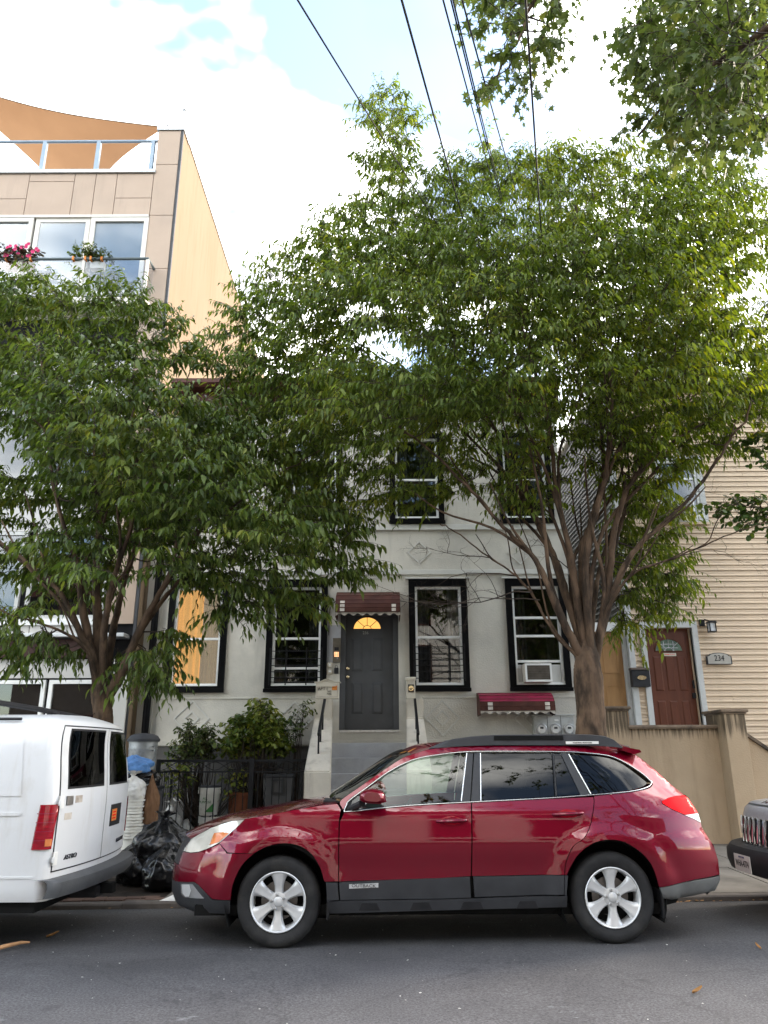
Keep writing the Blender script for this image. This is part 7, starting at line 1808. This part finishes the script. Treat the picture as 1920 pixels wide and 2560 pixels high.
# a crate-like dark bin carries the metal can and the bags
def tapered(m, c, r0, r1, h, n=24, wall=.01):
    m.lathe([(r0 * .96, 0), (r0, .012), (r1, h), (r1 + .012, h), (r1 + .012, h - .03), (r1 - wall, h), (r0 - wall, .03)], c, 'z', n, cap=False); m.lathe([(r0 * .97, .004), (0, .004)], c, 'z', n, cap=False)
cx = P_(355, 1900, 12.75).x; zc = P_(355, 1851, 12.75).z
bn = thing('black_bin', 'tall black bin standing under the dented metal can', 'bin', (cx, 12.75, g(cx, 12.7)))
m = MB(); m.box((cx - .3, 12.45, g(cx, 12.7)), (cx + .3, 13.05, zc - .75), .03); m.build('body', MAT['bin_grey'], bn)
m = MB(); m.box((cx - .32, 12.43, zc - .748), (cx + .32, 13.07, zc - .70), .015); m.build('lid', MAT['blackplastic'], bn)
can = thing('metal_can', 'dented galvanised metal rubbish can with dark lid left of the fence', 'bin', (cx, 12.75, zc - .7))
m = MB(); m.lathe([(.20, 0), (.205, .02), (.21, .25), (.216, .27), (.21, .29), (.222, .55), (.228, .57), (.222, .59), (.232, .70)], (cx, 12.75, zc - .698), 'z', 28); m.build('body', MAT['can_steel'], can, smooth=True, sharp=60)
m = MB(); m.lathe([(.255, -.02), (.26, .02), (.245, .03), (.22, .07), (.15, .10), (.05, .112), (0, .113)], (cx, 12.75, zc), 'z', 28, cap=False); m.build('lid', MAT['bin_grey'], can, smooth=True, sharp=50)
m = MB(); m.tube([(cx + .19, 12.62, zc - .10), (cx + .24, 12.56, zc - .10), (cx + .24, 12.56, zc - .16), (cx + .19, 12.62, zc - .16)], .01, 6); m.build('handle', MAT['steel'], can)
# stack of white buckets
cx = P_(330, 2050, 11.9).x
zt, z0 = P_(330, 1990, 11.9).z, g(cx, 11.9)
nb_ = 7
for k in range(nb_):
    zz = z0 + (zt - z0 - .36) * k / (nb_ - 1)
    b = thing('white_bucket', ('lowest' if k == 0 else 'topmost' if k == nb_ - 1 else f'{["", "second", "third", "fourth", "fifth", "sixth"][k]} from the ground') + ' white bucket in the nested stack behind the van', 'bucket', (cx, 11.9, zz), 'nested white buckets')
    m = MB(); tapered(m, (cx, 11.9, zz), .125, .15, .36); m.build('body', MAT['bucket'], b, smooth=True, sharp=40)
    m = MB(); m.lathe([(.15, .29), (.178, .29), (.178, .318), (.15, .318)], (cx, 11.9, zz), 'z', 24, cap=False); m.build('rim', MAT['bucket'], b, smooth=True, sharp=40)
# labelled buckets behind the fence
for (py0, py1, lab, Y) in ((2038, 1968, 'white bucket with green ALL PURPOSE label behind the fence', 13.45), (2108, 2040, 'plain white bucket under the labelled bucket behind the fence', 13.45)):
    cx = P_(521, py0, Y).x; za, zb = P_(521, py0, Y).z, P_(521, py1, Y).z
    if py0 > 2100: za = g(cx, Y) - .02
    h = zb - za; b = thing('bucket', lab, 'bucket', (cx, Y, za))
    m = MB(); tapered(m, (cx, Y, za + .003), .15, .18, h - .006); m.build('body', MAT['bucket'], b, smooth=True, sharp=40)
    m = MB(); m.lathe([(.178, h - .10), (.193, h - .10), (.195, h - .04), (.18, h - .04)], (cx, Y, za), 'z', 24, cap=False); m.build('rim', MAT['bucket'], b, smooth=True, sharp=40)
    if py0 < 2100:
        m = MB(); m.lathe([(.18, h - .01), (.19, h + .015), (.17, h + .03), (0, h + .03)], (cx, Y, za), 'z', 24, cap=False); m.build('lid', MAT['bin_grey'], b, smooth=True, sharp=40)
        text_at('ALL\nPURPOSE', .055, (cx - .03, Y - .178, za + h * .55), MAT['greenlabel'], 'lettering', b, .9)
        m = MB(); m.prism([(cx - .03, za + .06), (cx + .10, za + .06), (cx + .10, za + .19)], 'y', Y - .174, Y - .165); m.build('label', MAT['greenlabel'], b)
cx = P_(698, 1980, 13.75).x; zb = P_(698, 1934, 13.75).z
b = thing('wheelie_bin', 'dark grey square bin behind the fence next to the stoop', 'bin', (cx, 13.75, g(cx, 13.7)))
m = MB(); z0 = g(cx, 13.7); V = [(cx + s * w, 13.75 + t * w, z) for z, w in ((z0, .19), (zb - .06, .25)) for s, t in ((-1, -1), (1, -1), (1, 1), (-1, 1))]
m.add(V, [(0, 1, 5, 4), (1, 2, 6, 5), (2, 3, 7, 6), (3, 0, 4, 7), (3, 2, 1, 0), (4, 5, 6, 7)]); m.build('body', M_('faded_grey_bin', (.12, .12, .122), .6, var=.15), b)
m = MB(); m.box((cx - .27, 13.47, zb - .06), (cx + .27, 14.02, zb), .02); m.build('lid', MAT['bin_grey'], b)
m = MB(); frame(m, cx - .1, cx + .1, zb - .32, zb - .08, 13.46, 13.5, .03); m.build('handle', MAT['bin_grey'], b)
cx = P_(600, 2000, 13.6).x; zb = P_(600, 1980, 13.6).z
b = thing('terracotta_pot', 'brown terracotta pot in the shade behind the fence', 'plant pot', (cx, 13.6, g(cx, 13.6)))
m = MB(); tapered(m, (cx, 13.6, g(cx, 13.6)), .15, .21, zb - g(cx, 13.6)); m.build('body', MAT['terracotta'], b, smooth=True, sharp=40)
m = MB(); m.lathe([(.205, -.06), (.225, -.06), (.225, 0), (.2, 0)], (cx, 13.6, zb), 'z', 24, cap=False); m.build('rim', MAT['terracotta'], b)
# paper by the kerb
c = P_(430, 2238, 9.05); m = MB(); zz = g(c.x, 9.05); m.add([(c.x - .12, 9.0, zz + .006), (c.x + .12, 8.99, zz + .006), (c.x + .12, 9.2, zz + .01), (c.x - .02, 9.24, zz + .03), (c.x - .12, 9.0, zz + .004), (c.x + .12, 8.99, zz + .003), (c.x + .12, 9.2, zz + .005), (c.x - .02, 9.24, zz + .026)], [(0, 1, 2, 3), (7, 6, 5, 4)])
tag(m.build('paper_sheet', MAT['paper']), 'white sheet of paper on the kerb by the red car bumper', 'paper')

# ------------------------------------------------------------------ shrubs
def shrub(name, label, stems, ccs, mat, seed, leaf, loc, pot=True, kind='round', wr=.5, shoots=4, per=7, group=None):
    s = thing(name, label, 'shrub', loc, group); r_ = random.Random(seed); lv = Leaves(); tw = []; br = MB()
    for c in ccs: spray(lv, tw, c, Vector((r_.gauss(0, .4), -.4, .5)).normalized(), r_, shoots=shoots, per=per, ln=.26, leaf=leaf, wr=wr, droop=.5, up=.35)
    root = Vector(loc)
    for c in ccs: br.tube(curve3([root + Vector((r_.gauss(0, .05), 0, .2)), root.lerp(c, .6) + Vector((r_.gauss(0, .06), r_.gauss(0, .05), 0)), c], 3), [.012, .010, .009, .008, .006, .005, .004], 5, cap=False)
    for P, rr in tw: br.tube(P, rr, 3, cap=False)
    link('stems', br.mesh('stems', True, fix=False), MAT['twig'], s)['kind'] = 'stuff'
    lv.build('foliage', mat, s, kind)
    return s
poly1 = [(a / S_, b / S_) for a, b in ((432, 1880), (440, 1850), (462, 1815), (478, 1808), (500, 1820), (530, 1815), (540, 1840), (538, 1890), (500, 1905), (450, 1905))]
c1 = scatter(poly1, [], 13.75, .28, .12, 3000, 51, None, 6, .1)
shrub('leafy_shrub', 'smaller dark green shrub behind the left part of the fence', 5, c1, MAT['leaf_dark'], 61, .085, (P_(485, 1950, 13.75).x, 13.75, g(-3, 13.7)))
poly2 = [(a / S_, b / S_) for a, b in ((552, 1890), (556, 1830), (590, 1795), (628, 1780), (640, 1752), (662, 1745), (690, 1780), (715, 1800), (722, 1840), (730, 1880), (690, 1895), (640, 1885), (600, 1895))]
c2 = scatter(poly2, [], 13.7, .38, .13, 6000, 52, None, 7, .12)
shrub('leafy_shrub', 'larger yellow-green shrub behind the fence left of the stoop', 6, c2, MAT['leaf_shrub'], 62, .105, (P_(640, 1950, 13.8).x, 13.8, g(-2, 13.7)))
c3 = scatter([(a / S_, b / S_) for a, b in ((720, 1840), (735, 1800), (745, 1765), (768, 1752), (766, 1800), (752, 1835), (730, 1850))], [], 13.8, .1, .11, 1500, 53, None, 4, .06)
shrub('leafy_shrub', 'sparse dark sprig leaning on the stoop wall', 6, c3, MAT['leaf_dark'], 63, .08, (P_(735, 1950, 13.9).x, 13.9, g(-2, 13.7)), shoots=3)
c4 = scatter([(a / S_, b / S_) for a, b in ((415, 1905), (470, 1905), (480, 1960), (455, 1990), (430, 1990), (418, 1950))], [], 13.35, .1, .13, 1200, 54, None, 4, .06) + scatter([(a / S_, b / S_) for a, b in ((560, 1930), (608, 1930), (606, 1990), (570, 1990))], [], 13.4, .1, .12, 1200, 55, None, 4, .06)
shrub('trailing_plant', 'trailing leafy plant hanging down behind the fence bars', 6, c4, MAT['leaf_shrub'], 64, .10, (P_(520, 1950, 13.6).x, 13.6, g(-2.5, 13.7)), shoots=2, per=5)

# ------------------------------------------------------------------ balcony planters
def planter(name, label, px0, px1, pytop, hpx, mat, leafmat, seed, flowers=0, leaf=.06, spread=.2, kind='round'):
    x0, x1 = X_(px0, 660, BY), X_(px1, 660, BY); cz = bz1
    pl = thing(name, label, 'planter', ((x0 + x1) / 2, BY + .08, cz - .2)); m = MB(); m.box((x0, BY + .05, cz - .20), (x1, BY + .2, cz - .02), .012); m.build('box', mat, pl)
    r_ = random.Random(seed); lv = Leaves(); tw = []; ztop = Z_(px0, pytop, BY)
    cs = [Vector((r_.uniform(x0 - spread * .4, x1 + spread * .4), BY + .08 + r_.uniform(-.12, .1), r_.uniform(cz - .02, ztop - .06))) for _ in range(int(22 + 40 * (x1 - x0)))]
    for c in cs: spray(lv, tw, c, Vector((0, -.3, .6)), r_, shoots=3, per=6, ln=.12, leaf=leaf, wr=.6, droop=.5, up=.3)
    br = MB()
    for P, rr in tw: br.tube(P, rr, 3, cap=False)
    link('stems', br.mesh('stems', True, fix=False), MAT['twig'], pl)['kind'] = 'stuff'
    lv.build('foliage', leafmat, pl, kind)
    for k in range(flowers):
        c = Vector((r_.uniform(x0, x1 + .12), BY + r_.uniform(-.1, .02), r_.uniform(cz + .02, ztop))); m = MB()
        for q in range(6):
            a = q * math.pi / 3; d = Vector((math.cos(a), -.5, math.sin(a))) * .045
            s = Vector((-math.sin(a), 0, math.cos(a))) * .025; m.add([c, c + d * .6 + s, c + d, c + d * .6 - s], [(0, 1, 2, 3)])
        m.build('flower', MAT['petal'], pl)
    for x in (x0 + .03, x1 - .03):
        m = MB(); m.box((x - .02, BY - .03, cz - .05), (x + .02, BY + .06, cz + .04), .004); m.build('clip', MAT['orange_sticker'], pl)
planter('flower_box', 'balcony box of pink flowers and brownish leaves at the left', 10, 78, 612, 30, MAT['terracotta'], MAT['leaf_purple'], 71, 26, .07)
planter('flower_box', 'balcony box with a bushy grey-green plant', 178, 215, 602, 30, MAT['cream'], MAT['leaf_a'], 72, 0, .045)
planter('flower_box', 'balcony box with a low dark green plant right of the bushy one', 222, 256, 618, 20, MAT['cream'], MAT['leaf_dark'], 73, 0, .06)

# ------------------------------------------------------------------ overhead cables
def wire(label, pts, Y0, Y1, r_=.010, sag=.06):
    n = len(pts); P = []
    a, b = at(*pts[0], Y0), at(*pts[-1], Y1)
    N = 24
    for k in range(N + 1):
        t = k / N; p = a.lerp(b, t) - Vector((0, 0, sag * 4 * t * (1 - t))); P.append(p)
    m = MB(); m.tube(P, r_ * .78, 6); tag(m.build('overhead_cable', MAT['cable'], None, smooth=True), label, 'cable', 'overhead cables')
wire('leftmost overhead cable crossing the sky to the tree', [(640, -170), (1180, 690)], 3.0, 12.5, .009)
wire('second overhead cable from the left, alone against the sky', [(960, -160), (1200, 690)], 3.0, 12.8, .011)
wire('left thin cable of the close overhead bundle', [(1065, -160), (1262, 560)], 3.2, 12.8, .009)
wire('thick cable in the middle of the overhead bundle', [(1088, -160), (1290, 640)], 3.2, 12.8, .008, .09)
wire('second thick cable in the middle of the overhead bundle', [(1094, -160), (1294, 640)], 3.2, 12.9, .008, .10)
wire('right thin cable of the close overhead bundle', [(1112, -160), (1316, 560)], 3.2, 12.9, .009, .12)
wire('rightmost overhead cable dropping through the maple leaves', [(1306, -120), (1362, 720)], 3.2, 12.6, .011, .10)
wire('short cable behind the left tree crown at the picture edge', [(-80, 690), (140, 1010)], 8.6, 13.6, .012, .02)

# ------------------------------------------------------------------ litter on the road
r_ = random.Random(99); m = MB()
def flake(m, x, y, s, lift=.004):
    z = g(x, min(y, KERB - .01)) + lift; a = r_.uniform(0, 6.28); pts = []
    for k in range(4):
        t = a + k * 1.57 + r_.uniform(-.4, .4); q = s * r_.uniform(.5, 1.1); pts.append((x + q * math.cos(t), y + q * math.sin(t), z + r_.uniform(0, .006)))
    m.add(pts, [(0, 1, 2, 3)])
for _ in range(150): flake(m, r_.uniform(-4.2, 4.2), r_.uniform(4.6, 8.7), r_.uniform(.004, .013))
o = m.build('road_grit', MAT['grit']); tag(o, 'pale grit and tiny scraps scattered on the asphalt', 'grit', kind='stuff')
m = MB()
for _ in range(70): flake(m, r_.uniform(2.6, 5.0), r_.choice((KERB + .03, KERB - .06, KERB + .16)) + r_.gauss(0, .04), r_.uniform(.015, .04), .012 if True else 0)
for _ in range(40): flake(m, r_.uniform(-4.5, -1.6), KERB + r_.gauss(.1, .12), r_.uniform(.012, .03), .014)
o = m.build('kerb_litter', MAT['dryleaf']); tag(o, 'dry leaf litter gathered along the kerb', 'leaf litter', kind='stuff')
def dry_leaf(label, px, py, L, rot):
    d = CAMR @ Vector(((px - 960) / FOC, (1280 - py) / FOC, -1.0)); t = (EYE - .0) / -d.z; p = Vector((d.x * t, d.y * t, 0)); p.z = g(p.x, p.y)
    dl = Leaves(); m = MB(); D = Vector((math.cos(rot), math.sin(rot), 0)); Sd = Vector((-D.y, D.x, 0)); rows = []
    for k in range(7):
        u = k / 6; w = L * .28 * math.sin(math.pi * min(1, u * .95 + .02)) ** .8; c = p + D * L * (u - .5) + Vector((0, 0, .006 + .03 * u * u))
        rows.append([c - Sd * w + Vector((0, 0, .012)), c, c + Sd * w + Vector((0, 0, .012))])
    m.grid(rows); tag(m.build('dry_leaf', MAT['dryleaf'], None, smooth=True), label, 'leaf', 'dry leaves on the road')
dry_leaf('curled tan leaf on the asphalt near the lower right corner', 1745, 2492, .075, .2)
dry_leaf('small dry leaf against the rear tyre of the red car', 1549, 2362, .07, 1.2)
dry_leaf('tiny dry leaf on the road at the right edge', 1898, 2382, .05, 2.0)
dry_leaf('dark brown curled leaf on the road in front of the van', 132, 2330, .10, .6)
def ground_at(px, py):
    d = CAMR @ Vector(((px - 960) / FOC, (1280 - py) / FOC, -1.0)); t = EYE / -d.z; return Vector((d.x * t, d.y * t, 0))
a, b = ground_at(-25, 2376), ground_at(74, 2359); m = MB()
m.tube([a + Vector((0, 0, .0)), a.lerp(b, .4) + Vector((0, 0, .012)), a.lerp(b, .75) + Vector((0, .02, .016)), b + Vector((0, 0, .01))], [.018, .016, .013, .006], 7)
tag(m.build('stick', MAT['stickbark'], None, smooth=True), 'pale broken stick lying on the road at the left edge', 'stick')
